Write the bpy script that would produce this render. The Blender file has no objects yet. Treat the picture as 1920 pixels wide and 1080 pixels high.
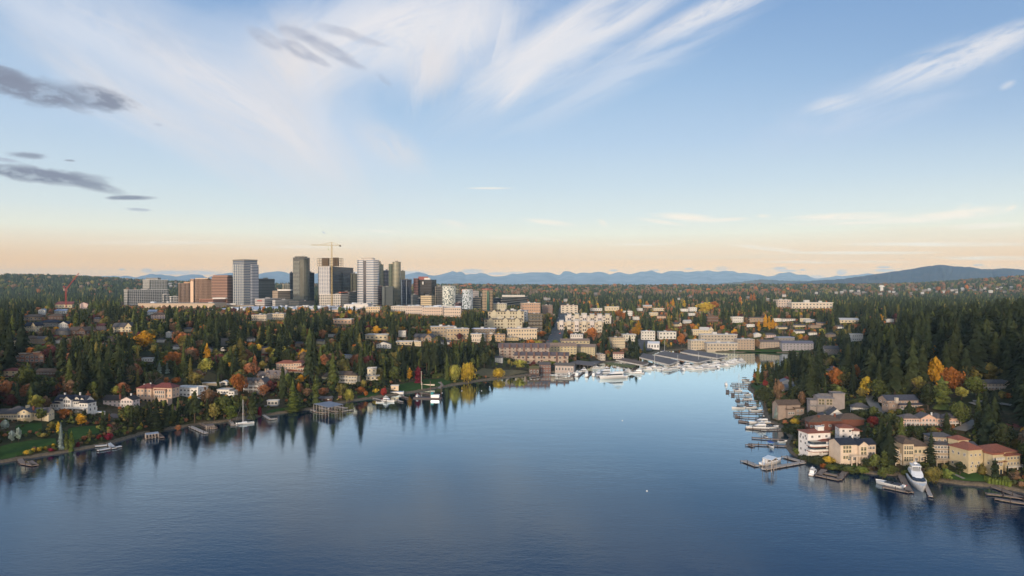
import bpy, math, random
import numpy as np
R = math.radians
rng = random.Random(7)
scene = bpy.context.scene
COL = scene.collection
F = 1297.0; CH = 95.0                       # focal length in photo pixels, camera height above the lake
PITCH = math.atan(5.0 / F)                  # horizon sits five photo pixels above the frame centre
# ------------------------------------------------------------------ camera ray helpers
def ray(px, py):
    a = (px - 960) / F; b = (540 - py) / F
    c, s = math.cos(PITCH), math.sin(PITCH)
    y = c + b * s; z = -s + b * c
    return a / y, z / y                     # per metre of depth (y)
def W(px, py, z=0.0):
    a, b = ray(px, py); d = (z - CH) / b
    return a * d, d
def pix(x, y, z):
    c, s = math.cos(PITCH), math.sin(PITCH)
    zz = z - CH
    f = y * c - zz * s; u = y * s + zz * c
    return 960 + F * x / f, 540 - F * u / f
SHORE_PX = [(-400,975),(-150,905),(0,868),(60,858),(130,847),(200,834),(262,815),(330,803),(360,798),(420,791),(455,785),
 (520,776),(580,768),(620,760),(660,752),(700,746),(760,738),(800,731),(850,722),(900,714),(950,708),(985,704),(1010,698),
 (1040,698),(1078,694),(1098,687),(1130,680),(1190,676),(1208,668),(1236,659),(1280,655),(1322,659),(1383,661),(1430,660),
 (1514,663),(1548,668),(1545,678),(1515,690),(1490,697),(1465,702),(1440,711),(1413,716),(1405,722),(1404,730),(1420,742),
 (1431,757),(1436,778),(1441,790),(1468,802),(1482,820),(1474,837),(1484,850),(1509,863),(1553,875),(1600,884),(1637,889),
 (1684,892),(1703,895),(1756,902),(1799,908),(1863,913),(1901,920),(2050,950),(2300,1020)]
SH = [W(*p) for p in SHORE_PX]
POLY = np.array(SH + [(900,150),(900,-900),(-1000,-900),(-1000,150)])
def shore_dist(x, y):
    x = np.asarray(x, float).ravel(); y = np.asarray(y, float).ravel()
    d2 = np.full(x.shape, 1e18); ins = np.zeros(x.shape, bool)
    n = len(POLY)
    for i in range(n):
        ax, ay = POLY[i]; bx, by = POLY[(i + 1) % n]
        ex, ey = bx - ax, by - ay
        t = np.clip(((x - ax) * ex + (y - ay) * ey) / (ex * ex + ey * ey), 0, 1)
        d2 = np.minimum(d2, (x - ax - t * ex) ** 2 + (y - ay - t * ey) ** 2)
        c = (ay > y) != (by > y)
        with np.errstate(divide='ignore', invalid='ignore'):
            xi = ax + (y - ay) * ex / (ey if abs(ey) > 1e-9 else 1e-9)
        ins ^= c & (x < xi)
    d = np.sqrt(d2)
    return np.where(ins, -d, d)
def sst(x, a, b):
    t = np.clip((x - a) / (b - a), 0, 1); return t * t * (3 - 2 * t)
def wob(x, y, s, k):
    return (np.sin(x / s + k) * np.cos(y / (s * 1.3) + 2.1 * k) + 0.6 * np.sin((x + y) / (s * .61) + 3 * k)
            + 0.4 * np.cos((x - 1.7 * y) / (s * .37) + 5 * k))
RU = np.array([-1.2,-.74,-.66,-.6,-.56,-.5,-.42,-.3,0,.3,.5,.6,.68,.76,1.2])
RZ = np.array([ 150, 150, 146,139,128, 112, 98, 84,80,78,84,98,128,150,170.])
def H(x, y, d=None):
    x = np.asarray(x, float); y = np.asarray(y, float); shp = x.shape
    x = x.ravel(); y = y.ravel()
    if d is None: d = shore_dist(x, y)
    yy = np.maximum(y, 1.0); u = x / yy
    dl = np.maximum(d, 0)
    wr = sst(u, .27, .37) * (1 - sst(y, 800, 1300))
    wc = np.exp(-((u - .17) / .2) ** 2) * (1 - sst(y, 1300, 2200)) * (1 - wr)
    wl = 1 - wr - wc
    h = wl * 38 * (1 - np.exp(-dl / 165)) + wc * 36 * (1 - np.exp(-dl / 520)) + wr * 56 * (1 - np.exp(-dl / 185))
    h = 0.35 + np.minimum(dl / 3, 1) * 0.9 + h + wob(x, y, 70, 1.3) * 1.6 * np.minimum(dl / 90, 1)
    rz = np.interp(u, RU, RZ)
    f = sst(y, 2400, 4900)
    h = h * (1 - f) + f * (rz + wob(x, y, 420, .7) * 5)
    f2 = sst(y, 5200, 8500); h = h * (1 - f2) + f2 * 20
    return np.where(d > 0, h, np.maximum(-3.0, -0.2 + d * .5)).reshape(shp)
_Y = np.exp(np.linspace(math.log(200), math.log(7000), 900))
def ground(px, py):
    a, b = ray(px, py)
    h = H(a * _Y, _Y); z = CH + b * _Y
    k = np.nonzero(z < np.maximum(h, 0))[0]
    if len(k) == 0 or k[0] == 0: return a * 2000, 2000.0, float(H(np.array([a*2000.]), np.array([2000.]))[0])
    k = k[0]; d0 = z[k-1] - max(h[k-1], 0); d1 = z[k] - max(h[k], 0)
    t = d0 / (d0 - d1); D = _Y[k-1] + t * (_Y[k] - _Y[k-1])
    return a * D, D, max(CH + b * D, 0)
def hz(x, y): return float(H(np.array([x]), np.array([y]))[0])
# ------------------------------------------------------------------ materials
_M = {}
def lin(c):
    return tuple(((v / 255) / 12.92 if v / 255 <= .04045 else ((v / 255 + .055) / 1.055) ** 2.4) for v in c)
def nodes(m):
    m.use_nodes = True; nt = m.node_tree
    return nt, nt.nodes, nt.links, nt.nodes['Principled BSDF']
def mat(c, kind='wall'):
    """c in display values; kind picks the surface."""
    key = (c, kind)
    if key in _M: return _M[key]
    m = bpy.data.materials.new('%s_%02d' % (kind, len(_M))); _M[key] = m
    nt, N, L, P = nodes(m)
    base = lin(c)
    if kind in ('wall', 'brick', 'tile'):
        gy = sum(base) / 3; base = tuple(gy + (v - gy) * .84 for v in base)
    amp, scale, rough, spec = {'wall': (.16, .35, .85, .3), 'roof': (.3, .8, .9, .2), 'wood': (.35, 1.2, .85, .2), 'metal': (.1, .4, .45, .5),
        'glass': (.5, .08, .12, 1.0), 'window': (.5, .5, .1, .6), 'gel': (.08, 1.5, .25, .6), 'road': (.25, .12, .95, .2), 'lawn': (.3, .25, .95, .1),
        'rock': (.5, .8, .95, .2), 'hedge': (.55, 1.1, .95, .1), 'bark': (.4, 2.0, .95, .1), 'brick': (.2, .6, .9, .2), 'tile': (.3, 1.0, .85, .2)}[kind]
    tc = N.new('ShaderNodeTexCoord'); no = N.new('ShaderNodeTexNoise'); no.inputs['Scale'].default_value = scale
    no.inputs['Detail'].default_value = 5; no.inputs['Roughness'].default_value = .65
    L.new(tc.outputs['Object'], no.inputs['Vector'])
    mr = N.new('ShaderNodeMapRange'); mr.inputs['From Min'].default_value = .25; mr.inputs['From Max'].default_value = .75
    mr.inputs['To Min'].default_value = 1 - amp; mr.inputs['To Max'].default_value = 1 + amp
    L.new(no.outputs['Fac'], mr.inputs['Value'])
    mx = N.new('ShaderNodeVectorMath'); mx.operation = 'SCALE'; mx.inputs[0].default_value = base
    L.new(mr.outputs[0], mx.inputs['Scale']); L.new(mx.outputs[0], P.inputs['Base Color'])
    P.inputs['Roughness'].default_value = rough; P.inputs['Specular IOR Level'].default_value = spec
    if kind == 'glass':
        P.inputs['Metallic'].default_value = .3
        bm = N.new('ShaderNodeBump'); bm.inputs['Strength'].default_value = .12; bm.inputs['Distance'].default_value = .4
        n2 = N.new('ShaderNodeTexNoise'); n2.inputs['Scale'].default_value = .15; L.new(tc.outputs['Object'], n2.inputs['Vector'])
        L.new(n2.outputs['Fac'], bm.inputs['Height']); L.new(bm.outputs[0], P.inputs['Normal'])
    if kind in ('tile', 'wood'):
        wv = N.new('ShaderNodeTexWave'); wv.inputs['Scale'].default_value = 1.4 if kind == 'wood' else 1.0
        L.new(tc.outputs['Object'], wv.inputs['Vector'])
        bm = N.new('ShaderNodeBump'); bm.inputs['Strength'].default_value = .5; bm.inputs['Distance'].default_value = .1
        L.new(wv.outputs['Fac'], bm.inputs['Height']); L.new(bm.outputs[0], P.inputs['Normal'])
    return m
def leafmat(name, attr=False, rot=1.0):
    m = bpy.data.materials.new(name); nt, N, L, P = nodes(m)
    if attr:
        a = N.new('ShaderNodeAttribute'); a.attribute_name = 'col'; csrc = a.outputs['Color']
    else:
        a = N.new('ShaderNodeObjectInfo'); csrc = a.outputs['Color']
    g = N.new('ShaderNodeNewGeometry'); no = N.new('ShaderNodeTexNoise'); no.inputs['Scale'].default_value = .55
    no.inputs['Detail'].default_value = 4; no.inputs['Roughness'].default_value = .7
    L.new(g.outputs['Position'], no.inputs['Vector'])
    mr = N.new('ShaderNodeMapRange'); mr.inputs['From Min'].default_value = .3; mr.inputs['From Max'].default_value = .7
    mr.inputs['To Min'].default_value = .55; mr.inputs['To Max'].default_value = 1.5
    L.new(no.outputs['Fac'], mr.inputs['Value'])
    mx = N.new('ShaderNodeVectorMath'); mx.operation = 'SCALE'; L.new(csrc, mx.inputs[0]); L.new(mr.outputs[0], mx.inputs['Scale'])
    # each crown is mottled: patches turned towards another season's tone
    n2 = N.new('ShaderNodeTexNoise'); n2.inputs['Scale'].default_value = .21; n2.inputs['Detail'].default_value = 3; L.new(g.outputs['Position'], n2.inputs['Vector'])
    m2 = N.new('ShaderNodeMapRange'); m2.inputs['From Min'].default_value = .42; m2.inputs['From Max'].default_value = .66; m2.inputs['To Max'].default_value = .75; L.new(n2.outputs['Fac'], m2.inputs['Value'])
    tn = N.new('ShaderNodeVectorMath'); tn.operation = 'MULTIPLY'; L.new(mx.outputs[0], tn.inputs[0]); tn.inputs[1].default_value = (.62, .74, .6)
    mm = N.new('ShaderNodeMix'); mm.data_type = 'RGBA'; L.new(m2.outputs[0], mm.inputs[0]); L.new(mx.outputs[0], mm.inputs[6]); L.new(tn.outputs[0], mm.inputs[7])
    L.new(mm.outputs[2], P.inputs['Base Color'])
    P.inputs['Roughness'].default_value = .9; P.inputs['Specular IOR Level'].default_value = .12
    return m
LEAF = leafmat('leaf'); LEAFV = leafmat('leaf_mass', True)
# ------------------------------------------------------------------ mesh builder
class MB:
    def __init__(s): s.v = []; s.f = []; s.m = []
    def face(s, pts, mi=0):
        b = len(s.v); s.v += [tuple(p) for p in pts]; s.f.append(tuple(range(b, b + len(pts)))); s.m.append(mi)
    def box(s, x0, x1, y0, y1, z0, z1, mi=0):
        b = len(s.v)
        s.v += [(x0,y0,z0),(x1,y0,z0),(x1,y1,z0),(x0,y1,z0),(x0,y0,z1),(x1,y0,z1),(x1,y1,z1),(x0,y1,z1)]
        for q in ((3,2,1,0),(4,5,6,7),(0,1,5,4),(1,2,6,5),(2,3,7,6),(3,0,4,7)):
            s.f.append(tuple(b + i for i in q)); s.m.append(mi)
        return s
    def prism(s, poly, z0, z1, mi=0, top=None):
        b = len(s.v); n = len(poly); top = top or poly
        s.v += [(p[0], p[1], z0) for p in poly] + [(p[0], p[1], z1) for p in top]
        s.f.append(tuple(b + i for i in range(n - 1, -1, -1))); s.f.append(tuple(b + n + i for i in range(n)))
        s.m += [mi, mi]
        for i in range(n):
            j = (i + 1) % n; s.f.append((b + i, b + j, b + n + j, b + n + i)); s.m.append(mi)
        return s
    def tube(s, p, q, r0, r1=None, n=6, mi=0):
        r1 = r0 if r1 is None else r1
        p = np.array(p, float); q = np.array(q, float); d = q - p; l = np.linalg.norm(d) + 1e-9; d /= l
        a = np.cross(d, (0, 0, 1.)) if abs(d[2]) < .95 else np.cross(d, (1., 0, 0)); a /= np.linalg.norm(a); c = np.cross(d, a)
        b = len(s.v)
        for o, r in ((p, r0), (q, r1)):
            for i in range(n):
                t = 2 * math.pi * i / n; s.v.append(tuple(o + r * (math.cos(t) * a + math.sin(t) * c)))
        for i in range(n):
            j = (i + 1) % n; s.f.append((b + i, b + j, b + n + j, b + n + i)); s.m.append(mi)
        s.f.append(tuple(b + i for i in range(n - 1, -1, -1))); s.f.append(tuple(b + n + i for i in range(n))); s.m += [mi, mi]
        return s
    def mesh(s, name, mats, smooth=False):
        me = bpy.data.meshes.new(name); me.from_pydata(s.v, [], s.f)
        for m in (mats if isinstance(mats, (list, tuple)) else [mats]): me.materials.append(m)
        if any(s.m): me.polygons.foreach_set('material_index', s.m)
        if smooth: me.polygons.foreach_set('use_smooth', [True] * len(s.f))
        me.update(); return me
    def obj(s, name, mats, parent=None, smooth=False):
        return link(name, s.mesh(name, mats, smooth), parent)
def link(name, me, parent=None, loc=None, scl=None, rz=0):
    o = bpy.data.objects.new(name, me); COL.objects.link(o)
    if parent is not None: o.parent = parent
    if loc is not None: o.location = loc
    if scl is not None: o.scale = scl
    if rz: o.rotation_euler = (0, 0, rz)
    return o
def tag(o, label=None, cat=None, group=None, kind=None):
    if label: o['label'] = label
    if cat: o['category'] = cat
    if group: o['group'] = group
    if kind: o['kind'] = kind
    return o
def thing(name, label, cat, loc, rz=0, group=None, scl=1.0):
    o = link(name, None, None, loc, (scl, scl, scl) if not isinstance(scl, tuple) else scl, rz)
    o.empty_display_size = 1
    return tag(o, label, cat, group)
def kids(o): return KIDS.get(o.name, ()) or [c for c in o.children]
KIDS = {}
def children_of(o): return [c for c in bpy.data.objects if c.parent is o]
def snapshot(o):
    """(object, [children snapshots]) so that copies need no search."""
    ch = children_of(o); return (o, [snapshot(c) for c in ch])
def copy_tree(snap, parent=None, loc=None, rz=None, scl=None, label=None, group=None):
    o, ch = snap; c = o.copy(); COL.objects.link(c)
    if parent is not None: c.parent = parent
    if loc is not None: c.location = loc
    if rz is not None: c.rotation_euler = (0, 0, rz)
    if scl is not None: c.scale = scl if isinstance(scl, tuple) else (scl, scl, scl)
    if label: c['label'] = label
    if group: c['group'] = group
    for k in ch: copy_tree(k, c)
    return c
HAZE = 3.0e-5
PROT = []      # (x0,x1,y0,y1,D) photo rectangles of things trees in front must not hide
KEEP = []      # (x,y,r) footprints no tree may grow in
LM = []        # (px,py,phrase) named landmarks for wording the tree labels
# ------------------------------------------------------------------ sky
SUN_EL, SUN_AZ = R(5.0), R(197)                                        # low sun behind the camera, slightly left
w = bpy.data.worlds.new('World'); scene.world = w; w.use_nodes = True; nt = w.node_tree; N, L = nt.nodes, nt.links; N.clear()
out = N.new('ShaderNodeOutputWorld'); bg = N.new('ShaderNodeBackground'); L.new(bg.outputs[0], out.inputs[0]); bg.inputs['Strength'].default_value = 1.0
def val(v):
    n = N.new('ShaderNodeValue'); n.outputs[0].default_value = v; return n.outputs[0]
def mth(op, a, b=None, c=None):
    n = N.new('ShaderNodeMath'); n.operation = op
    for i, q in enumerate((a, b, c)):
        if q is None: continue
        if isinstance(q, (int, float)): n.inputs[i].default_value = q
        else: L.new(q, n.inputs[i])
    return n.outputs[0]
def rng_(v, a, b, c=0, d_=1, smooth=True):
    n = N.new('ShaderNodeMapRange'); n.interpolation_type = 'SMOOTHSTEP' if smooth else 'LINEAR'; L.new(v, n.inputs['Value'])
    for k, q in zip(('From Min', 'From Max', 'To Min', 'To Max'), (a, b, c, d_)): n.inputs[k].default_value = q
    return n.outputs[0]
def mix(f, a, b):
    n = N.new('ShaderNodeMix'); n.data_type = 'RGBA'
    if isinstance(f, (int, float)): n.inputs[0].default_value = f
    else: L.new(f, n.inputs[0])
    for i, q in ((6, a), (7, b)):
        if isinstance(q, tuple): n.inputs[i].default_value = (*q, 1)
        else: L.new(q, n.inputs[i])
    return n.outputs[2]
tc = N.new('ShaderNodeTexCoord'); sp = N.new('ShaderNodeSeparateXYZ'); L.new(tc.outputs['Generated'], sp.inputs[0]); X, Y, Zd = sp.outputs
ys_ = mth('MAXIMUM', Y, .03); U = mth('DIVIDE', X, ys_); V_ = mth('DIVIDE', Zd, ys_); front = rng_(Y, .03, .25)
def ramp(v, pts):
    n = N.new('ShaderNodeValToRGB'); e = n.color_ramp.elements; lo, hi = pts[0][0], pts[-1][0]
    L.new(rng_(v, lo, hi, 0, 1, False), n.inputs[0])
    e[0].position = 0; e[0].color = (*pts[0][1], 1); e[1].position = 1; e[1].color = (*pts[-1][1], 1)
    for p, c in pts[1:-1]: q = e.new((p - lo) / (hi - lo)); q.color = (*c, 1)
    return n.outputs[0]
# what the eye should find at each elevation, and what the sky must be behind the haze for that
SEEN = [(-.02, (.72,.56,.49)), (.0, (.72,.56,.49)), (.022, (.74,.56,.47)), (.035, (.77,.59,.47)), (.050, (.80,.68,.57)), (.073, (.80,.82,.75)), (.10, (.70,.79,.82)), (.14, (.60,.73,.84)), (.20, (.48,.64,.84)), (.28, (.36,.54,.79)), (.36, (.26,.43,.71)), (.46, (.20,.36,.66)), (.75, (.26,.40,.66)), (1.3, (.27,.42,.68))]
AIR = (.33,.46,.66)
def behind(e, c):
    p = 26000 if e < .022 else min(26000, 560 / math.sin(e)); T = math.exp(-HAZE * p); return tuple(max(.01, (c[i] - (1 - T) * AIR[i]) / T) for i in range(3))
SKYR = [(e, behind(e, c)) for e, c in SEEN]
el = mth('ARCTANGENT', mth('DIVIDE', Zd, mth('SQRT', mth('ADD', mth('MULTIPLY', X, X), mth('MULTIPLY', Y, Y)))))
sky = ramp(el, SKYR)
# the sunset side behind the camera, warm near the horizon
west = ramp(el, [(-.02, (2.0,1.35,.85)), (.05, (2.7,1.85,1.15)), (.2, (1.9,1.65,1.4)), (.5, (.6,.72,.88)), (1.2, (.27,.42,.68))])
sky = mix(rng_(Y, .15, -.6), sky, west)
# right side of the view is a touch deeper blue, left a touch paler
sky = mix(mth('MULTIPLY', mth('MULTIPLY', rng_(U, .1, .75), rng_(V_, .1, .4)), mth('MULTIPLY', front, .5)), sky, (.19,.34,.62))
sky = mix(mth('MULTIPLY', mth('MULTIPLY', rng_(U, -.2, -.8), rng_(V_, .05, .3)), mth('MULTIPLY', front, .15)), sky, (.62,.72,.84))
nis = N.new('ShaderNodeTexSky'); nis.sky_type = 'NISHITA'; nis.sun_disc = False; nis.sun_elevation = SUN_EL; nis.sun_rotation = SUN_AZ
ns = N.new('ShaderNodeVectorMath'); ns.operation = 'SCALE'; L.new(nis.outputs[0], ns.inputs[0]); ns.inputs['Scale'].default_value = .1
sky = mix(.06, sky, ns.outputs[0])
# clouds: computed here in sky directions (u = x/y, v = z/y), colour and cover, one noise field per cloud
IW, IH, U0, U1, V0, V1 = 2300, 760, -.9, .9, -.02, .56
du, dv = (U1 - U0) / IW, (V1 - V0) / IH
gu, gv = np.meshgrid(U0 + (np.arange(IW) + .5) * du, V0 + (np.arange(IH) + .5) * dv)
gu = gu.astype(np.float32); gv = gv.astype(np.float32)
ICOL = np.zeros((IH, IW, 3), np.float32); ICOL[:] = .8; IALP = np.zeros((IH, IW), np.float32)
_rs = np.random.RandomState(77); _G = _rs.normal(size=(256, 256, 2)).astype(np.float32); _G /= np.linalg.norm(_G, axis=2, keepdims=True)
def perlin(x, y):
    xi = np.floor(x).astype(np.int32); yi = np.floor(y).astype(np.int32); xf = (x - xi).astype(np.float32); yf = (y - yi).astype(np.float32)
    def g(ix, iy, fx, fy):
        q = _G[ix & 255, iy & 255]; return q[..., 0] * fx + q[..., 1] * fy
    u = xf * xf * xf * (xf * (xf * 6 - 15) + 10); v = yf * yf * yf * (yf * (yf * 6 - 15) + 10)
    a = g(xi, yi, xf, yf); b = g(xi + 1, yi, xf - 1, yf); c = g(xi, yi + 1, xf, yf - 1); d = g(xi + 1, yi + 1, xf - 1, yf - 1)
    return (a + (b - a) * u) * (1 - v) + (c + (d - c) * u) * v
def fbm(x, y, det, rough):
    o = 0; a = 1.0; t = 0
    for k in range(int(det)): o = o + a * perlin(x * 2 ** k + 17.3 * k, y * 2 ** k - 9.1 * k); t += a; a *= rough
    return o / t * .9 + .5
def uv(px, py): return (px - 960) / F, (535 - py) / F
CW = (.80,.80,.84); CP = (.84,.78,.76)
def cloud(base, px, py, rx, ry, ang, col_, op, fx=6, fy=30, lo=.42, hi=.68, seed=0., nang=None, solid=.0, edge=.55, det=6, rough=.6, dist=.3):
    cx, cy = uv(px, py); m = 1.5 * max(rx, ry) / F; i0 = max(0, int((cx - m - U0) / du)); i1 = min(IW, int((cx + m - U0) / du)); j0 = max(0, int((cy - m - V0) / dv)); j1 = min(IH, int((cy + m - V0) / dv))
    if i1 <= i0 or j1 <= j0: return base
    A, B = gu[j0:j1, i0:i1], gv[j0:j1, i0:i1]; c, s = math.cos(R(ang)), math.sin(R(ang))
    a = ((A - cx) * c + (B - cy) * s) / (rx / F); b = ((B - cy) * c - (A - cx) * s) / (ry / F); r = np.sqrt(a * a + b * b)
    na = ang if nang is None else nang; c, s = math.cos(R(na)), math.sin(R(na)); p = (A * c + B * s) * fx + seed * 3.7; q = (B * c - A * s) * fy + seed * 5.1
    if dist: w_ = perlin(p * 1.3 + 40, q * .8 + 11) * dist * 2; p = p + w_; q = q + w_
    if col_ in (CW, CP): det, rough = 9, .72
    n = fbm(p, q, det, rough); r = r + (n - .5) * 1.1; env = 1 - sst(r, edge, 1.0); f = env * (sst(n, lo, hi) * (1 - solid) + solid) * op
    f = np.clip(f, 0, 1).astype(np.float32); oa = IALP[j0:j1, i0:i1]; na_ = f + oa * (1 - f); k = np.where(na_ > 1e-5, f / np.maximum(na_, 1e-5), 0)[..., None]
    ICOL[j0:j1, i0:i1] = ICOL[j0:j1, i0:i1] * (1 - k) + np.array(col_, np.float32) * k; IALP[j0:j1, i0:i1] = na_
    return base
CW = (.80,.80,.84); CP = (.84,.78,.76); GC = (.24,.27,.36)
S = sky
# thin veil over the upper left, raking down to the right
VE = (.70,.75,.85)
S = cloud(S, 300, 130, 760, 190, -26, VE, .75, 2.2, 7, .26, .6, 1.1, -30, .35, .15)
S = cloud(S, 430, 200, 380, 90, -38, CP, .62, 2.5, 11, .3, .6, 2.3, -40, .3, .1)
S = cloud(S, 260, 200, 420, 50, -32, CP, .5, 2.5, 15, .32, .62, 3.1, -34, .2, .1)
S = cloud(S, 140, 60, 380, 50, -26, VE, .5, 2.5, 15, .32, .62, 3.7, -26, .2, .1)
S = cloud(S, 560, 240, 260, 70, -44, CP, .5, 2.5, 12, .3, .62, 3.9, -52, .2, .1)
# bright cirrus top centre
S = cloud(S, 720, 60, 400, 150, 8, VE, .8, 3, 8, .28, .56, 4.4, 24, .4, .25)
S = cloud(S, 740, 60, 320, 110, 10, CW, .95, 4, 12, .34, .6, 4.9, 24, .3, .2)
S = cloud(S, 560, 120, 140, 110, -50, CP, .7, 3, 12, .32, .6, 5.2, -62, .3, .2)
S = cloud(S, 900, 70, 130, 120, 66, CW, .85, 3.5, 14, .34, .6, 6.1, 72, .3, .2)
S = cloud(S, 810, 130, 90, 70, 80, CP, .65, 3.5, 14, .34, .6, 6.4, 82, .2, .2)
S = cloud(S, 620, 190, 200, 80, -80, VE, .6, 3, 12, .32, .6, 6.6, -78, .2, .2)
S = cloud(S, 735, 275, 100, 44, -30, CP, .5, 5, 12, .34, .6, 6.7, -30, .3, .2)
# streamers to the upper right of centre
S = cloud(S, 1060, 90, 340, 80, 33, VE, .8, 3, 16, .3, .58, 7.1, 30, .3, .2)
S = cloud(S, 1040, 70, 300, 50, 33, CW, .9, 3.5, 22, .34, .6, 7.7, 30, .2, .2)
S = cloud(S, 985, 140, 110, 44, 50, CW, .9, 5, 20, .34, .58, 8.2, 46, .35, .2)
S = cloud(S, 1130, 60, 300, 34, 27, CW, .8, 4, 26, .34, .6, 9.3, 26, .2, .2)
S = cloud(S, 1330, 24, 260, 36, 26, CW, .85, 4, 24, .34, .58, 10.3, 27, .25, .2)
S = cloud(S, 1180, 130, 380, 50, 27, VE, .6, 3, 18, .32, .6, 11.3, 24, .2, .2)
# fine filaments
for a in ((700,50,300,40,24,.8,1.7), (640,110,200,30,30,.7,2.9), (860,60,160,60,60,.7,3.3), (790,150,120,30,75,.6,4.1), (300,110,380,40,-30,.55,5.3), (450,180,300,36,-40,.6,6.2), (540,250,170,30,-52,.5,7.4), (180,210,300,24,-24,.4,8.8),
          (1040,60,260,26,34,.9,9.1), (960,170,70,26,52,.9,10.2), (1110,120,160,16,30,.7,11.4), (1250,50,200,16,28,.8,12.6), (1400,14,160,14,26,.7,13.3), (1720,130,180,14,22,.9,14.2), (1830,110,120,12,20,.9,15.1), (1580,190,70,9,14,.8,16.4)):
    S = cloud(S, a[0], a[1], a[2], a[3], a[4], (.86,.83,.85), a[5] * .55, 6, 46, .42, .66, a[6], None, .0, .15, 9, .72, .3)
# wisps at the right
S = cloud(S, 1770, 120, 240, 50, 20, CW, .9, 4, 28, .36, .6, 12.4, 22, .1, .2)
S = cloud(S, 1560, 195, 80, 22, 12, CW, .7, 6, 34, .38, .6, 13.1, 14, .1, .2)
S = cloud(S, 1870, 80, 160, 36, 24, CW, .8, 4, 28, .36, .6, 13.9, 24, .1, .2)
S = cloud(S, 1888, 160, 22, 9, 25, CW, .8, 8, 30, .4, .6, 14.1, 24, .4, .2)
S = cloud(S, 1640, 200, 320, 70, 18, (.58,.67,.83), .65, 3, 18, .32, .6, 14.8, 16, .2, .2)
# low streaks above the mountains
for a in ((1290,408,85,11,-4,.75), (1580,406,130,10,2,.85), (1790,402,130,16,6,.85), (1030,417,60,7,-6,.6), (915,353,60,3,0,.5), (850,420,40,10,-12,.35), (1760,458,250,6,0,.6), (1440,466,90,6,-6,.5), (1130,418,14,7,-30,.5), (1430,405,20,5,0,.4), (1690,412,120,7,-2,.7), (1600,418,150,5,1,.5), (1360,412,60,5,3,.6), (1840,424,120,8,3,.6), (1240,416,60,6,-8,.5), (1610,474,240,5,0,.5), (1860,484,160,6,0,.5), (1560,491,200,5,0,.45), (980,447,140,4,-2,.35), (1200,458,120,4,1,.35), (300,455,240,6,0,.3), (1895,390,16,6,25,.7), (1805,388,20,7,20,.5), (600,463,200,5,0,.25), (720,434,60,4,-3,.3)):
    S = cloud(S, a[0], a[1], a[2], a[3], a[4], (1.0,.92,.80), min(a[5]*1.4, 1), 7, 50, .34, .56, a[0] * .013, None, .35, .2)
S = cloud(S, 1300, 481, 700, 9, 0, (.92,.74,.53), .5, 2, 40, .3, .6, 3.3, None, .4, .2); S = cloud(S, 1750, 434, 190, 22, 0, (.90,.80,.62), .5, 3, 26, .35, .6, 3.9, None, .3, .2)
# grey low clouds at the left and top
for a in ((60,170,150,30,-14,.95,3.1), (10,140,60,22,-18,.9,3.6), (190,186,85,26,-16,.95,5.4), (75,328,160,20,-6,.98,6.2), (160,344,90,12,-14,.8,6.9), (240,371,60,6,0,.95,7.7), (60,292,50,9,-4,.8,8.1), (130,301,16,3,-4,.7,8.5), (262,393,30,4,-3,.6,9.2), (10,300,30,5,-8,.6,9.7),
          (500,74,44,15,-30,.6,10.1), (556,62,60,14,-18,.5,11.2), (560,96,46,17,-34,.62,12.2), (612,88,70,17,-26,.6,13.2), (640,60,60,12,-14,.45,10.6), (655,116,44,10,-22,.5,15.3), (596,112,36,9,-30,.45,16.6), (690,78,50,8,-12,.35,17.9), (720,150,24,7,-40,.25,13.7), (297,234,10,3,-10,.4,14.1), (607,436,6,2.5,-30,.5,14.4)):
    S = cloud(S, a[0], a[1], a[2], a[3], a[4], GC if a[5] > .62 else (.36,.40,.52), a[5], 14, 46, .3, .52, a[6], None, .5, .4, 9, .66, .08)
# little grey clouds along the mountain tops
for a in ((228,505,10,3), (275,507,12,5), (310,511,40,6), (365,512,60,6), (690,512,50,5), (770,512,40,6), (885,509,26,7), (930,513,30,4), (1150,507,12,3), (1353,504,14,5), (1463,503,20,4), (1475,508,26,3), (1577,511,14,7), (1655,501,22,3), (1660,507,26,4), (1834,497,14,2.5), (1230,507,10,2.5), (1290,504,12,2), (1530,520,20,5), (970,512,24,3), (540,514,30,3), (1505,506,8,2)):
    S = cloud(S, a[0], a[1], a[2], a[3], 0, (.44,.46,.55), .75, 26, 50, .3, .5, a[0] * .017, None, .5, .4, 5, .6, .1)
img = bpy.data.images.new('cloud_cover', IW, IH, alpha=True, float_buffer=True); img.colorspace_settings.name = 'Linear Rec.709'; img.alpha_mode = 'CHANNEL_PACKED'
img.pixels.foreach_set(np.dstack([ICOL, IALP]).astype(np.float32).ravel()); img.update(); img.pack()
ti = N.new('ShaderNodeTexImage'); ti.image = img; ti.extension = 'CLIP'; ti.interpolation = 'Cubic'; cb = N.new('ShaderNodeCombineXYZ')
L.new(mth('DIVIDE', mth('SUBTRACT', U, U0), U1 - U0), cb.inputs[0]); L.new(mth('DIVIDE', mth('SUBTRACT', V_, V0), V1 - V0), cb.inputs[1]); L.new(cb.outputs[0], ti.inputs[0])
L.new(mix(mth('MULTIPLY', ti.outputs['Alpha'], front), sky, ti.outputs['Color']), bg.inputs['Color'])
sl = bpy.data.lights.new('sun', 'SUN'); sl.energy = 3.4; sl.angle = R(6); sl.color = (1, .80, .60); so = bpy.data.objects.new('sun', sl); COL.objects.link(so)
dx, dy, dz = math.sin(SUN_AZ) * math.cos(SUN_EL), math.cos(SUN_AZ) * math.cos(SUN_EL), math.sin(SUN_EL + R(4))
import mathutils
so.rotation_euler = mathutils.Vector((dx, dy, dz)).to_track_quat('Z', 'Y').to_euler()
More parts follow.
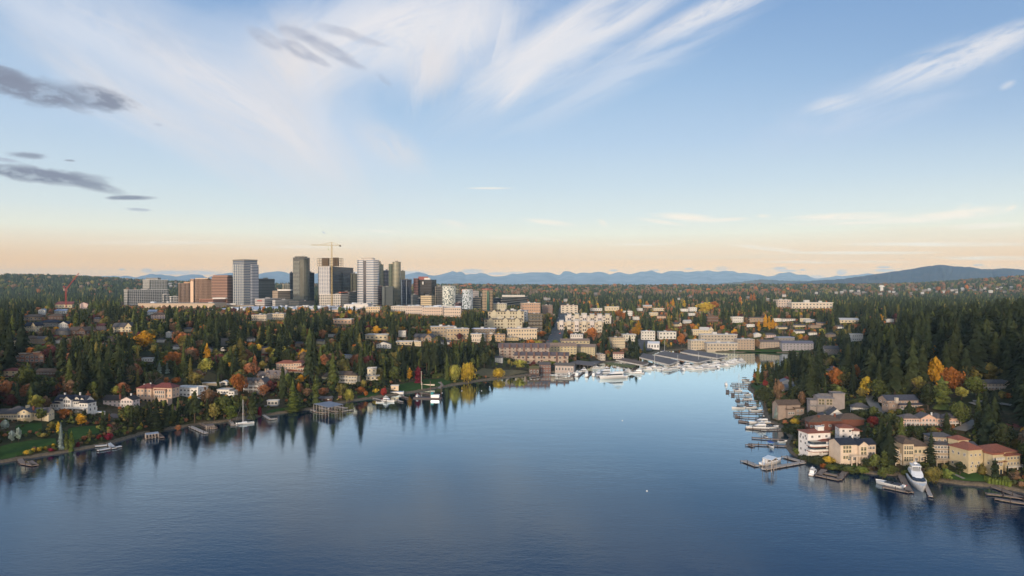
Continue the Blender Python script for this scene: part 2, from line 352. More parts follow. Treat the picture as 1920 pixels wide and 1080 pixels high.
# ------------------------------------------------------------------ air
hm = bpy.data.materials.new('haze'); hm.use_nodes = True; nt = hm.node_tree; nt.nodes.clear(); o_ = nt.nodes.new('ShaderNodeOutputMaterial'); pv = nt.nodes.new('ShaderNodeVolumePrincipled')
pv.inputs['Density'].default_value = HAZE; pv.inputs['Color'].default_value = (.50, .78, 1.0, 1); pv.inputs['Anisotropy'].default_value = -.3; nt.links.new(pv.outputs[0], o_.inputs['Volume'])
q = MB(); q.box(-26000, 26000, -2500, 26000, -5.5, 660); tag(q.obj('haze', hm), kind='stuff')
# ------------------------------------------------------------------ camera
cd = bpy.data.cameras.new('camera'); cd.sensor_width = 36; cd.lens = 36 * F / 1920; cd.clip_end = 200000; cd.clip_start = 1
cam = bpy.data.objects.new('camera', cd); COL.objects.link(cam); cam.location = (0, 0, CH); cam.rotation_euler = (math.pi / 2 - PITCH, 0, 0); scene.camera = cam
scene.view_settings.view_transform = 'Standard'; scene.view_settings.look = 'None'; scene.view_settings.exposure = 0; scene.view_settings.gamma = 1
scene.cycles.volume_bounces = 0; scene.cycles.max_bounces = 6; scene.cycles.diffuse_bounces = 2; scene.cycles.glossy_bounces = 3; scene.cycles.transparent_max_bounces = 4
# ------------------------------------------------------------------ ground sheet
def np_mesh(name, V, Q, mats, smooth=False, cols=None, tri=False):
    k = 3 if tri else 4
    me = bpy.data.meshes.new(name); me.vertices.add(len(V)); me.vertices.foreach_set('co', V.astype(np.float32).ravel())
    me.loops.add(len(Q) * k); me.loops.foreach_set('vertex_index', Q.astype(np.int32).ravel())
    me.polygons.add(len(Q)); me.polygons.foreach_set('loop_start', np.arange(0, len(Q) * k, k, dtype=np.int32))
    if smooth: me.polygons.foreach_set('use_smooth', np.ones(len(Q), bool))
    for m in mats: me.materials.append(m)
    if cols is not None:
        at = me.attributes.new('col', 'FLOAT_COLOR', 'POINT'); at.data.foreach_set('color', cols.astype(np.float32).ravel())
    me.update(calc_edges=True); return me
def grid(V, nr, nc):
    i = np.arange(nr - 1)[:, None] * nc + np.arange(nc - 1)[None, :]
    return np.stack([i, i + 1, i + nc + 1, i + nc], -1).reshape(-1, 4)
ys = np.concatenate([np.exp(np.arange(math.log(150), math.log(2200), .005)), np.exp(np.arange(math.log(2200), math.log(9000), .013)),
                     np.exp(np.linspace(math.log(9100), math.log(24000), 12))])
us = np.linspace(-1.25, 1.25, 640)
YY, UU = np.meshgrid(ys, us, indexing='ij'); XX = YY * UU
ZZ = H(XX, YY)
gm = bpy.data.materials.new('ground'); nt, N, L, P = nodes(gm)
g = N.new('ShaderNodeNewGeometry')
def noise(sc, det=6, rough=.65):
    n = N.new('ShaderNodeTexNoise'); n.inputs['Scale'].default_value = sc; n.inputs['Detail'].default_value = det
    n.inputs['Roughness'].default_value = rough; L.new(g.outputs['Position'], n.inputs['Vector']); return n
n1 = noise(.02); n2 = noise(.35)
cr = N.new('ShaderNodeValToRGB'); e = cr.color_ramp.elements
e[0].position = .3; e[0].color = (*lin((42, 40, 28)), 1); e[1].position = .72; e[1].color = (*lin((70, 84, 42)), 1)
for p, c in ((.45, (52, 56, 32)), (.55, (84, 70, 52)), (.62, (66, 74, 38))):
    x = cr.color_ramp.elements.new(p); x.color = (*lin(c), 1)
L.new(n1.outputs['Fac'], cr.inputs[0])
mr = N.new('ShaderNodeMapRange'); mr.inputs['From Min'].default_value = .3; mr.inputs['From Max'].default_value = .7
mr.inputs['To Min'].default_value = .5; mr.inputs['To Max'].default_value = 1.35; L.new(n2.outputs['Fac'], mr.inputs['Value'])
vm = N.new('ShaderNodeVectorMath'); vm.operation = 'SCALE'; L.new(cr.outputs[0], vm.inputs[0]); L.new(mr.outputs[0], vm.inputs['Scale'])
L.new(vm.outputs[0], P.inputs['Base Color']); P.inputs['Roughness'].default_value = .95; P.inputs['Specular IOR Level'].default_value = .1
V = np.stack([XX, YY, ZZ], -1).reshape(-1, 3)
terr = link('ground', np_mesh('ground', V, grid(V, len(ys), len(us)), [gm], True)); tag(terr, kind='structure')
# ------------------------------------------------------------------ lake
wm = bpy.data.materials.new('lake'); nt, N, L, P = nodes(wm)
N.remove(P); mo = N['Material Output']; dif = N.new('ShaderNodeBsdfDiffuse'); dif.inputs['Color'].default_value = (.002, .018, .055, 1); gl = N.new('ShaderNodeBsdfGlossy'); gl.inputs['Roughness'].default_value = .018; gl.inputs['Color'].default_value = (.78, .93, 1, 1)
lw = N.new('ShaderNodeLayerWeight'); lw.inputs['Blend'].default_value = .5; pw = N.new('ShaderNodeValToRGB'); L.new(lw.outputs['Facing'], pw.inputs[0]); e = pw.color_ramp.elements
e[0].position = 0; e[0].color = (.02, .02, .02, 1); e[1].position = 1; e[1].color = (1, 1, 1, 1)
for p, v in ((.45, .06), (.58, .11), (.66, .18), (.73, .28), (.80, .54), (.866, .95), (.92, 1)): x = pw.color_ramp.elements.new(p); x.color = (v, v, v, 1)
ms = N.new('ShaderNodeMixShader'); L.new(pw.outputs[0], ms.inputs[0]); L.new(dif.outputs[0], ms.inputs[1]); L.new(gl.outputs[0], ms.inputs[2]); L.new(ms.outputs[0], mo.inputs[0])
g = N.new('ShaderNodeNewGeometry'); mp = N.new('ShaderNodeMapping'); mp.inputs['Rotation'].default_value = (0, 0, R(14))
mp.inputs['Scale'].default_value = (.45, 1, 1); L.new(g.outputs['Position'], mp.inputs['Vector'])
hs = []
for sc, amp in ((.55, .5), (1.7, .28), (.12, .7)):
    n = N.new('ShaderNodeTexNoise'); n.inputs['Scale'].default_value = sc; n.inputs['Detail'].default_value = 3; n.inputs['Roughness'].default_value = .5
    L.new(mp.outputs[0], n.inputs['Vector']); mu = N.new('ShaderNodeMath'); mu.operation = 'MULTIPLY'; mu.inputs[1].default_value = amp
    L.new(n.outputs['Fac'], mu.inputs[0]); hs.append(mu)
ad = N.new('ShaderNodeMath'); L.new(hs[0].outputs[0], ad.inputs[0]); L.new(hs[1].outputs[0], ad.inputs[1])
ad2 = N.new('ShaderNodeMath'); L.new(ad.outputs[0], ad2.inputs[0]); L.new(hs[2].outputs[0], ad2.inputs[1])
# calm and breezy patches of water
pt = N.new('ShaderNodeTexNoise'); pt.inputs['Scale'].default_value = .008; pt.inputs['Detail'].default_value = 3; L.new(g.outputs['Position'], pt.inputs['Vector'])
sx = N.new('ShaderNodeSeparateXYZ'); L.new(g.outputs['Position'], sx.inputs[0])
dm = N.new('ShaderNodeMapRange'); dm.inputs['From Min'].default_value = 700; dm.inputs['From Max'].default_value = 260
dm.inputs['To Min'].default_value = .18; dm.inputs['To Max'].default_value = 1.0; L.new(sx.outputs['Y'], dm.inputs['Value'])
pm = N.new('ShaderNodeMapRange'); pm.inputs['From Min'].default_value = .35; pm.inputs['From Max'].default_value = .65
pm.inputs['To Min'].default_value = .35; pm.inputs['To Max'].default_value = 1.45; L.new(pt.outputs['Fac'], pm.inputs['Value'])
ds = N.new('ShaderNodeMath'); ds.operation = 'MULTIPLY'; L.new(dm.outputs[0], ds.inputs[0]); L.new(pm.outputs[0], ds.inputs[1])
bm = N.new('ShaderNodeBump'); bm.inputs['Distance'].default_value = .115
L.new(ds.outputs[0], bm.inputs['Strength']); L.new(ad2.outputs[0], bm.inputs['Height']); L.new(bm.outputs[0], gl.inputs['Normal']); L.new(bm.outputs[0], lw.inputs['Normal'])
m_ = MB(); m_.face([(-1600,-1500,0),(1600,-1500,0),(1600,1250,0),(-1600,1250,0)])
tag(m_.obj('lake', wm), kind='structure')
# rocky bank that edges the lake
def bank():
    pts = []
    for a, b in zip(SH[:-1], SH[1:]):
        l = math.hypot(b[0]-a[0], b[1]-a[1]); n = max(1, int(l / 2.5))
        pts += [(a[0] + (b[0]-a[0]) * i / n, a[1] + (b[1]-a[1]) * i / n) for i in range(n)]
    pts = np.array(pts); t = np.gradient(pts, axis=0); t /= np.linalg.norm(t, axis=1)[:, None] + 1e-9
    nrm = np.stack([-t[:, 1], t[:, 0]], -1)                      # towards land (left of the path)
    prof = [(-1.2, -.6), (-.6, .5), (.2, 1.0), (1.2, 1.25), (2.6, 1.3), (3.4, .6)]
    r = np.random.RandomState(4); V = []
    for o, z in prof:
        jo = r.normal(0, .28, len(pts)); jz = r.normal(0, .16, len(pts))
        q = pts + nrm * (o + jo)[:, None]; V.append(np.column_stack([q, np.full(len(pts), z) + jz]))
    V = np.array(V).reshape(-1, 3); return V, grid(V, len(prof), len(pts))
V, Q = bank(); tag(link('lake_bank', np_mesh('lake_bank', V, Q, [mat((98, 88, 74), 'rock')])), kind='structure')
# ------------------------------------------------------------------ mountains
def fract(n, seed, rough=.55, base=4):
    r = np.random.RandomState(seed); x = np.linspace(0, 1, n); o = np.zeros(n); a = 1.0; k = base
    while k < n / 2:
        o += a * np.interp(x, np.linspace(0, 1, k + 1), r.uniform(-1, 1, k + 1)); a *= rough; k *= 2
    return o
def massif(name, prof, D, depth, foot, colr, seed, jag, base=0):
    px = np.array([p[0] for p in prof], float); py = np.array([p[1] for p in prof], float)
    nc = 700; xs = np.linspace(px[0], px[-1], nc); top = np.interp(xs, px, py) + fract(nc, seed, .7, 44) * jag * .7 + fract(nc, seed + 2, .74, 150) * jag * 1.9
    zt = CH + (535 - top) / F * D; X0 = (xs - 960) / F * D
    nr = 34; rows = []; r = np.random.RandomState(seed)
    spur = fract(nc, seed + 5, .62, 26); spur2 = fract(nc, seed + 9, .7, 60)
    for j in range(nr):
        t = j / (nr - 1)
        if t <= .7:
            k = t / .7; y = D - foot * (1 - k); zf = k ** 1.25
        else:
            k = (t - .7) / .3; y = D + depth * k; zf = 1 - k
        side = math.sin(math.pi * min(zf, 1)) if t <= .7 else 0
        z = base + (zt - base) * zf * (1 + (.16 * spur + .09 * spur2 * math.cos(j * .9)) * side)
        sc = y / D if t <= .7 else 1
        rows.append(np.column_stack([X0 * sc, np.full(nc, y) + spur2 * foot * .06 * side, z]))
    V = np.array(rows).reshape(-1, 3)
    m = bpy.data.materials.new(name); nt, N, L, P = nodes(m)
    g = N.new('ShaderNodeNewGeometry'); n = N.new('ShaderNodeTexNoise'); n.inputs['Scale'].default_value = .0022; n.inputs['Detail'].default_value = 8
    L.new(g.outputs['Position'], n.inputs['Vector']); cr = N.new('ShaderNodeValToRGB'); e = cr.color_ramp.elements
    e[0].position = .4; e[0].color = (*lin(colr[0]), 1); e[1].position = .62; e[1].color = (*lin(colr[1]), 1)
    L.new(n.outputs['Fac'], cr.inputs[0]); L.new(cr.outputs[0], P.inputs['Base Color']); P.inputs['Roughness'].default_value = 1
    P.inputs['Specular IOR Level'].default_value = 0
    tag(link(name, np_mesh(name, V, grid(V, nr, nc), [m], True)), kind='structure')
CASC = [(-500,522),(0,519),(100,520),(200,519),(230,517),(262,518),(280,514),(300,512),(330,515),(350,518),(372,514),(390,518),(410,515),(428,511),
 (480,514),(500,512),(520,511),(545,517),(580,513),(600,511),(640,510),(655,511),(668,515),(760,517),(780,512),(800,515),(815,517),(835,513),(848,510),
 (856,514),(866,511),(872,515),(900,513),(930,517),(960,514),(995,511),(1020,511),(1035,510),(1052,513),(1058,509),(1068,509),(1075,511),(1080,513),
 (1090,511),(1110,513),(1125,511),(1145,513),(1160,510),(1175,510),(1200,511),(1222,509),(1240,511),(1252,509),(1276,509),(1285,511),(1305,509),
 (1320,508),(1345,508),(1362,507),(1385,511),(1400,510),(1425,513),(1440,516),(1460,512),(1480,511),(1500,516),(1512,515),(1530,521),(1550,521),
 (1565,518),(1590,514),(1610,513),(1640,512),(1680,514),(1800,512),(1950,514),(2400,518)]
massif('mountain_range', CASC, 24000, 1300, 5200, ((50, 74, 116), (96, 112, 142)), 3, 1.15)  # bluish, brightened base colour carries part of the distance haze
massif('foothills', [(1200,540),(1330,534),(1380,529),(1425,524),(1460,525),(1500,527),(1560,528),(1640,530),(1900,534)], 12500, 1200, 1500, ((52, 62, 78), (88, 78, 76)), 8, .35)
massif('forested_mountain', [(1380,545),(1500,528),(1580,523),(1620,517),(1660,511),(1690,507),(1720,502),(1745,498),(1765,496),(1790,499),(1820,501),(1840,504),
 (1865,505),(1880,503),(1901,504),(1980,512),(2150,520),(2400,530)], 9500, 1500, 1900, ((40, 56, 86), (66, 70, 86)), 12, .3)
# ------------------------------------------------------------------ draped sheets: lawns, roads
def drape(name, poly_px, m, lift=.18, step=4.0, kind='structure', label=None):
    P_ = [ground(*p)[:2] for p in poly_px]; xs = [p[0] for p in P_]; ysv = [p[1] for p in P_]
    x0, x1, y0, y1 = min(xs), max(xs), min(ysv), max(ysv)
    nx = max(2, int((x1 - x0) / step) + 1); ny = max(2, int((y1 - y0) / step) + 1)
    # triangulate as a fan strip: sample the polygon row by row
    V = []; Q = []
    rows = []
    for j in range(ny + 1):
        y = y0 + (y1 - y0) * j / ny; y = min(max(y, y0 + 1e-3), y1 - 1e-3); xi = []
        for i in range(len(P_)):
            a, b = P_[i], P_[(i + 1) % len(P_)]
            if (a[1] > y) != (b[1] > y): xi.append(a[0] + (y - a[1]) * (b[0] - a[0]) / (b[1] - a[1]))
        if len(xi) < 2: continue
        rows.append((y, min(xi), max(xi)))
    n = max(3, nx)
    for y, a, b in rows:
        X = np.linspace(a, b, n); Y = np.full(n, y)
        V.append(np.column_stack([X, Y, H(X, Y) + lift]))
    V = np.array(V).reshape(-1, 3)
    o = link(name, np_mesh(name, V, grid(V, len(rows), n), [m])); tag(o, label, kind=kind)
    for k in range(0, len(rows), max(1, int(6 / max(step, 1)))):
        y, a, b = rows[k]
        for q in range(int((b - a) / 7) + 1): KEEP.append((a + 7 * q, y, 5.0))
    return o
def strip(name, pts, w, m, lift=.2, kind='structure', keep=True, world=False):
    P_ = [p if world else ground(*p)[:2] for p in pts]; q = []
    for a, b in zip(P_[:-1], P_[1:]):
        n = max(1, int(math.hypot(b[0]-a[0], b[1]-a[1]) / 5)); q += [(a[0] + (b[0]-a[0]) * i / n, a[1] + (b[1]-a[1]) * i / n) for i in range(n)]
    q.append(P_[-1]); q = np.array(q); t = np.gradient(q, axis=0); t /= np.linalg.norm(t, axis=1)[:, None] + 1e-9
    nn = np.stack([-t[:, 1], t[:, 0]], -1); V = []
    for k in (-.5, -.17, .17, .5):
        p = q + nn * w * k; V.append(np.column_stack([p, H(p[:, 0], p[:, 1]) + lift]))
    V = np.array(V); zc = V[:, :, 2].max(0); V[:, :, 2] = zc
    V = V.reshape(-1, 3)
    tag(link(name, np_mesh(name, V, grid(V, 4, len(q))[:, ::-1], [m])), kind=kind)
    if keep:
        for p in q: KEEP.append((p[0], p[1], w * .5 + 1.5))
    return q
GR = mat((50, 74, 32), 'lawn'); DRY = mat((112, 100, 72), 'lawn'); ASP = mat((88, 86, 86), 'road')
CON = mat((128, 122, 114), 'road')
for p in ([(8,834),(60,826),(104,822),(106,836),(60,848),(14,862),(0,862),(-20,850)], [(127,804),(150,800),(187,799),(186,812),(160,820),(130,828)],
          [(28,797),(78,793),(80,810),(30,816)], [(500,770),(560,760),(556,766),(500,776)], [(664,745),(700,734),(716,736),(700,744),(672,749)],
          [(742,722),(800,712),(852,708),(864,713),(830,724),(780,732),(742,740)], [(1320,652),(1400,655),(1460,655),(1520,657),(1510,661),(1430,658.5),(1380,659.5),(1324,658)],
          [(1768,886),(1812,884),(1850,890),(1848,903),(1800,903),(1768,897)], [(1406,722),(1436,724),(1440,740),(1422,738)], [(1560,868),(1600,872),(1634,884),(1600,880),(1562,872)],
          [(1506,842),(1520,850),(1540,862),(1510,858)]):
    drape('lawn', p, GR)
drape('dry_bank', [(885,702),(905,690),(935,694),(975,694),(1000,698),(960,704),(920,709)], DRY)
drape('dry_slope', [(340,702),(370,690),(405,702),(404,716),(360,712)], mat((100, 86, 56), 'lawn'))
drape('bare_plot', [(200,775),(250,778),(248,784),(212,784)], mat((112, 98, 92), 'road'))
street = strip('road', [(1035,655),(1041,636),(1050,612),(1055,596),(1056,584),(1056,576)], 21, ASP, .3)
strip('marina_road', [(1202,636),(1206,650),(1205,658)], 26, ASP, .2)
strip('shore_road', [(1040,690),(1090,683),(1125,679)], 12, ASP, .25)
strip('hill_road', [(1901,763),(1862,757),(1824,754)], 7, CON, .35)
strip('driveway', [(1824,756),(1846,764),(1852,776),(1836,790),(1812,802),(1798,809)], 7, CON, .3)
strip('garden_drive', [(1636,744),(1633,752),(1640,764),(1650,778)], 6.5, CON, .3)
strip('garden_path', [(1780,886),(1792,892),(1808,900)], 2.0, CON, .3, keep=False)
strip('stair_path', [(322,760),(334,772),(343,787)], 2.6, mat((150,112,92),'road'), .35, keep=False)
strip('shore_walk', [(786,736),(812,732),(829,724),(824,717)], 3, CON, .3, keep=False)
# ------------------------------------------------------------------ tree shapes, all one metre tall; radius given with them
def arr(v, f): return np.array(v, float), np.array(f, int)
def conifer(seed, tiers, per, rad, low=.1, droop=.35, core=True, powr=.85, layer=0.0, sub=2):
    r = np.random.RandomState(seed); V = []; T = []
    def tri(a, b, c):
        k = len(V); V.extend([a, b, c]); T.append((k, k+1, k+2))
    lob = [r.uniform(.68, 1.22) for _ in range(48)]; lean = r.uniform(-.03, .03, 2)
    for k in range(tiers):
        t = (k + r.uniform(-.3, .3)) / tiers; t = min(max(t, 0), .985)
        if layer: t = round(t * layer) / layer * .9 + t * .1
        z = low + (1 - low) * t; rr = rad * (1 - t) ** powr * (.72 + .28 * min(1, (t + .05) * 6)) + .012
        for i in range(per):
            a = 2 * math.pi * (i + r.uniform(-.35, .35)) / per + k * 2.4
            L_ = rr * r.uniform(.55, 1.2) * lob[(int((a % 6.283) / 6.283 * 6) + 6 * int(t * 7)) % 48]; w = L_ * r.uniform(.2, .34); dz = -droop * L_ * r.uniform(.5, 1.4)
            if layer: dz *= .25
            ca, sa = math.cos(a), math.sin(a); zz = z + r.uniform(-.012, .012)
            b = (.08 * L_ * ca, .08 * L_ * sa, zz + .02)
            m1 = (.55 * L_ * ca - w * sa, .55 * L_ * sa + w * ca, zz + dz * .45 + r.uniform(-.012, .006))
            m2 = (.55 * L_ * ca + w * sa, .55 * L_ * sa - w * ca, zz + dz * .45 + r.uniform(-.012, .006))
            tip = (L_ * ca, L_ * sa, zz + dz)
            tri(b, m2, m1); tri(m1, m2, tip)
            if sub > 1:
                mm = (.55 * L_ * ca, .55 * L_ * sa, zz + dz * .3 - .03); tri(m1, m2, (mm[0], mm[1], mm[2] - .012))
    tri((.012, 0, .93), (-.006, .01, .93), (0, 0, 1.0)); tri((.012, 0, .93), (-.006, -.01, .93), (0, 0, 1.0))
    if core:
        n = 7; lv = 6
        for k in range(lv):
            t0 = k / lv; t1 = min((k + 1.35) / lv, 1); z0 = low + (1 - low) * t0; z1 = low + (1 - low) * t1
            r0 = rad * .62 * (1 - t0) ** powr; ph = r.uniform(0, 6)
            for i in range(n):
                a = 2 * math.pi * i / n + ph; b = 2 * math.pi * (i + 1) / n + ph
                k0 = r.uniform(.8, 1.1)
                tri((r0 * k0 * math.cos(a), r0 * k0 * math.sin(a), z0), (r0 * math.cos(b), r0 * math.sin(b), z0 + .02), (0, 0, z1))
    return arr(V, T)
def cones(seed, rad, lv=4, n=6, low=.08):
    r = np.random.RandomState(seed); V = []; T = []
    for k in range(lv):
        t0 = k / lv; z0 = low + (1 - low) * t0; z1 = min(low + (1 - low) * (k + 1.6) / lv, 1); r0 = rad * (1 - t0) ** .85; ph = r.uniform(0, 6)
        b = len(V); V.append((0, 0, z1))
        for i in range(n):
            a = 2 * math.pi * i / n + ph; q = r0 * r.uniform(.7, 1.15); V.append((q * math.cos(a), q * math.sin(a), z0 + r.uniform(-.03, .03)))
        for i in range(n): T.append((b, b + 1 + i, b + 1 + (i + 1) % n))
    return arr(V, T)
def leafcloud(seed, n, rad, low, shape='round', leaf=.05, clumps=16, fill=.0):
    """clumps of leaf-sized faces spread through the crown"""
    r = np.random.RandomState(seed); V = []; T = []; C = []
    zc = (1 + low) / 2; hh = (1 - low) / 2
    for i in range(clumps):
        for _ in range(60):
            p = r.uniform(-1, 1, 3)
            if .25 < np.linalg.norm(p) < .92: break
        if shape == 'column': p[:2] *= (1 - .55 * abs(p[2] + .15))
        if shape == 'cone': p[:2] *= max(.08, (1 - p[2]) * .62)
        if shape == 'willow': p[2] = p[2] * .6 + .25
        C.append((p[0] * rad * .78, p[1] * rad * .78, zc + p[2] * hh * .86, r.uniform(.26, .46) * (rad if shape not in ('column',) else rad * .9)))
    for i in range(n):
        c = C[i % clumps]; d = r.normal(size=3); d /= np.linalg.norm(d); q = c[3] * r.uniform(.55, 1.0) ** .5
        o = np.array(c[:3]) + d * q * np.array([1, 1, .8 if shape != 'willow' else 1.6])
        if shape == 'willow': o[2] -= abs(r.normal()) * .14
        o[2] = min(max(o[2], low * .6), 1.0)
        s = leaf * r.uniform(.6, 1.4); nrm = d + r.normal(size=3) * .7; nrm /= np.linalg.norm(nrm)
        a = np.cross(nrm, (0.1, .2, 1)); a /= np.linalg.norm(a); b = np.cross(nrm, a)
        if shape == 'willow': b = b * 2.2; a = a * .6
        k = len(V); V += [o - a * s - b * s * .5, o + a * s - b * s * .6, o + a * s * .7 + b * s, o - a * s * .8 + b * s * .9]
        T += [(k, k+1, k+2), (k, k+2, k+3)]
    return arr(V, T)
def blob(seed, rad, low, lobes=3, n=7, m=4):
    r = np.random.RandomState(seed); V = []; T = []
    for l in range(lobes):
        q = .0 if l == 0 else .45; a0 = r.uniform(0, 6.3)
        cx, cy = rad * q * math.cos(a0), rad * q * math.sin(a0); rr = rad * (.8 if l == 0 else r.uniform(.45, .65))
        cz = (1 + low) / 2 + (0 if l == 0 else r.uniform(-.12, .1)); hh = (1 - low) / 2 * (1 if l == 0 else .65)
        b = len(V); V.append((cx, cy, cz + hh))
        for j in range(1, m):
            t = math.pi * j / m
            for i in range(n):
                a = 2 * math.pi * i / n + j; k = r.uniform(.74, 1.16)
                V.append((cx + rr * k * math.sin(t) * math.cos(a), cy + rr * k * math.sin(t) * math.sin(a), cz + hh * math.cos(t) * r.uniform(.85, 1.1)))
        V.append((cx, cy, cz - hh * .9)); e = len(V) - 1
        for i in range(n):
            T.append((b, b + 1 + i, b + 1 + (i + 1) % n))
            for j in range(m - 2):
                p = b + 1 + j * n + i; p2 = b + 1 + j * n + (i + 1) % n; T += [(p, p + n, p2 + n), (p, p2 + n, p2)]
            T.append((b + 1 + (m - 2) * n + i, e, b + 1 + (m - 2) * n + (i + 1) % n))
    return arr(V, T)
def merge(*ps):
    V = []; T = []; k = 0
    for v, t in ps: V.append(v); T.append(t + k); k += len(v)
    return np.concatenate(V), np.concatenate(T)
def tri_mesh(name, vt, m): return np_mesh(name, vt[0], vt[1], [m], tri=True)
def trunkmesh(name, h, r, limbs, seed, spread=.3, lean=.0):
    q = MB(); rr = random.Random(seed); q.tube((0, 0, -.04), (0, 0, h), r, r * .35, 6)
    for i in range(limbs):
        z = h * rr.uniform(.35, .9); a = rr.uniform(0, 6.3); l = spread * rr.uniform(.5, 1)
        e = (l * math.cos(a), l * math.sin(a), z + l * rr.uniform(.6, 1.4)); q.tube((0, 0, z), e, r * .4, r * .12, 4)
        for _ in range(2):
            e2 = (e[0] + rr.uniform(-.1, .1), e[1] + rr.uniform(-.1, .1), e[2] + rr.uniform(.03, .12)); q.tube(e, e2, r * .14, r * .05, 3)
    return q.mesh(name, mat((86, 72, 60), 'bark'))
def twigs(seed):                                                     # crown of a nearly bare tree
    rr = random.Random(seed); q = MB()
    def grow(p, d, l, r, k):
        e = [p[i] + d[i] * l for i in range(3)]; q.tube(p, e, r, r * .6, 3)
        if k == 0: return
        for _ in range(3):
            nd = [d[i] + rr.uniform(-.62, .62) for i in range(3)]; nd[2] += .12; s = math.sqrt(sum(c * c for c in nd)); grow(e, [c / s for c in nd], l * .68, r * .58, k - 1)
    for a in range(4):
        t = a * 1.57 + rr.uniform(-.4, .4); grow((0, 0, .26), (math.cos(t) * .55, math.sin(t) * .55, .75), .25, .012, 4)
    v = np.array(q.v); f = []
    for fc in q.f:
        for i in range(1, len(fc) - 1): f.append((fc[0], fc[i], fc[i+1]))
    v[:, 2] = np.minimum(v[:, 2], 1.0)
    return v, np.array(f)
KIND = {}   # kind -> list of (crown mesh, trunk mesh), mid-detail arrays, low arrays, radius, category words
def kind(name, cat, crowns, trunks, mids, lows, rad):
    cm = [tri_mesh('crown_' + name, c, LEAF) for c in crowns]; KIND[name] = dict(cat=cat, hi=list(zip(cm, trunks)), mid=mids, low=lows, rad=rad)
tk = [trunkmesh('trunk_fir', .93, .014, 0, 1), trunkmesh('trunk_fir', .95, .016, 3, 2, .06)]
kind('fir_tree', 'fir tree', [conifer(1, 34, 8, .235, .08, .5, powr=.62), conifer(2, 30, 8, .27, .12, .6, powr=.7), conifer(3, 36, 8, .20, .07, .5, powr=.55)], [tk[0], tk[1], tk[0]],
     [conifer(11, 14, 6, .235, .08, .5, sub=1, powr=.62), conifer(12, 13, 6, .205, .07, .5, sub=1, powr=.6)], [cones(21, .23), cones(22, .2)], .235)
kind('tall_pine', 'pine tree', [conifer(5, 26, 8, .21, .36, .5, powr=.55), conifer(6, 24, 8, .24, .3, .5, powr=.5)], [tk[1], tk[0]],
     [conifer(15, 12, 6, .22, .32, .5, sub=1, powr=.6)], [cones(25, .21, 4, 6, .28)], .22)
kind('cedar_tree', 'cedar tree', [conifer(7, 40, 10, .30, .05, .3, layer=11), conifer(8, 44, 10, .26, .04, .4, layer=13)], [tk[0], tk[1]],
     [conifer(17, 15, 7, .28, .05, .3, sub=1)], [cones(27, .26)], .28)
kind('cypress_tree', 'cypress tree', [merge(leafcloud(31, 650, .16, .04, 'cone', .03, 26), cones(32, .15, 5, 8, .03))], [tk[0]],
     [merge(leafcloud(33, 120, .16, .04, 'cone', .05, 14), cones(34, .15, 4, 7, .03))], [cones(35, .17, 3, 7, .03)], .17)
tb = [trunkmesh('trunk_broad', .72, .026, 9, 4), trunkmesh('trunk_broad', .66, .03, 11, 5, .36)]
kind('broadleaf_tree', 'broadleaf tree', [merge(leafcloud(41, 760, .42, .2, 'round', .036, 22), blob(44, .27, .3)), merge(leafcloud(42, 760, .36, .16, 'round', .035, 20), blob(45, .22, .28)),
     merge(leafcloud(43, 820, .5, .22, 'round', .036, 26), blob(46, .32, .32))], [tb[0], tb[0], tb[1]],
     [merge(leafcloud(51, 130, .42, .18, 'round', .065, 14), blob(54, .32, .24)), merge(leafcloud(52, 130, .36, .16, 'round', .065, 12), blob(55, .27, .2))],
     [blob(56, .44, .15, 2), blob(57, .38, .12, 2)], .42)
kind('poplar_tree', 'poplar tree', [merge(leafcloud(61, 700, .15, .06, 'column', .026, 30), blob(62, .09, .15, 1, 7, 6)), merge(leafcloud(63, 700, .18, .06, 'column', .026, 30), blob(64, .1, .15, 1, 7, 6))],
     [trunkmesh('trunk_poplar', .9, .012, 6, 7, .08)] * 2, [merge(leafcloud(65, 110, .16, .06, 'column', .045, 18), blob(66, .11, .12, 1, 6, 5))], [blob(67, .15, .04, 1, 6, 5)], .16)
kind('willow_tree', 'willow tree', [merge(leafcloud(71, 1100, .5, .12, 'willow', .028, 26), blob(72, .4, .2))], [tb[1]], [merge(leafcloud(73, 140, .5, .1, 'willow', .05, 14), blob(74, .42, .15))], [blob(75, .5, .08, 2)], .5)
kind('shrub', 'shrub', [merge(leafcloud(81, 420, .62, .02, 'round', .06, 16), blob(82, .5, .0)), merge(leafcloud(83, 420, .8, .02, 'round', .06, 16), blob(84, .62, .0))], [None, None],
     [merge(leafcloud(85, 90, .7, .02, 'round', .1, 10), blob(86, .6, .0))], [blob(87, .7, 0, 2)], .7)
kind('bare_tree', 'bare tree', [twigs(91), twigs(92)], [trunkmesh('trunk_bare', .5, .02, 6, 9, .3)] * 2, [merge(leafcloud(93, 150, .42, .2, 'round', .03, 14))], [blob(94, .4, .2, 2)], .4)
# leaf colours, as display values of the leaf itself
LC = {'dark': (54, 60, 36), 'deep': (42, 50, 33), 'green': (80, 86, 44), 'bright': (94, 104, 48), 'olive': (112, 102, 54), 'yellow': (178, 148, 52), 'gold': (184, 134, 40),
      'orange': (160, 98, 50), 'russet': (134, 88, 62), 'brown': (116, 90, 70), 'red': (122, 46, 42), 'crimson': (112, 28, 46), 'bluegrey': (126, 138, 132), 'plum': (88, 46, 46), 'grey': (124, 106, 92), 'willow': (142, 136, 64)}
WORD = {'dark': 'dark green', 'deep': 'blackish green', 'green': 'green', 'bright': 'bright green', 'olive': 'olive green', 'yellow': 'yellow', 'gold': 'golden', 'orange': 'orange', 'russet': 'russet',
        'brown': 'brown', 'red': 'red', 'crimson': 'crimson', 'bluegrey': 'silvery grey', 'plum': 'dark red', 'grey': 'grey brown', 'willow': 'yellow green'}
TREES = []      # (kind, colour, x, y, z, h, widthscale)  hero trees first
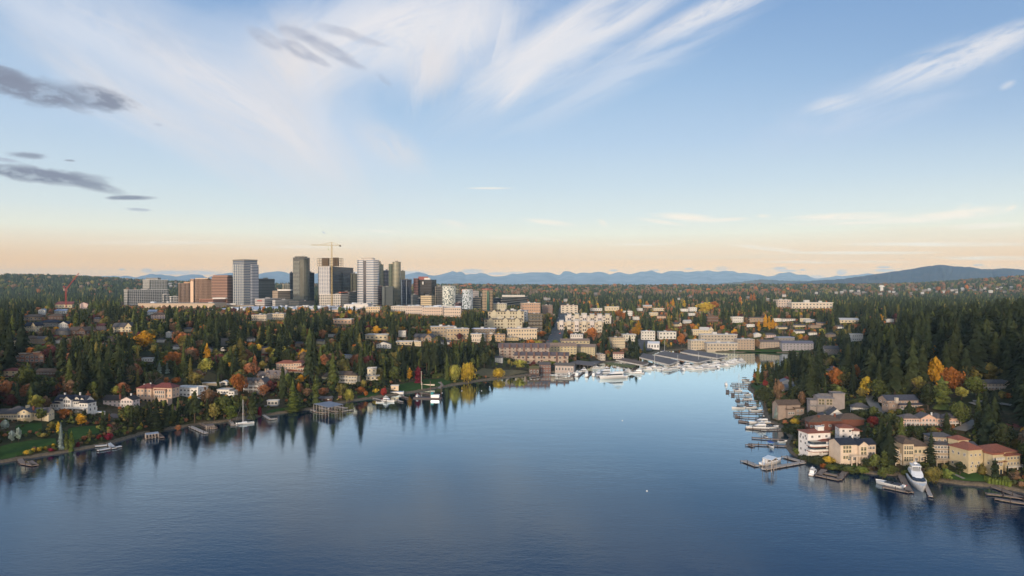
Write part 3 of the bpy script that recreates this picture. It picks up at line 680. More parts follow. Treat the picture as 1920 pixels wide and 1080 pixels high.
def tree_px(k, c, px, pb, hpx, wpx=None):
    x, y, z = ground(px, pb); h = hpx * y / F; ws = 1.0
    if wpx: ws = (wpx / 2) / (hpx * KIND[k]['rad'])
    TREES.append((k, c, x, y, z, h, ws, True)); KEEP.append((x, y, max(1.5, h * KIND[k]['rad'] * ws * .7)))
HERO = '''broadleaf_tree gold 270 657 38 38|poplar_tree gold 388 684 42 14|broadleaf_tree willow 386 702 32 26|cedar_tree green 344 702 52 30|cedar_tree deep 293 808 66 40
fir_tree dark 150 748 98 40|fir_tree dark 186 742 92 38|fir_tree dark 172 724 84 36|fir_tree green 130 745 76 38|tall_pine dark 222 720 84 34|fir_tree dark 205 705 74 32|fir_tree dark 115 705 70 36
fir_tree dark 440 706 48 26|cypress_tree dark 409 733 34 8|tall_pine dark 365 792 60 34|broadleaf_tree green 420 784 44 36|cypress_tree dark 473 786 54 22|broadleaf_tree orange 447 742 44 28|broadleaf_tree brown 392 772 46 34
bare_tree grey 240 732 58 40|cedar_tree bright 549 772 62 38|fir_tree dark 530 745 60 26|cypress_tree green 592 757 56 18|tall_pine dark 580 724 92 28|tall_pine dark 589 712 84 24|fir_tree green 624 722 62 30|tall_pine dark 676 726 76 26
willow_tree willow 654 753 24 22|shrub red 720 741 14 18|poplar_tree gold 768 716 28 12|cypress_tree crimson 784 718 34 20|broadleaf_tree green 741 718 32 34|fir_tree deep 757 706 62 28|fir_tree dark 775 700 62 26|tall_pine dark 800 700 66 30
tall_pine dark 815 704 62 26|fir_tree dark 835 700 66 28|cypress_tree green 853 692 56 22|fir_tree green 838 712 50 20|willow_tree willow 853 714 30 26|willow_tree yellow 877 717 38 32|willow_tree yellow 935 708 18 26|broadleaf_tree willow 975 693 20 26
broadleaf_tree green 886 690 20 16|broadleaf_tree dark 908 690 30 22|broadleaf_tree plum 862 640 16 14|fir_tree dark 905 664 40 24|fir_tree dark 880 668 46 26|fir_tree dark 925 652 26 20
shrub plum 96 744 20 32|broadleaf_tree orange 121 783 18 22|broadleaf_tree gold 153 799 22 22|cypress_tree yellow 109 810 22 10|fir_tree bluegrey 114 843 52 16|broadleaf_tree bluegrey 22 830 24 14|broadleaf_tree bluegrey 35 830 30 12|broadleaf_tree bluegrey 10 808 22 14
shrub crimson 204 825 14 18|shrub crimson 146 838 10 12|shrub red 205 806 12 10|shrub red 186 824 10 18|shrub crimson 96 846 7 14|shrub yellow 192 800 8 10|shrub yellow 50 851 8 12|shrub yellow 62 848 8 12|shrub yellow 72 846 8 10|shrub yellow 100 838 7 12|shrub yellow 86 842 6 10
cypress_tree green 124 842 34 10|cypress_tree bright 134 846 42 12|broadleaf_tree green 78 790 26 26|broadleaf_tree dark 68 760 46 34|broadleaf_tree green 50 745 60 42|broadleaf_tree olive 178 764 30 18|broadleaf_tree green 176 748 34 22
fir_tree deep 18 700 96 40|fir_tree deep 40 668 84 36|fir_tree dark 5 660 78 36|shrub russet 334 806 10 20|cypress_tree yellow 265 800 9 7|broadleaf_tree green 240 792 34 28|broadleaf_tree dark 258 794 36 26|broadleaf_tree olive 300 795 30 24
broadleaf_tree olive 362 718 14 24|shrub orange 312 717 10 16|shrub orange 330 717 10 18|broadleaf_tree bright 304 690 16 22|broadleaf_tree bright 268 692 16 20|cypress_tree bluegrey 299 700 22 10|cypress_tree bluegrey 314 700 24 10
broadleaf_tree bright 434 792 34 28|broadleaf_tree olive 402 790 36 26|broadleaf_tree olive 460 726 20 18|broadleaf_tree russet 494 744 24 22|shrub crimson 487 780 18 12|shrub plum 505 735 24 40|broadleaf_tree green 540 735 36 26|broadleaf_tree orange 560 738 22 12|shrub russet 564 735 16 12
broadleaf_tree olive 640 748 30 22|broadleaf_tree green 600 706 26 30|broadleaf_tree bright 622 736 14 10|broadleaf_tree orange 676 740 16 20|broadleaf_tree orange 686 744 12 12|broadleaf_tree yellow 705 738 10 12|shrub russet 606 740 14 26|shrub russet 645 716 10 16
broadleaf_tree olive 712 712 24 20|broadleaf_tree green 725 702 34 28|shrub bright 712 719 8 8|broadleaf_tree yellow 485 660 16 16|broadleaf_tree yellow 505 664 14 20|shrub red 596 696 10 18
fir_tree deep 1181 668 40 18|fir_tree deep 1193 672 44 20|fir_tree dark 1133 655 54 20|broadleaf_tree orange 1111 637 24 20|poplar_tree gold 1197 634 34 14|broadleaf_tree gold 1190 632 20 16|broadleaf_tree orange 1068 632 14 10|fir_tree dark 1061 636 26 16
broadleaf_tree orange 1278 650 26 24|poplar_tree gold 1423 624 24 9|poplar_tree gold 1435 622 34 10|poplar_tree gold 1442 622 30 10|poplar_tree gold 1449 622 26 9|poplar_tree gold 1252 579 14 5|poplar_tree gold 1262 579 20 6|poplar_tree yellow 1283 578 16 8
poplar_tree orange 1388 570 16 7|poplar_tree orange 1408 566 16 7|poplar_tree orange 1414 566 18 6|broadleaf_tree yellow 1322 590 24 34|broadleaf_tree orange 1340 582 18 24|broadleaf_tree orange 1016 634 14 16|broadleaf_tree olive 1027 606 20 18|broadleaf_tree orange 1172 603 18 16
broadleaf_tree orange 1161 598 18 14|fir_tree dark 1175 615 34 18|broadleaf_tree brown 1420 655 20 14|broadleaf_tree plum 1052 660 16 14|cypress_tree olive 1007 674 20 10|shrub green 1090 672 12 40|shrub bright 1060 680 8 40|shrub bright 1030 684 8 44|broadleaf_tree plum 1000 690 14 14
fir_tree deep 1455 722 46 20|cypress_tree deep 1462 722 42 16|fir_tree dark 1487 692 32 24|broadleaf_tree dark 1434 764 42 32|broadleaf_tree brown 1460 762 52 20|fir_tree bluegrey 1457 786 34 16|broadleaf_tree yellow 1492 800 16 18|shrub red 1435 724 12 10|shrub green 1420 742 12 20|shrub dark 1480 812 12 28
broadleaf_tree orange 1569 730 42 32|broadleaf_tree orange 1605 716 34 22|broadleaf_tree yellow 1626 746 42 26|broadleaf_tree olive 1616 750 24 20|fir_tree green 1660 736 44 28|fir_tree deep 1535 716 74 50|fir_tree dark 1590 712 70 36|tall_pine deep 1632 715 100 34|tall_pine deep 1648 718 112 38|fir_tree deep 1600 742 60 26
fir_tree dark 1505 760 60 24|fir_tree dark 1482 750 46 20|broadleaf_tree brown 1504 766 34 16|shrub red 1640 797 17 27|fir_tree deep 1716 728 124 52|fir_tree deep 1692 722 110 46|tall_pine deep 1672 725 110 40|fir_tree deep 1740 716 116 46|fir_tree deep 1765 702 110 46
broadleaf_tree gold 1755 738 72 38|broadleaf_tree orange 1784 738 52 34|broadleaf_tree orange 1797 735 40 30|broadleaf_tree gold 1752 672 26 18|cypress_tree green 1766 768 66 42|broadleaf_tree dark 1740 768 50 30|broadleaf_tree willow 1803 750 26 30|broadleaf_tree green 1800 800 50 32|broadleaf_tree olive 1857 722 44 42
bare_tree olive 1815 728 52 22|bare_tree grey 1830 722 50 20|broadleaf_tree olive 1828 726 34 24|fir_tree deep 1790 700 110 50|fir_tree deep 1825 692 118 54|fir_tree deep 1860 690 116 56|fir_tree deep 1892 700 124 56|fir_tree deep 1915 690 116 50
broadleaf_tree dark 1880 850 60 52|broadleaf_tree green 1862 826 40 36|shrub orange 1852 790 8 16|fir_tree deep 1667 872 84 44|fir_tree dark 1652 850 80 30|fir_tree green 1690 846 66 34|cypress_tree green 1658 880 40 22|cedar_tree deep 1746 868 60 36|willow_tree olive 1749 905 30 36
broadleaf_tree bright 1776 902 24 26|broadleaf_tree green 1640 882 32 26|broadleaf_tree yellow 1642 868 18 14|broadleaf_tree dark 1625 880 22 20|broadleaf_tree olive 1568 852 22 20|broadleaf_tree yellow 1554 872 18 20|shrub orange 1544 876 8 12|cypress_tree deep 1572 822 22 6|cypress_tree deep 1614 822 28 6|cypress_tree deep 1624 824 32 7
broadleaf_tree dark 1800 890 26 30|shrub green 1818 884 16 22|shrub olive 1834 880 18 24|shrub olive 1842 890 18 22|cypress_tree deep 1866 902 46 20|shrub bright 1885 906 14 24|cypress_tree deep 1889 892 22 5|fir_tree dark 1775 812 40 30|fir_tree dark 1705 790 40 26|shrub olive 1690 862 20 24|shrub green 1710 884 14 24
broadleaf_tree olive 1682 822 30 20|shrub green 1670 890 20 26|shrub green 1560 880 10 40|shrub green 1590 885 12 44|shrub bright 1616 886 12 36|shrub dark 1533 866 12 34|shrub green 1500 838 16 26|shrub bright 1496 852 12 20|broadleaf_tree dark 1522 790 22 22|shrub green 1545 786 14 40
fir_tree dark 1536 758 40 24|broadleaf_tree plum 1735 744 12 18|fir_tree deep 120 690 60 30|fir_tree dark 232 760 40 22|broadleaf_tree orange 1890 748 12 14|shrub green 1700 892 12 20|broadleaf_tree green 1655 900 26 22|shrub green 1725 902 14 30'''
for ln in HERO.replace('\n', '|').split('|'):
    k, c, a, b, h, w = ln.split(); tree_px(k, c, float(a), float(b), float(h), float(w))
# ------------------------------------------------------------------ windows (one metre unit meshes, scaled per use)
PANE = mat((46, 54, 62), 'window'); WHT = mat((214, 210, 204), 'wall')
def unit_window(fr):
    q = MB(); q.box(-.46, .46, -.03, .03, .05, .95, 1); t = .07
    for b in ((-.5, -.5 + t, 0, 1), (.5 - t, .5, 0, 1), (-.5 + t, .5 - t, 0, t), (-.5 + t, .5 - t, 1 - t, 1)): q.box(b[0], b[1], -.06, .05, b[2], b[3])
    q.box(-.02, .02, -.05, .04, t, 1 - t)
    return q.mesh('window', [fr, PANE])
def unit_frame(fr):
    q = MB(); t = .08
    for b in ((-.5, -.5 + t, 0, 1), (.5 - t, .5, 0, 1), (-.5 + t, .5 - t, 0, t), (-.5 + t, .5 - t, 1 - t, 1), (-.025, .025, t, 1 - t), (-.5 + t, -.03, .62, .66), (.03, .5 - t, .62, .66)): q.box(b[0], b[1], -.07, .05, b[2], b[3])
    return q.mesh('window', [fr])
_U = {}
def uw(kind, fr):
    k = (kind, fr.name)
    if k not in _U: _U[k] = unit_window(fr) if kind == 'w' else unit_frame(fr)
    return _U[k]
_p = MB(); _p.box(-.44, .44, -.02, .02, .06, .94); PANEM = _p.mesh('pane', PANE)
RZ_ = {'f': 0, 'r': math.pi / 2, 'b': math.pi, 'l': -math.pi / 2}
def window(par, x, y, z, w, h, side='f', fr=None, hero=False, n=[0]):
    fr = fr or WHT
    o = link('window', uw('f' if hero else 'w', fr), par, (x, y, z), (w, 1, h), RZ_[side])
    if hero: link('pane', PANEM, o)
    return o
def row(par, x0, x1, y, z, cols, w, h, side='f', fr=None, hero=False):
    for i in range(cols):
        c = x0 + (x1 - x0) * (i + .5) / cols
        if side == 'f': window(par, c, y - .04, z, w, h, 'f', fr, hero)
        elif side == 'b': window(par, c, y + .04, z, w, h, 'b', fr, hero)
        elif side == 'l': window(par, y - .04, c, z, w, h, 'l', fr, hero)
        else: window(par, y + .04, c, z, w, h, 'r', fr, hero)
# ------------------------------------------------------------------ roofs
def roof_hip(q, x0, x1, y0, y1, z, rh, ov=.7):
    x0 -= ov; x1 += ov; y0 -= ov; y1 += ov; w, d = x1 - x0, y1 - y0; k = min(w, d) / 2
    if w >= d: a, b = (x0 + k, (y0+y1)/2, z + rh), (x1 - k - .001, (y0+y1)/2, z + rh)
    else: a, b = ((x0+x1)/2, y0 + k, z + rh), ((x0+x1)/2, y1 - k - .001, z + rh)
    c = [(x0,y0,z),(x1,y0,z),(x1,y1,z),(x0,y1,z)]; e = [(p[0], p[1], z - .28) for p in c]
    if w >= d: fs = [[c[0],c[1],b,a],[c[1],c[2],b],[c[2],c[3],a,b],[c[3],c[0],a]]
    else: fs = [[c[0],c[1],a],[c[1],c[2],b,a],[c[2],c[3],b],[c[3],c[0],a,b]]
    for f in fs: q.face(f)
    for i in range(4): q.face([e[i], e[(i+1)%4], c[(i+1)%4], c[i]])
    q.face(e[::-1])
def roof_gable(q, x0, x1, y0, y1, z, rh, axis='x', ov=.6, th=.28):
    if axis == 'x':
        x0 -= ov; x1 += ov; ym = (y0+y1)/2; s = rh / (ym - y0); ya, yb = y0 - ov, y1 + ov; za = z - ov * s
        A = [(ya, za), (ym, z + rh), (yb, za), (yb, za - th), (ym, z + rh - th), (ya, za - th)]
        P3 = lambda u, xx: (xx, u[0], u[1]); e0, e1 = x0, x1
    else:
        y0 -= ov; y1 += ov; xm = (x0+x1)/2; s = rh / (xm - x0); xa, xb = x0 - ov, x1 + ov; za = z - ov * s
        A = [(xa, za), (xm, z + rh), (xb, za), (xb, za - th), (xm, z + rh - th), (xa, za - th)]
        P3 = lambda u, yy: (u[0], yy, u[1]); e0, e1 = y0, y1
    for i in range(6):
        j = (i + 1) % 6; q.face([P3(A[i], e0), P3(A[j], e0), P3(A[j], e1), P3(A[i], e1)])
    for e in (e0, e1): q.face([P3(A[0], e), P3(A[1], e), P3(A[4], e), P3(A[5], e)]); q.face([P3(A[1], e), P3(A[2], e), P3(A[3], e), P3(A[4], e)])
def module(par, m, wallm, roofm, fr=None, hero=False, sink=5):
    """m = (x0,x1,y0,y1,z0,h,roof,rh,(cols,rows),(ww,wh)[,wall][,roofcol])"""
    x0, x1, y0, y1, z0, h, rt, rh, cr, wh = m[:10]
    wm_ = m[10] if len(m) > 10 and m[10] else wallm; rm = m[11] if len(m) > 11 and m[11] else roofm
    q = MB(); q.box(x0, x1, y0, y1, z0 - (sink if z0 == 0 else 0), z0 + h)
    zt = z0 + h
    if rt == 'gx':
        ym = (y0+y1)/2
        for x in (x0 + .003, x1 - .003): q.face([(x, y0, zt), (x, y1, zt), (x, ym, zt + rh - .05)])
    if rt == 'gy':
        xm = (x0+x1)/2
        for y in (y0 + .003, y1 - .003): q.face([(x0, y, zt), (x1, y, zt), (xm, y, zt + rh - .05)])
    q.obj('wall', wm_, par)
    r = MB()
    if rt == 'hip': roof_hip(r, x0, x1, y0, y1, zt + .3, rh)
    elif rt == 'gx': roof_gable(r, x0, x1, y0, y1, zt + .28, rh, 'x')
    elif rt == 'gy': roof_gable(r, x0, x1, y0, y1, zt + .28, rh, 'y')
    elif rt == 'shed':
        r.face([(x0-.6,y0-.6,zt+.05),(x1+.6,y0-.6,zt+.05),(x1+.6,y1+.6,zt+rh),(x0-.6,y1+.6,zt+rh)]); r.face([(x0-.6,y0-.6,zt-.2),(x0-.6,y1+.6,zt+rh-.25),(x1+.6,y1+.6,zt+rh-.25),(x1+.6,y0-.6,zt-.2)])
        r.box(x0-.6, x1+.6, y0-.62, y0-.5, zt-.2, zt+.05); q2 = MB(); q2.face([(x1,y0,zt),(x1,y1,zt),(x1,y1,zt+rh-.3)]); q2.face([(x0,y0,zt),(x0,y1,zt),(x0,y1,zt+rh-.3)]); q2.obj('gable_wall', wm_, par)
    elif rt == 'flat':
        r.box(x0 - .35, x1 + .35, y0 - .35, y1 + .35, zt, zt + .3)
        for b in ((x0-.35, x1+.35, y0-.35, y0-.05), (x0-.35, x1+.35, y1+.05, y1+.35), (x0-.35, x0-.05, y0-.05, y1+.05), (x1+.05, x1+.35, y0-.05, y1+.05)): r.box(b[0], b[1], b[2], b[3], zt + .3, zt + .3 + rh)
    ro = r.obj('roof', rm, par) if rt else None
    c, n = cr; ww, hh = wh
    for k in range(n):
        z = z0 + h / max(n, 1) * k + (h / max(n, 1) - hh) * .55
        if c: row(par, x0 + .4, x1 - .4, y0, z, c, ww, hh, 'f', fr, hero)
        d = max(1, int((y1 - y0) / 4.5))
        if y1 - y0 > 3 and c:
            row(par, y0 + .4, y1 - .4, x0, z, d, min(ww, 1.5), hh, 'l', fr, False); row(par, y0 + .4, y1 - .4, x1, z, d, min(ww, 1.5), hh, 'r', fr, False)
    return ro
def chimney(par, x, y, z, h=2.0, m=None, w=.9):
    q = MB(); q.box(x - w/2, x + w/2, y - w/2, y + w/2, z - 3, z + h); q.box(x - w/2 - .12, x + w/2 + .12, y - w/2 - .12, y + w/2 + .12, z + h, z + h + .2)
    q.obj('chimney', m or WHT, par)
def balcony(par, x0, x1, y0, y1, z, m=None, posts=0, rail=True, under=0):
    m = m or WHT; q = MB(); q.box(x0, x1, y0, y1, z - .3, z)
    b = q.obj('balcony', m, par)
    if rail:
        r = MB(); n = max(2, int((x1 - x0) / 1.0))
        r.box(x0, x1, y0, y0 + .1, z + .95, z + 1.08); r.box(x0, x0 + .1, y0 + .1, y1, z + .95, z + 1.08); r.box(x1 - .1, x1, y0 + .1, y1, z + .95, z + 1.08)
        for i in range(n + 1):
            xx = x0 + .05 + (x1 - x0 - .1) * i / n; r.box(xx - .05, xx + .05, y0 + .01, y0 + .09, z, z + .95)
        r.box(x0 + .05, x1 - .05, y0 + .03, y0 + .07, z + .3, z + .5)
        r.obj('railing', m, b)
    for i in range(posts):
        xx = x0 + .25 + (x1 - x0 - .5) * i / max(posts - 1, 1); p = MB(); p.box(xx - .2, xx + .2, y0 + .1, y0 + .5, under - 4, z - .3); p.obj('post', m, par)
def place(name, label, cat, px, pb, wpx, wnom, rz=0, lm=None, hpx=None, group=None, depth=14, prot=.12, z=None):
    x, y, zz = ground(px, pb)
    s = wpx * y / F / wnom
    t = thing(name, label, cat, (x, y, zz if z is None else z), R(rz), group, s)
    if hpx: PROT.append((px - wpx/2, px + wpx/2, pb - hpx, pb - hpx * prot, y))
    hw = wpx / 2 * y / F
    n = max(1, int(hw / 4)); c, sn = math.cos(R(rz)), math.sin(R(rz))
    for i in range(-n, n + 1):
        for j in range(0, int(depth * s) + 4, 5):
            a, b = hw * i / n, j; KEEP.append((x + a * c - b * sn, y + a * sn + b * c, 5.0))
    if lm: LM.append((px, pb - (hpx or 20) / 2, lm))
    return t
c_ = lambda *a, k='wall': mat(a, k)
cream = c_(206,188,150); white = c_(212,208,200); peach = c_(194,164,138); beige = c_(178,160,130); grey = c_(132,126,122); tan = c_(150,128,104); brick = c_(116,68,52, k='brick')
navy = c_(46,50,62, k='roof'); slate = c_(84,82,84, k='roof'); brownr = c_(92,78,68, k='roof'); terra = c_(142,82,62, k='tile'); redr = c_(122,62,56, k='tile'); flatg = c_(150,150,150, k='roof'); darkr = c_(62,58,56, k='roof'); lgrey = c_(186,184,180, k='roof')
yell = c_(186,168,128); cedarw = c_(128,86,62)
# ------------------------------------------------------------------ houses on the left shore
t = place('house', 'long low cream house with grey roof and tall gabled window bay, leftmost by the water', 'house', 43, 787, 88, 40, 6, 'the grey-roofed cream house', 30)
for m in [(-20,-3,0,9,0,5.6,'gx',3.2,(8,1),(1.5,1.7)), (-3,8,-3,9,0,6.6,'gy',2.8,(4,1),(2.0,2.6)), (8,20,1,10,0,5.8,'gx',3.2,(4,1),(1.6,1.5)), (-14,-4,6,14,3,4.5,'hip',2.5,(0,0),(1,1))]: module(t, m, cream, slate, hero=True)
chimney(t, 7, 3, 9, 1.8, brick, 1.4); chimney(t, -1, 9, 9, 1.6, cream, 2.4); balcony(t, -20, 8, -5, -3, 1.6, cream, 7); window(t, 2.5, -3.05, 6.2, 1.6, 1.6, 'f', None, True)
t = place('house', 'big white house with navy roof, arched central gable window and curved white terraces', 'house', 131, 771, 80, 34, -10, 'the navy-roofed white house', 38)
for m in [(-14,14,0,9,3.2,5.2,'gx',3.6,(0,0),(1.3,1.8)), (-4,3,-2.5,6,3.2,6.6,'gy',2.6,(3,2),(1.7,2.3)), (-17,-9,-1,8,2.0,4.0,'hip',2.4,(3,1),(1.4,2)), (9,17,-1,8,3.2,3.8,'hip',2.2,(3,1),(1.5,1.6)),
          (-10,-5.5,.8,6,8.6,1.9,'hip',1.4,(2,1),(1.1,1.2)), (4,7.5,.8,6,8.6,1.9,'gy',1.1,(2,1),(1.1,1.2)), (9,12,.8,6,8.2,1.7,'gy',1.1,(1,1),(1.3,1.2)), (-14,17,-1,9,0,3.2,None,0,(9,1),(2.2,2.2))]: module(t, m, white, navy, hero=True)
balcony(t, -4, 17, -5, -1, 3.2, white, 5); balcony(t, -17, -7, -4, -1, 2.0, white, 3); chimney(t, -9, 5, 11, 2.4); chimney(t, 5, 5, 12, 2.2); row(t, 3.5, 9, 0, 5.6, 3, 1.5, 1.8, 'f', None, True)
t = place('house', 'pink-white two-storey house with dark gabled roof beside the bare plot', 'house', 222, 763, 60, 26, -4, 'the dark-roofed pinkish house', 27)
for m in [(-13,3,0,9,0,5.6,'gx',3.2,(4,2),(1.7,1.5)), (3,13,-1.5,8,0,6,'gy',2.4,(4,2),(1.7,1.9))]: module(t, m, c_(214,196,190), darkr, hero=True)
chimney(t, 1, 1, 8, 1.8, brick, 1.2); chimney(t, 7, 6, 8, 2); balcony(t, 3, 13, -3, -1.5, 3, white, 3)
t = place('mansion', 'three-storey peach mansion with red hip roof and arched lower terrace', 'mansion', 288, 752, 70, 32, -8, 'the peach mansion', 44)
for m in [(-16,-2,0,12,2.4,8.2,'hip',3.4,(4,2),(1.5,2)), (-2,16,1.5,12,2.4,8.8,'hip',3.6,(6,2),(1.5,2.1)), (1,11,-.5,3,2.4,7.2,'flat',.4,(5,2),(1.4,2.6)), (-10,16,-4,2,0,2.4,None,0,(0,0),(1,1)), (-16,-10,-1,8,0,2.4,None,0,(2,1),(1.4,1.5))]: module(t, m, peach, redr, hero=True)
for i in range(7):                                                    # arched openings of the lower terrace
    q = MB(); x = -8.4 + i * 3.7; p = [(x - 1.1, 0), (x + 1.1, 0)] + [(x + 1.1 * math.cos(a), 1.1 + 1.0 * math.sin(a)) for a in [math.pi * k / 8 for k in range(9)]]
    q.face([(u, -4.04, v) for u, v in p]); q.obj('archway', PANE, t)
balcony(t, -10, 16, -4.6, -4, 2.8, peach, 0); chimney(t, -7, 6, 13, 1.6); chimney(t, -13, 6, 12, 1.4)
t = place('house', 'stark white flat-roofed modern house right of the peach mansion', 'house', 350, 744, 50, 22, -14, 'the stark modern house', 27)
for m in [(-11,11,0,12,0,7,'flat',.5,(6,2),(2.1,1.5)), (-12,-6,2,10,0,7.3,'flat',.3,(1,2),(1.6,1.5))]: module(t, m, c_(224,220,212), lgrey, hero=True)
q = MB(); q.box(10.2, 11.4, -.6, .4, -4, 8.6); q.obj('chimney', white, t)
t = place('carport', 'long low white-roofed carport on the slope right of the modern house', 'carport', 396, 723, 36, 22, -6, None, 8)
module(t, (-11,11,0,6,0,2.6,'flat',.3,(0,0),(1,1)), beige, lgrey)
t = place('house', 'low white flat-roofed house with wide picture windows on the slope behind the sailboat', 'house', 424, 740, 36, 18, -6, 'the low flat-roofed house', 17)
for m in [(-9,3,0,9,0,4.4,'flat',.3,(4,1),(2.2,1.7)), (3,9,-2,7,0,3.2,'flat',.2,(2,1),(2,1.6))]: module(t, m, c_(220,216,206), lgrey, hero=True)
t = place('garden_pavilion', 'small white gabled pavilion above the low flat-roofed house', 'pavilion', 420, 722, 12, 6, 0)
module(t, (-3,3,0,5,0,2.6,'gy',1.5,(1,1),(2,1.4)), white, white)
t = place('house', 'tall grey-shingled house with white-trimmed gables and round-topped windows', 'house', 478, 737, 42, 20, -8, 'the grey-shingled gabled house', 35)
for m in [(-10,4,0,9,0,9.6,'gx',3.4,(4,3),(1.7,1.8)), (4,10,-2,9,0,10.4,'gy',3,(2,3),(1.9,2.1)), (-6,-2,-.8,3,9,1.6,'gy',1.6,(1,1),(1.6,1.3)), (0,3,-.8,3,9,1.4,'gy',1.4,(1,1),(1.3,1.2))]: module(t, m, c_(120,108,104), slate, hero=True)
for k in (3.2, 6.4): balcony(t, -10, 4, -2, 0, k, white, 4)
chimney(t, 5, 5, 12, 2.4)
t = place('mansion', 'brown stone mansion with five chimneys and a row of dormers', 'mansion', 507, 714, 58, 34, -10, 'the many-chimneyed mansion', 32)
for m in [(-17,-7,2,12,0,5.5,'gx',3.6,(3,2),(1.4,1.3)), (-7,17,0,11,0,6.4,'gx',4.6,(7,2),(1.9,1.8)), (-5,-2,.6,5,6.8,1.5,'gy',1.5,(1,1),(1.4,1.1)), (4,7,.6,5,6.8,1.5,'gy',1.5,(1,1),(1.4,1.1)), (11,14,.6,5,6.8,1.5,'gy',1.5,(1,1),(1.4,1.1))]: module(t, m, c_(122,98,82), c_(112,104,102, k='roof'), hero=True)
for x in (-9,-6,1,9,15): chimney(t, x, 6, 10.6, 1.8, tan, 1.5)
balcony(t, -7, 17, -3, 0, 3.2, tan, 5)
t = place('mansion', 'peach mansion with terracotta roof stepping down the slope beside tall pines', 'mansion', 548, 699, 66, 34, -6, 'the terracotta-roofed mansion', 30)
for m in [(-17,1,2,13,3,5.6,'hip',2.6,(6,2),(1.5,1.5)), (1,9,0,12,3,6.4,'hip',2.2,(3,2),(1.5,1.7)), (6,17,-2,8,1,4.4,'hip',2,(4,1),(1.6,1.8)), (-2,15,-4,2,-2,4.0,'flat',.6,(5,1),(1.8,1.8))]: module(t, m, peach, terra, hero=True)
t = place('house', 'long beige two-storey house with brown roof and white balconies above the willow', 'house', 636, 717, 70, 32, -4, 'the long beige balconied house', 24)
for m in [(-16,-8,2,16,0,4.6,'shed',1.8,(1,1),(1.4,1.4)), (-8,10,0,10,0,6.4,'gx',2.6,(8,2),(1.8,1.5)), (8,16,-1,9,0,6,'hip',2,(3,2),(2,1.5))]: module(t, m, c_(190,176,140), brownr, hero=True)
for z in (0.4, 3.4): balcony(t, -4, 16, -2.4, 0, z, white, 5)
chimney(t, -5, 5, 8.2, 1.6, cream)
t = place('house', 'narrow cream three-storey house with flat roof terraces between dark firs', 'house', 698, 713, 22, 12, 8, 'the narrow cream house', 26)
for m in [(-5,4,1,9,0,11.5,'flat',.8,(2,3),(1.6,1.8)), (-6,7,-2,6,0,4.6,'flat',.8,(3,1),(2,2.4))]: module(t, m, c_(216,200,166), lgrey, hero=True)
t = place('house', 'cream house with red tiled roof at the left edge, half hidden by firs', 'house', 20, 707, 28, 14, -4, 'the small red-roofed house', 23)
for m in [(-7,6,0,9,0,5.8,'hip',2.2,(2,2),(2,1.5)), (-3,6,-3,1,-2,2.6,'flat',.5,(2,1),(1.6,1.5))]: module(t, m, cream, redr, hero=True)
t = place('house', 'orange-brown flat-roofed house of stacked bays high on the left slope', 'house', 56, 679, 54, 26, 4, 'the orange-brown flat-roofed house', 24)
for m in [(-13,-4,0,9,0,7,'flat',.4,(2,2),(2.6,1.6)), (-4,13,-1,9,0,6,'flat',.4,(4,2),(2.6,1.7)), (2,10,1,8,6,2.4,'flat',.3,(0,0),(1,1))]: module(t, m, c_(150,100,76), tan, hero=True)
t = place('house', 'brown rancher with shallow grey roof in the firs above the white navy-roofed house', 'house', 88, 704, 44, 24, -4, 'the brown rancher', 19)
for m in [(-12,10,0,9,0,3.8,'gx',2.6,(6,1),(2.4,1.5)), (6,14,2,9,0,3.4,'gx',1.8,(2,1),(2,1.2))]: module(t, m, c_(96,70,54), brownr, hero=True)
t = place('garden_pavilion', 'white flat-topped garden pavilion right of the white navy-roofed house', 'pavilion', 184, 780, 14, 5, 0)
q = MB(); q.box(-2.5, 2.5, 0, 4, 2.2, 2.6); q.obj('roof', white, t)
for x in (-2.3, 2.3):
    for y in (.2, 3.8): p = MB(); p.tube((x, y, -1), (x, y, 2.2), .14); p.obj('post', white, t)
t = place('house', 'tiny white flat-roofed cottage in the shrubs above the peach mansion', 'house', 276, 678, 20, 12, 6, None, 10)
module(t, (-6,6,0,6,0,3.4,'flat',.3,(4,1),(1.6,1.3)), white, lgrey)
t = place('pool_house', 'cream pool house beside a blue swimming pool by the water', 'pool house', 740, 732, 14, 8, 4, 'the pool house', 12)
module(t, (-4,4,0,5,0,4.6,'flat',.5,(1,1),(2,1.6)), c_(218,190,150), lgrey)
x, y, z = ground(744, 735); t = thing('swimming_pool', 'blue swimming pool on a raised white terrace at the lake edge', 'swimming pool', (x, y, z), R(4))
q = MB(); q.box(-6, 6, -3, 2.5, -1.5, .5); q.obj('terrace', white, t); q = MB(); q.box(-5.2, 5.2, -2.2, 1.8, .5, .54); q.obj('pool_water', c_(60,130,190, k='window'), t); KEEP.append((x, y, 7))
t = place('beach_house', 'small white beach cabin with flat roof and wide deck at the water', 'cabin', 511, 760, 20, 9, 4, 'the white beach cabin', 13)
module(t, (-4.5,4.5,0,5,0,3.6,'flat',.3,(3,1),(2.2,2.4)), c_(176,168,156), lgrey); balcony(t, -9, 5, -5, 0, .3, c_(136,132,130), 0, False)
t = place('shed', 'dark brown shed with grey roof behind the covered boat dock', 'shed', 610, 752, 24, 12, 0, 'the dark shed', 10)
module(t, (-6,6,0,5,0,2.6,'gx',1.4,(2,1),(1.4,1)), c_(78,52,44), slate)
t = place('play_set', 'wooden play tower with yellow slide on the lakeside lawn', 'play set', 637, 750, 8, 4, 0)
q = MB(); q.box(-1.2, 1.2, 0, 2, 1.6, 1.8)
for a in (-1.1, 1.1):
    for b in (.1, 1.9): q.tube((a, b, -1), (a, b, 3.0), .1)
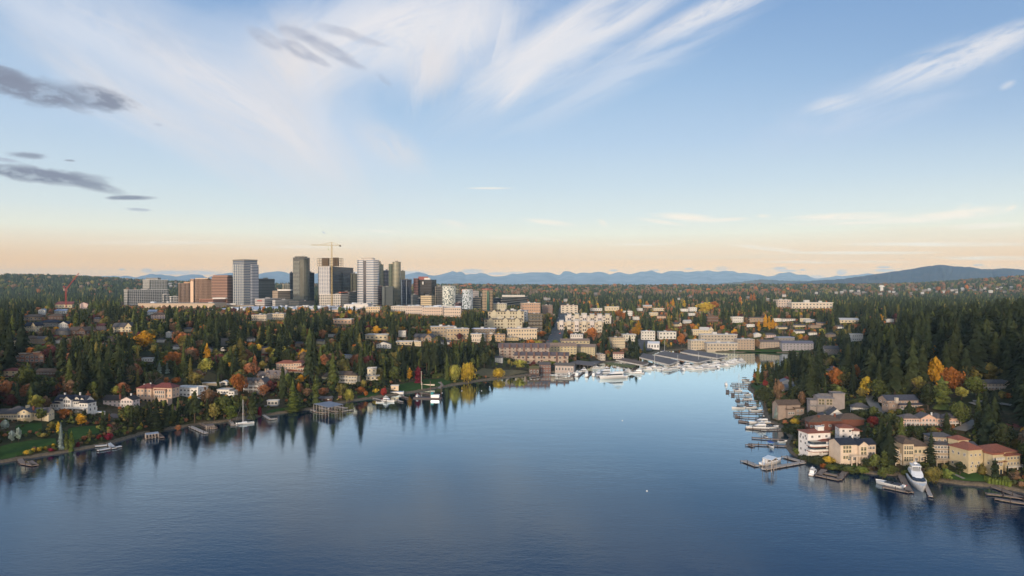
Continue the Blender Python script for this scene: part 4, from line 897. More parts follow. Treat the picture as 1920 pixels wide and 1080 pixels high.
q.obj('tower_frame', c_(120,90,60, k='wood'), t); q = MB(); q.face([(-1.2,-.2,1.6),(-.5,-.2,1.6),(-2.6,-2,0),(-3.3,-2,0)]); q.face([(-1.2,-.2,1.5),(-3.3,-2,-.1),(-2.6,-2,-.1),(-.5,-.2,1.5)]); q.obj('slide', c_(222,180,40), t)
q = MB(); roof_gable(q, -1.2, 1.2, 0, 2, 3, .8); q.obj('roof', cedarw, t)
t = place('patio_wall', 'long pale garden wall in front of the red and orange park trees', 'garden wall', 798, 722, 34, 30, 0)
q = MB(); q.box(-15, 15, 0, .5, -1, 1.3); q.box(-15.1, 15.1, -.1, .6, 1.3, 1.45); q.obj('wall', c_(200,186,160), t)
# ------------------------------------------------------------------ houses on the right shore
t = place('house', 'white stacked villa with red tiled eaves and rounded corner terraces at the right shore', 'villa', 1546, 854, 62, 20, 10, 'the red-eaved white villa', 48)
for m in [(-9,6,3,13,0,13,'hip',1.4,(3,3),(1.6,1.5)), (-2,8,0,9,0,8.5,'hip',.9,(3,2),(2.2,1.8))]: module(t, m, c_(218,212,206), terra, hero=True)
for k, z in enumerate((3.4, 6.4)):
    q = MB(); poly = [(-10,3),(-10.4,-1),(-8.6,-2.6),(4,-2.6),(8.6,-.8),(8.6,2)]; q.prism(poly, z - .25, z + .9); q.obj('balcony', white, t)
    q = MB(); q.prism([(p[0]*1.03, p[1] - .3) for p in poly], z - .6, z - .28); q.obj('tile_eave', terra, t)
    q = MB(); q.prism([(-9.2,3),(-9.4,-.4),(-8,-1.6),(0,-1.6),(0,3)], z + .9, z + 2.3); q.obj('window_band', PANE, t)
q = MB(); q.box(-1, 3, 5, 8, 13, 16.2); q.box(-1.2, 3.2, 4.8, 8.2, 16.2, 16.5); q.obj('chimney', white, t)
row(t, -1.6, 7.6, 0, 1.2, 4, 1.5, 2.0, 'f', None, True); row(t, 3.2, 12.6, -9, 8.8, 3, 1.4, 1.6, 'l', None, False)
t = place('house', 'small white house with red hip roof tucked behind the beige navy-roofed house', 'house', 1592, 824, 34, 12, -8, None, 28)
for m in [(-6,3,0,9,0,7.4,'hip',1.8,(2,2),(1.4,1.4)), (2,7,-1.5,6,0,6,'hip',1.3,(2,1),(1.3,1.5))]: module(t, m, c_(214,206,202), terra)
t = place('house', 'beige stucco house with navy roof, two tall glazed bays and a curved balcony', 'house', 1610, 866, 72, 24, 6, 'the beige navy-roofed house', 50)
for m in [(-12,-1,0,13,0,11,'gx',2.6,(0,0),(1,1)), (-1,5,-2,12,0,11,'gy',2.2,(0,0),(1,1)), (5,12,1,12,0,10.6,'gx',2.4,(0,0),(1,1))]: module(t, m, c_(204,182,158), navy, hero=True)
for x in (-9.5, -7.6, -5.7):
    for z in (2.0, 5.8, 8.3): window(t, x, -.05, z, 1.6, 2.1, 'f', c_(206,190,140), True)
for x in (1, 3):
    for z in (4.4, 7.2): window(t, x, -2.05, z, 1.6, 2.6, 'f', c_(206,190,140), True)
row(t, 5.5, 11.5, 1, 7.4, 3, 1.7, 1.9, 'f', None, True); row(t, 5.5, 11.5, 1, 4.4, 3, 1.7, 1.4, 'f', None, True); row(t, -8, -1, 0, 1.0, 2, 2, 2.4, 'f', None, True)
balcony(t, -7.5, 3, -4.6, -2, 4.6, c_(204,182,158), 4); chimney(t, 0, 7, 13, 2.2)
q = MB()
for i in range(9): q.box(2.6 + i * .5, 3.2 + i * .5, -5.4, -4.2, i * .42 - .6, i * .42)
q.obj('stairs', c_(190,172,150), t)
t = place('house', 'beige house with broad brown hip roof and a tall pillared window bay beside the dock', 'house', 1713, 868, 62, 22, 0, 'the beige brown-roofed house', 52)
for m in [(-8,-1,-2,9,0,13,'hip',3,(0,0),(1,1)), (-4,11,0,15,0,11,'hip',4.4,(0,0),(1,1)), (-12,-8,2,9,0,9,'flat',.6,(2,2),(1.5,1.7)), (-6,4,10,17,8,5,'hip',2.4,(0,0),(1,1))]: module(t, m, c_(186,166,136), brownr, hero=True)
for x in (-6.8, -5.2, -3.6, -2.2):
    for z in (1.4, 6.0, 9.2): window(t, x, -2.05, z, 1.3, 2.7 if z > 2 else 3.4, 'f', c_(206,190,150), True)
row(t, 0, 11, 0, 6.6, 4, 2, 2.4, 'f', c_(206,196,150), True); row(t, 0, 11, 0, 1.4, 3, 2, 2.2, 'f', None, True); balcony(t, -1, 11, -3, 0, 5.4, c_(200,186,160), 4); balcony(t, -12, -8, 0, 2, 5, white, 2)
t = place('house', 'wide grey-beige three-level house with long balconies and shallow roof', 'house', 1790, 866, 84, 32, -6, 'the wide balconied house', 48)
for m in [(-15,15,0,12,0,12,'gx',1.6,(0,0),(1,1)), (-14,2,5,15,12,4.4,'hip',2.4,(4,1),(1.8,1.7))]: module(t, m, c_(150,132,108), slate, hero=True)
for z in (2.4, 6.2, 9.4):
    row(t, -14, -3, 0, z, 5, 1.9, 1.9, 'f', None, True); row(t, 0, 9, 0, z, 3, 2.2, 1.9, 'f', None, True)
for z in (5.4, 8.7): balcony(t, -1, 16, -3, 0, z, c_(160,144,120), 5)
balcony(t, -14, 16, -4, 0, 2.0, c_(160,144,120), 7)
t = place('villa', 'large yellow Mediterranean villa with terracotta hip roofs at the right edge', 'villa', 1868, 888, 96, 32, 14, 'the yellow villa', 74)
for m in [(-4,16,0,15,0,13,'hip',3.4,(0,0),(1,1)), (-15,-4,6,20,0,14,'hip',3.6,(3,2),(1.4,1.5)), (-12,-4,16,24,10,8,'hip',2.2,(2,1),(1.2,1)), (-5,3,-2,4,0,12.4,'flat',.9,(4,1),(1.7,1.7)), (6,17,-1.5,6,0,11,'hip',2.6,(0,0),(1,1))]: module(t, m, yell, terra, hero=True)
for z in (5.2, 8.6): row(t, -4.6, 2.6, -2, z, 3, 1.7, 1.8, 'f', None, True); row(t, 6.5, 16.5, -1.5, z, 4, 1.6, 1.7, 'f', None, True)
for x in (-3.4, -1, 1.4, 8, 10.5, 13):
    q = MB(); p = [(x - .9, 0), (x + .9, 0)] + [(x + .9 * math.cos(a), 2.2 + .9 * math.sin(a)) for a in [math.pi * k / 8 for k in range(9)]]
    q.face([(u, (-2.05 if x < 5 else -1.55), v) for u, v in p]); q.obj('archway', PANE, t)
balcony(t, -5, 3, -3.4, -2, 9.8, white, 0); balcony(t, 5, 17, -3.6, -1.5, 4.4, white, 4); row(t, 7, 19, -15, 9.6, 3, 1.3, 1.6, 'l', None, False); row(t, -14.4, -4.6, 6, 5, 2, 1.4, 1.6, 'f', None, True); q = MB(); q.box(-4, 6, -2.6, -1.8, 7.6, 7.9); q.obj('tile_eave', terra, t); chimney(t, 10, 6, 14, 1.6, yell)
t = place('house', 'low dark-red brick house with brown hip roofs behind the white villa', 'house', 1572, 808, 100, 36, -2, 'the dark red brick house', 30)
for m in [(-18,2,0,10,0,6.6,'hip',3,(4,1),(1.8,1.5)), (2,18,2,13,0,7.4,'hip',3,(0,0),(1,1)), (-20,-12,-1,6,0,6,'hip',2,(3,1),(1.6,1.5))]: module(t, m, brick, brownr, hero=True)
chimney(t, -12, 3, 8, 1.8, brick, 1.3); chimney(t, 0, 6, 9, 1.5, brick, 1.1)
t = place('house', 'white house with steep grey shed roof above the brick house', 'house', 1560, 789, 44, 18, -12, 'the steep-roofed house', 24)
for m in [(-2,9,0,10,0,4.6,'gy',4.6,(2,1),(1.5,1.6)), (-9,-2,-1,7,0,3.4,'gy',1.8,(3,1),(1.4,1.5))]: module(t, m, white, slate, hero=True)
balcony(t, -9, -1, -3, -1, .6, white, 3)
t = place('garage', 'small white garage with grey hip roof beside the clipped hedge', 'garage', 1614, 773, 28, 10, -14, None, 15)
module(t, (-5,5,0,7,0,3,'hip',2.6,(1,1),(1.4,1.2)), white, slate)
t = place('house', 'grey modernist house of boxy volumes and a tall flat-topped tower', 'house', 1552, 774, 62, 24, -8, 'the grey modernist house', 44)
for m in [(-7,4,0,11,0,10.5,'gx',1.8,(0,0),(1,1)), (4,12,1,10,0,13.6,'flat',.5,(0,0),(1,1)), (-12,-7,1,9,0,8.4,'flat',.4,(2,1),(1.4,1.6)), (-4,3,4,9,10.5,1.6,'flat',.3,(0,0),(1,1))]: module(t, m, c_(144,134,130), c_(120,116,116, k='roof'), hero=True)
for x in (-5.4, -3.2, 0, 2.2):
    for z in (5.8, 8): window(t, x, -.05, z, 1.7, 1.8, 'f', c_(190,170,110), True)
balcony(t, -14, -2, -2.6, 0, 5.2, grey, 3)
t = place('house', 'taupe split-level house with dark blue-grey roofs and a pale chimney', 'house', 1698, 767, 66, 28, 4, 'the taupe split-level house', 36)
for m in [(-14,12,2,14,3.4,3.4,'gx',3.2,(6,1),(2,1.2)), (-6,14,-1,4,0,3.6,'shed',1.4,(5,1),(2.4,2)), (-14,-6,0,9,0,5,None,0,(1,1),(1.6,1.6))]: module(t, m, c_(150,128,112), c_(72,74,84, k='roof'), hero=True)
chimney(t, -7, 1, 7.6, 1.2, c_(200,186,168), 2.2); balcony(t, -6, 9, -3.4, -1, .4, white, 4)
t = place('house', 'long pink-beige house with white balustrades and jagged grey roofs by the curved drive', 'house', 1747, 800, 102, 44, -2, 'the long pink-beige house', 32)
for m in [(-22,-9,1,11,0,6.2,'hip',3,(6,2),(1.5,1.6)), (-9,3,-1,10,0,7,'gy',3.2,(4,2),(1.6,2)), (3,10,-2,10,0,7,'hip',3,(3,2),(1.5,1.7)), (10,22,1,10,0,6.6,'hip',3,(5,1),(1.5,2))]: module(t, m, c_(206,166,144), c_(96,90,90, k='roof'), hero=True)
balcony(t, -22, 3, -3, -1, 3.4, white, 8); balcony(t, 10, 22, -2, 1, 3.2, white, 4); chimney(t, 2, 4, 9, 1.6)
t = place('house', 'white-trimmed grey house half hidden in dark firs at the upper right edge', 'house', 1866, 731, 56, 28, 2, 'the house in the dark firs', 24)
for m in [(-14,10,0,9,0,6,'gx',3,(7,2),(1.6,1.4)), (8,14,-1,8,0,6,'gy',2.6,(2,2),(1.4,1.4))]: module(t, m, c_(190,170,150), slate, hero=True)
balcony(t, -14, 14, -2.4, -1, 2.8, white, 6)
t = place('house', 'taupe house with white bay front and terrace above the moored yachts', 'house', 1486, 782, 48, 20, 6, 'the white-bayed taupe house', 34)
for m in [(-10,8,3,13,0,9.2,'gx',3,(0,0),(1,1)), (-4,2,0,8,0,5.6,'flat',.6,(3,1),(1.6,1.7)), (2,9,-1,8,0,6.6,'flat',.5,(2,2),(1.6,1.5)), (-4,-1,1,4,5.6,3.4,'flat',.2,(0,0),(1,1))]: module(t, m, c_(150,132,118), brownr, hero=True)
t = place('house', 'blue-grey cottage with white gable trim behind the pair of dark conifers', 'house', 1478, 733, 28, 14, 0, None, 27)
for m in [(-6,6,2,10,3,5,'gy',2.6,(2,1),(1.6,1.6)), (-7,7,-2,4,0,3.8,'gx',2,(3,1),(1.4,1.3))]: module(t, m, c_(134,142,154), c_(104,110,122, k='roof'))
t = place('house', 'grey house with pagoda-like hip roof above the orange maple', 'house', 1565, 699, 22, 14, 0, None, 15)
for m in [(-7,7,0,8,0,3.4,'hip',1.5,(3,1),(1.6,1.4)), (-3,3,2,6,4.4,1.6,'hip',1.4,(2,1),(1,1))]: module(t, m, c_(150,138,130), c_(96,92,96, k='roof'))
t = place('house', 'low tan house with terracotta roof at the right edge above the yellow villa', 'house', 1900, 808, 34, 18, 0, None, 18)
module(t, (-9,9,0,9,0,3.6,'hip',2.6,(3,1),(1.6,1.4)), tan, redr)
t = place('garden_wall', 'white walled court beside the yellow villa roof', 'garden wall', 1802, 828, 20, 12, -10, None, None)
q = MB(); q.box(-6, 6, 0, .4, -2, 1.4); q.box(-6, -5.6, .4, 6, -2, 1.4); q.obj('wall', c_(200,190,176), t)
# ------------------------------------------------------------------ smaller houses in the trees
PAL = {'w': (white,'white'), 'c': (cream,'cream'), 'p': (c_(206,166,132),'peach'), 'g': (grey,'grey'), 't': (tan,'tan'), 'b': (c_(110,80,64),'brown'), 'k': (c_(206,176,166),'pinkish'), 'y': (yell,'yellow')}
RPAL = {'w': (lgrey,'pale'), 's': (slate,'grey'), 'b': (brownr,'brown'), 'n': (navy,'navy'), 'r': (redr,'red'), 't': (terra,'terracotta'), 'd': (darkr,'dark'), 'u': (c_(128,140,160, k='roof'),'bluish')}
SHP = {'h': 'hip', 'x': 'gx', 'y': 'gy', 'f': 'flat', 'l': None}
SMH = []
SM = '''78 591 14 12 w u y|119 578 36 12 c r x|157 579 14 12 k r y|113 588 26 8 w u x|59 601 38 11 t b h|103 600 30 11 b b h|57 622 30 18 c n l|90 613 34 13 g n h|119 616 22 13 w n y|114 628 25 12 g s h|145 628 44 15 b b l|181 604 13 9 p s x|189 619 20 12 k r h
230 623 34 18 c s l|56 644 23 14 t b h|77 645 20 14 t s x|112 644 16 9 w b h|4 626 12 8 w n x|26 651 24 17 c s h|285 591 17 10 w u x|296 598 24 12 k b h|316 633 12 12 w s y|421 649 13 15 g s f|418 658 9 7 w s y|496 663 12 13 t n x
642 608 36 10 p w f|621 632 12 6 w n f|652 672 16 7 w u f|706 637 44 10 c w f|719 653 26 12 w s y|762 647 38 7 c w f|754 632 14 12 w w f|780 649 18 9 c w f|793 640 36 14 t s l|835 646 16 8 w s x|935 680 14 12 w s x|1608 640 22 14 w w f
1560 665 26 16 g s x|1593 605 34 8 c w x|1669 604 14 6 w w f|1148 583 26 8 c w f|1118 583 22 5 w w f|1178 592 16 9 w w f|1193 600 12 6 w w f|1214 577 16 5 p w x|1236 583 20 5 c w f|1283 584 14 5 w w f|1300 584 14 8 w w f|1320 572 10 4 w w x
1337 604 20 12 b b f|1384 605 22 11 w w f|1420 604 28 9 t s f|1461 603 18 6 w w f|1480 602 24 5 w s f|1510 603 18 6 c w f|1408 613 14 5 w w f|1325 628 24 15 c w l|1310 629 22 11 c w f|1475 640 32 8 g u f|1345 634 18 7 g b x|1421 632 14 8 w w y|1500 613 20 5 c s x
1520 604 18 5 w w x|1530 615 20 6 t s f|1445 633 20 8 k s h|1226 592 16 6 c w f|1298 592 12 5 w w f|1468 617 18 6 c s x|1540 610 14 6 p s x|1200 583 10 5 w w f|1240 597 16 7 p b h|1500 625 18 7 w s x|1270 612 16 8 c s l|1290 606 14 6 w w x
1148 671 0 0 w r x|1560 632 16 8 t s h|1575 616 14 6 w s x|1525 628 14 7 w b h|1228 648 0 0 w s y|390 660 14 8 g s h|330 655 14 8 w s x|205 640 16 9 t b h|352 622 16 8 c s h|300 642 14 8 w s h|560 650 14 9 t s x|470 640 14 8 w b h|600 645 14 8 c s x'''
for ln in SM.replace('\n', '|').split('|'):
    a = ln.split(); px_, pb, w, h = map(float, a[:4]);
    if w == 0: continue
    wm_, wn = PAL[a[4]]; rm, rn = RPAL[a[5]]; sh = a[6]
    shape = {'h': 'hip', 'x': 'gabled', 'y': 'front-gabled', 'f': 'flat', 'l': 'cross-gabled'}[sh]
    t = place('house', 'x', 'house', px_, pb, w, 18, rng.uniform(-14, 14), None, h, 'small houses scattered in the trees', 10)
    SMH.append((t, px_, pb, '%s house with %s %s roof' % (wn, rn, shape)))
    s = t.scale[0]; hh = h * t.location.y / F / s
    nf = 2 if hh > 7 else 1; rh = 0 if sh == 'f' else min(3.6, hh * .38); wh = max(2.6, hh - rh - (0.6 if sh == 'f' else 0))
    if sh == 'l':
        module(t, (-9,3,0,9,0,wh*.9,'gx',rh,(3,nf),(1.8,1.3)), wm_, rm); module(t, (3,9,-2,8,0,wh,'gy',rh,(2,nf),(1.6,1.4)), wm_, rm)
    else: module(t, (-9,9,0,10,0,wh,SHP[sh],rh if sh != 'f' else .3,(5 if w > 14 else 3,nf),(1.7,1.3)), wm_, rm)
# ------------------------------------------------------------------ apartment blocks
def block(label, x0, x1, yt, yb, wallm, roofm, floors, cols, rz=0, cat='apartment building', roof='flat', balc=0, dep=16, fr=None, lm=None, name='apartment_building', ww=None, z=None, extra=None, prot=.15):
    px_ = (x0 + x1) / 2; wpx = x1 - x0
    t = place(name, label, cat, px_, yb, wpx, 30, rz, lm, yb - yt, None, dep, prot)
    s = t.scale[0]; hh = (yb - yt) * t.location.y / F / s; d = dep / s
    c = abs(math.cos(R(rz))); wn = max(8, (30 - abs(math.sin(R(rz))) * d) / c)
    hw = wn / 2; rh = {'flat': .5, 'hip': hh * .2, 'gx': hh * .22, 'shed': hh * .1}[roof]; wh = hh - rh
    q = MB(); q.box(-hw, hw, 0, d, -6, wh); q.obj('wall', wallm, t); r = MB()
    if roof == 'flat':
        r.box(-hw - .5, hw + .5, -.5, d + .5, wh, wh + .5)
        ro = r.obj('roof', roofm, t); k = MB(); k.box(-hw * .3, -hw * .05, d * .4, d * .7, wh + .5, wh + 2.2); k.box(hw * .4, hw * .55, d * .3, d * .5, wh + .5, wh + 1.6); k.obj('roof_plant', lgrey, ro)
    elif roof == 'hip': roof_hip(r, -hw, hw, 0, d, wh + .3, rh); r.obj('roof', roofm, t)
    elif roof == 'gx': roof_gable(r, -hw, hw, 0, d, wh + .3, rh, 'x'); r.obj('roof', roofm, t); k = MB(); [k.face([(x, 0, wh), (x, d, wh), (x, d/2, wh + rh)]) for x in (-hw, hw)]; k.obj('gable_wall', wallm, t)
    fh = wh / floors; ww = ww or wn / cols * .5
    for f in range(floors):
        z_ = fh * f + fh * .3
        row(t, -hw, hw, 0, z_, cols, ww, fh * .48, 'f', fr); ns = max(1, int(d / (wn / cols) * .8))
        row(t, 0, d, -hw, z_, min(ns, 4), ww, fh * .48, 'l', fr); row(t, 0, d, hw, z_, min(ns, 4), ww, fh * .48, 'r', fr)
        if balc:
            for i in range(balc):
                cx = -hw + wn * (i + .5) / balc; b = MB(); bw = wn / balc * .36
                b.box(cx - bw, cx + bw, -1.3, -.08, fh * f + .1, fh * f + .3); b.box(cx - bw, cx + bw, -1.3, -1.2, fh * f + .3, fh * f + fh * .38); b.obj('balcony', fr or wallm, t)
    if extra: extra(t, hw, d, wh)
    return t
dkt = c_(100,78,66); beg = c_(186,170,128)
def gables(t, hw, d, wh, m=None):
    for fx in (-.68, .1, .72):
        q = MB(); x0, x1 = hw * fx - hw * .13, hw * fx + hw * .13; q.box(x0, x1, -.6, 0, -4, wh); q.face([(x0,-.6,wh),(x1,-.6,wh),((x0+x1)/2,-.6,wh+1.6)]); q.obj('gabled_bay', c_(190,180,152), t)
        r = MB(); roof_gable(r, x0, x1, -.6, d * .3, wh + .2, 1.7, 'y', .3); r.obj('roof', slate, t)
    q = MB(); q.box(-hw * .26, hw * -.1, d * .3, d * .6, wh, wh + 3); q.obj('stair_tower', c_(190,180,152), t)
def chims(t, hw, d, wh):
    for i in range(7):
        x = -hw + 2 * hw * (i + .5) / 7; q = MB(); q.box(x - .5, x + .5, -.9, .3, -3, wh + 2.0); q.obj('chimney', c_(112,84,76, k='brick'), t)
A = [('brown brick condominium row with chimneys and stacked balconies above the boathouses', 935, 1030, 645, 674, c_(164,148,136), c_(104,92,92, k='roof'), 4, 12, -3, 'gx', 6, chims), ('lower brown condominium terrace between hedges and the shore road', 965, 1066, 662, 683, c_(172,152,134), c_(100,90,90, k='roof'), 2, 10, -4, 'gx', 5, chims),
 ('long beige four-storey apartment block left of the street end', 1025, 1082, 644, 668, beg, c_(140,120,104, k='roof'), 4, 9, 4, 'gx', 0, None), ('beige apartment block facing the harbour with square windows', 1078, 1118, 646, 666, beg, c_(128,112,100, k='roof'), 4, 7, -16, 'gx', 0, None),
 ('upper beige apartment block with flat end tower near the street', 1052, 1106, 636, 650, beg, c_(140,120,104, k='roof'), 2, 8, 2, 'gx', 0, None), ('white flat-roofed block under the orange tree', 1068, 1094, 627, 639, c_(206,196,186), lgrey, 2, 6, -8, 'flat', 0, None),
 ('cream four-storey corner block with square windows between dark firs', 1146, 1175, 633, 654, c_(206,186,148), c_(150,130,110, k='roof'), 4, 6, 14, 'flat', 0, None), ('pale green-roofed block behind the cream corner block', 1168, 1193, 627, 640, c_(196,190,170), lgrey, 2, 5, 0, 'flat', 0, None),
 ('white three-storey balcony block beside the harbour road', 1202, 1229, 621, 638, c_(206,202,192), lgrey, 3, 5, -6, 'flat', 3, None), ('white balcony block partly hidden by pines above the moorage', 1236, 1268, 622, 636, c_(206,202,192), lgrey, 2, 5, 0, 'flat', 0, None),
 ('beige shoreline block with white roof at the left of the bay lawn', 1295, 1326, 638, 656, c_(190,174,146), lgrey, 3, 6, 4, 'flat', 3, None), ('low white-framed shoreline apartments with four bays', 1326, 1383, 643, 657.5, c_(184,168,144), lgrey, 2, 10, 0, 'flat', 4, None),
 ('tall brown and beige shoreline block in the middle of the bay', 1383, 1415, 636, 656, c_(168,146,122), c_(170,162,154), 4, 6, 0, 'flat', 3, None), ('long white-roofed building behind the shoreline apartments', 1314, 1382, 627, 645, c_(170,158,140), lgrey, 3, 11, -3, 'flat', 0, None),
 ('taupe two-storey shoreline row with dark roof', 1424, 1465, 638, 652, c_(168,150,132), c_(108,98,94, k='roof'), 3, 8, 2, 'gx', 4, None), ('blue-grey shoreline townhouses stepping to the right of the bay', 1467, 1525, 640, 657, c_(148,144,150), c_(104,104,116, k='roof'), 3, 9, -8, 'gx', 5, None),
 ('peach curved-looking block with rows of square windows left of the street', 951, 1008, 616, 638, c_(202,182,150), c_(196,180,166), 3, 11, 6, 'flat', 0, None), ('tan flat-roofed balcony block among firs, left of a second one', 807, 856, 612, 632, c_(170,150,122), lgrey, 3, 8, 12, 'flat', 0, None),
 ('tan flat-roofed balcony block stepping forward of its twin', 836, 882, 616, 638, c_(182,160,126), lgrey, 3, 7, 14, 'flat', 4, None), ('dark block with gleaming white flat roof', 884, 929, 616, 630, c_(120,104,84), c_(200,204,216), 2, 8, -6, 'flat', 0, None),
 ('stack of white terraces below the gleaming white roof', 880, 908, 626, 642, c_(206,190,170), lgrey, 2, 6, -8, 'flat', 3, None), ('low tan flat-roofed block in front of the peach block', 902, 948, 627, 641, c_(180,148,110), c_(150,124,100), 2, 8, 4, 'flat', 0, None),
 ('small beige terrace at the edge of the fir row', 948, 974, 633, 643, c_(196,172,120), c_(150,130,100), 2, 5, 10, 'flat', 0, None), ('small brown-roofed white harbour office', 1148, 1171, 661, 673, c_(200,182,166), c_(150,104,82, k='roof'), 2, 4, -8, 'gx', 0, None),
 ('square white tower-like harbour building with open bay', 1123, 1138, 664, 676, c_(190,176,158), c_(150,130,118), 2, 2, 14, 'flat', 0, None),
 ('white-and-blue balcony building behind the cream gabled complex', 938, 989, 582, 603, c_(212,208,204), c_(150,150,160), 4, 10, -6, 'flat', 0, None), ('orange and white apartment block with roof blocks', 978, 1015, 568, 590, c_(186,146,114), c_(196,182,160), 4, 8, 10, 'flat', 0, None),
 ('brown bay-fronted block beside the street', 1017, 1036, 572, 590, c_(128,100,84), c_(130,112,104), 4, 5, 0, 'flat', 0, None), ('white slab block with striped balconies at the head of the street', 1051, 1084, 572, 588, c_(204,192,174), c_(120,84,80, k='roof'), 4, 4, -4, 'flat', 4, None),
 ('long pale row of offices just under the wooded ridge', 922, 950, 569, 582, c_(188,180,150), lgrey, 3, 7, -4, 'flat', 0, None), ('long cream building in front of the mall roofs, left', 471, 500, 590, 602, c_(196,178,150), c_(150,140,130), 2, 7, -2, 'flat', 0, None),
 ('long cream building in front of the mall roofs, right', 501, 533, 588, 600, c_(206,184,150), c_(170,160,150), 2, 8, -2, 'flat', 0, None), ('pinkish condominium row among the first trees, left', 760, 792, 574, 590, c_(206,184,166), lgrey, 3, 8, 0, 'flat', 0, None),
 ('pinkish condominium row among the first trees, middle', 792, 830, 576, 592, c_(206,180,158), lgrey, 3, 9, 0, 'flat', 0, None), ('pinkish condominium row among the first trees, right', 832, 864, 577, 595, c_(206,182,160), lgrey, 3, 8, 0, 'flat', 0, None),
 ('cream low block at the foot of the banded tower', 686, 712, 575, 586, c_(214,186,142), lgrey, 2, 6, 0, 'flat', 0, None), ('pale low block right of the foot of the gold-lit tower', 733, 760, 574, 584, c_(206,190,170), lgrey, 2, 6, 0, 'flat', 0, None),
 ('white school-like block in the distant wood', 1457, 1486, 562, 577, c_(196,176,158), c_(206,196,180), 3, 5, 10, 'flat', 0, None), ('long white warehouse in the distant wood', 1485, 1561, 567, 579, c_(206,190,168), c_(206,198,184), 2, 12, 0, 'flat', 0, None)]
for a in A:
    block(a[0], a[1], a[2], a[3], a[4], a[5], a[6], a[7], a[8], a[9], 'apartment building', a[10], a[11], extra=a[12], dep=16 if a[3] > 600 else 24)
LM += [(980, 660, 'the brown condominium row'), (1050, 655, 'the long beige apartment block'), (1160, 643, 'the cream corner block'), (1355, 650, 'the shoreline apartments'), (978, 627, 'the peach block'), (840, 622, 'the tan balcony blocks'), (1000, 578, 'the orange apartment block'),
       (1500, 572, 'the distant white warehouse'), (1215, 630, 'the white harbour block'), (1495, 650, 'the blue-grey townhouses')]
block('cream apartment complex with three gables, rear wing', 915, 983, 583, 604, c_(190,180,152), slate, 3, 12, 4, extra=gables, lm='the cream gabled complex', fr=c_(180,150,110))
block('cream apartment complex with three gables, front wing', 908, 980, 598, 617, c_(190,180,152), slate, 3, 12, 4, extra=gables, fr=c_(180,150,110))
def frame_ex(t, hw, d, wh):
    for i in range(5):
        q = MB(); q.box(-hw - .5, hw + .5, -1.2, d + .5, wh * .35 + i * wh * .15, wh * .35 + i * wh * .15 + .7); q.obj('floor_slab', c_(150,138,110), t)
block('unfinished dark concrete-frame block beside the street', 992, 1018, 588, 625, c_(74,66,56), c_(96,88,74), 5, 4, 6, extra=frame_ex, lm='the unfinished concrete block')
def wings(t, hw, d, wh):
    for i in range(6):
        x = -hw + 2 * hw * (i + .5) / 6; q = MB(); q.box(x - hw * .09, x + hw * .09, -2.2, 4, -4, wh + 1.4); q.obj('wing', c_(200,188,164) if i % 2 else c_(206,196,190), t)
        r = MB(); r.box(x - hw * .1, x + hw * .1, -2.5, 4.3, wh + 1.4, wh + 1.8); r.obj('roof', lgrey, t)
        row(t, x - hw * .08, x + hw * .08, -2.2, wh * .2, 2, hw * .05, wh * .2, 'f', dkt); row(t, x - hw * .08, x + hw * .08, -2.2, wh * .6, 2, hw * .05, wh * .2, 'f', dkt)
block('large white and peach apartment complex with many stepped wings, upper part', 1060, 1146, 592, 608, c_(212,204,196), lgrey, 3, 10, -4, extra=wings, lm='the peach complex')
block('large peach apartment complex with dark glazed bays, lower part', 1045, 1132, 604, 624, c_(192,174,146), c_(196,182,160), 3, 11, -5, extra=wings)
t = block('white chapel with steep roof beside the harbour road', 1213, 1238, 641, 655, c_(212,210,208), c_(206,206,208), 1, 4, -12, 'chapel', 'gx', name='chapel')
q = MB(); q.box(-14, -10, -2, 2, -2, 11); q.prism([(-14.5,-2.5),(-9.5,-2.5),(-9.5,2.5),(-14.5,2.5)], 11, 16, top=[(-12.1,-.1),(-11.9,-.1),(-11.9,.1),(-12.1,.1)]); q.obj('spire', white, t)
# boathouses and shoreline sheds of the marina
t = block('long boathouse with mossy grey gable roof and white walls on the marina pier', 1038, 1078, 682, 699, c_(172,156,146), c_(104,98,90, k='roof'), 1, 6, -12, 'boathouse', 'gx', name='boathouse', lm='the long boathouse', prot=.3)
t = block('dark gabled waterfront house on piles left of the long boathouse', 1012, 1034, 680, 699, c_(120,84,72), c_(96,88,84, k='roof'), 2, 4, 4, 'house', 'gx', name='house', prot=.3)
t = block('brown open-sided boat shed on piles at the edge of the marina', 993, 1011, 688, 703, c_(96,72,58), c_(104,96,62, k='roof'), 1, 3, 0, 'boathouse', 'gx', name='boathouse', prot=.3)
# ------------------------------------------------------------------ towers: footprint from its photo edges, near corner and depth
glassb = c_(66,92,122, k='glass'); glassd = c_(44,54,64, k='glass'); glassn = c_(26,36,58, k='glass'); glassg = c_(92,104,98, k='glass'); glassk = c_(70,78,84, k='glass')
def foot(x0, x1, xs, D, th):
    """near corner at photo column xs; returns local polygon round that corner"""
    c, s = math.cos(R(th)), math.sin(R(th)); k = D / F
    a = max((xs - x0) * k / c, 3) if xs > x0 + .5 else 0; b = (x1 - xs) * k / s if xs < x1 - .5 else 0
    if a == 0: a = b
    if b == 0: b = a * .8
    # left face runs back-left at angle th, right face runs back-right
    return [(0, 0), (b * s, b * c), (b * s - a * c, b * c + a * s), (-a * c, a * s)]
def shrink(poly, e):
    cx = sum(p[0] for p in poly) / len(poly); cy = sum(p[1] for p in poly) / len(poly); o = []
    for x, y in poly:
        l = math.hypot(x - cx, y - cy); o.append((cx + (x - cx) * (l + e) / l, cy + (y - cy) * (l + e) / l))
    return o
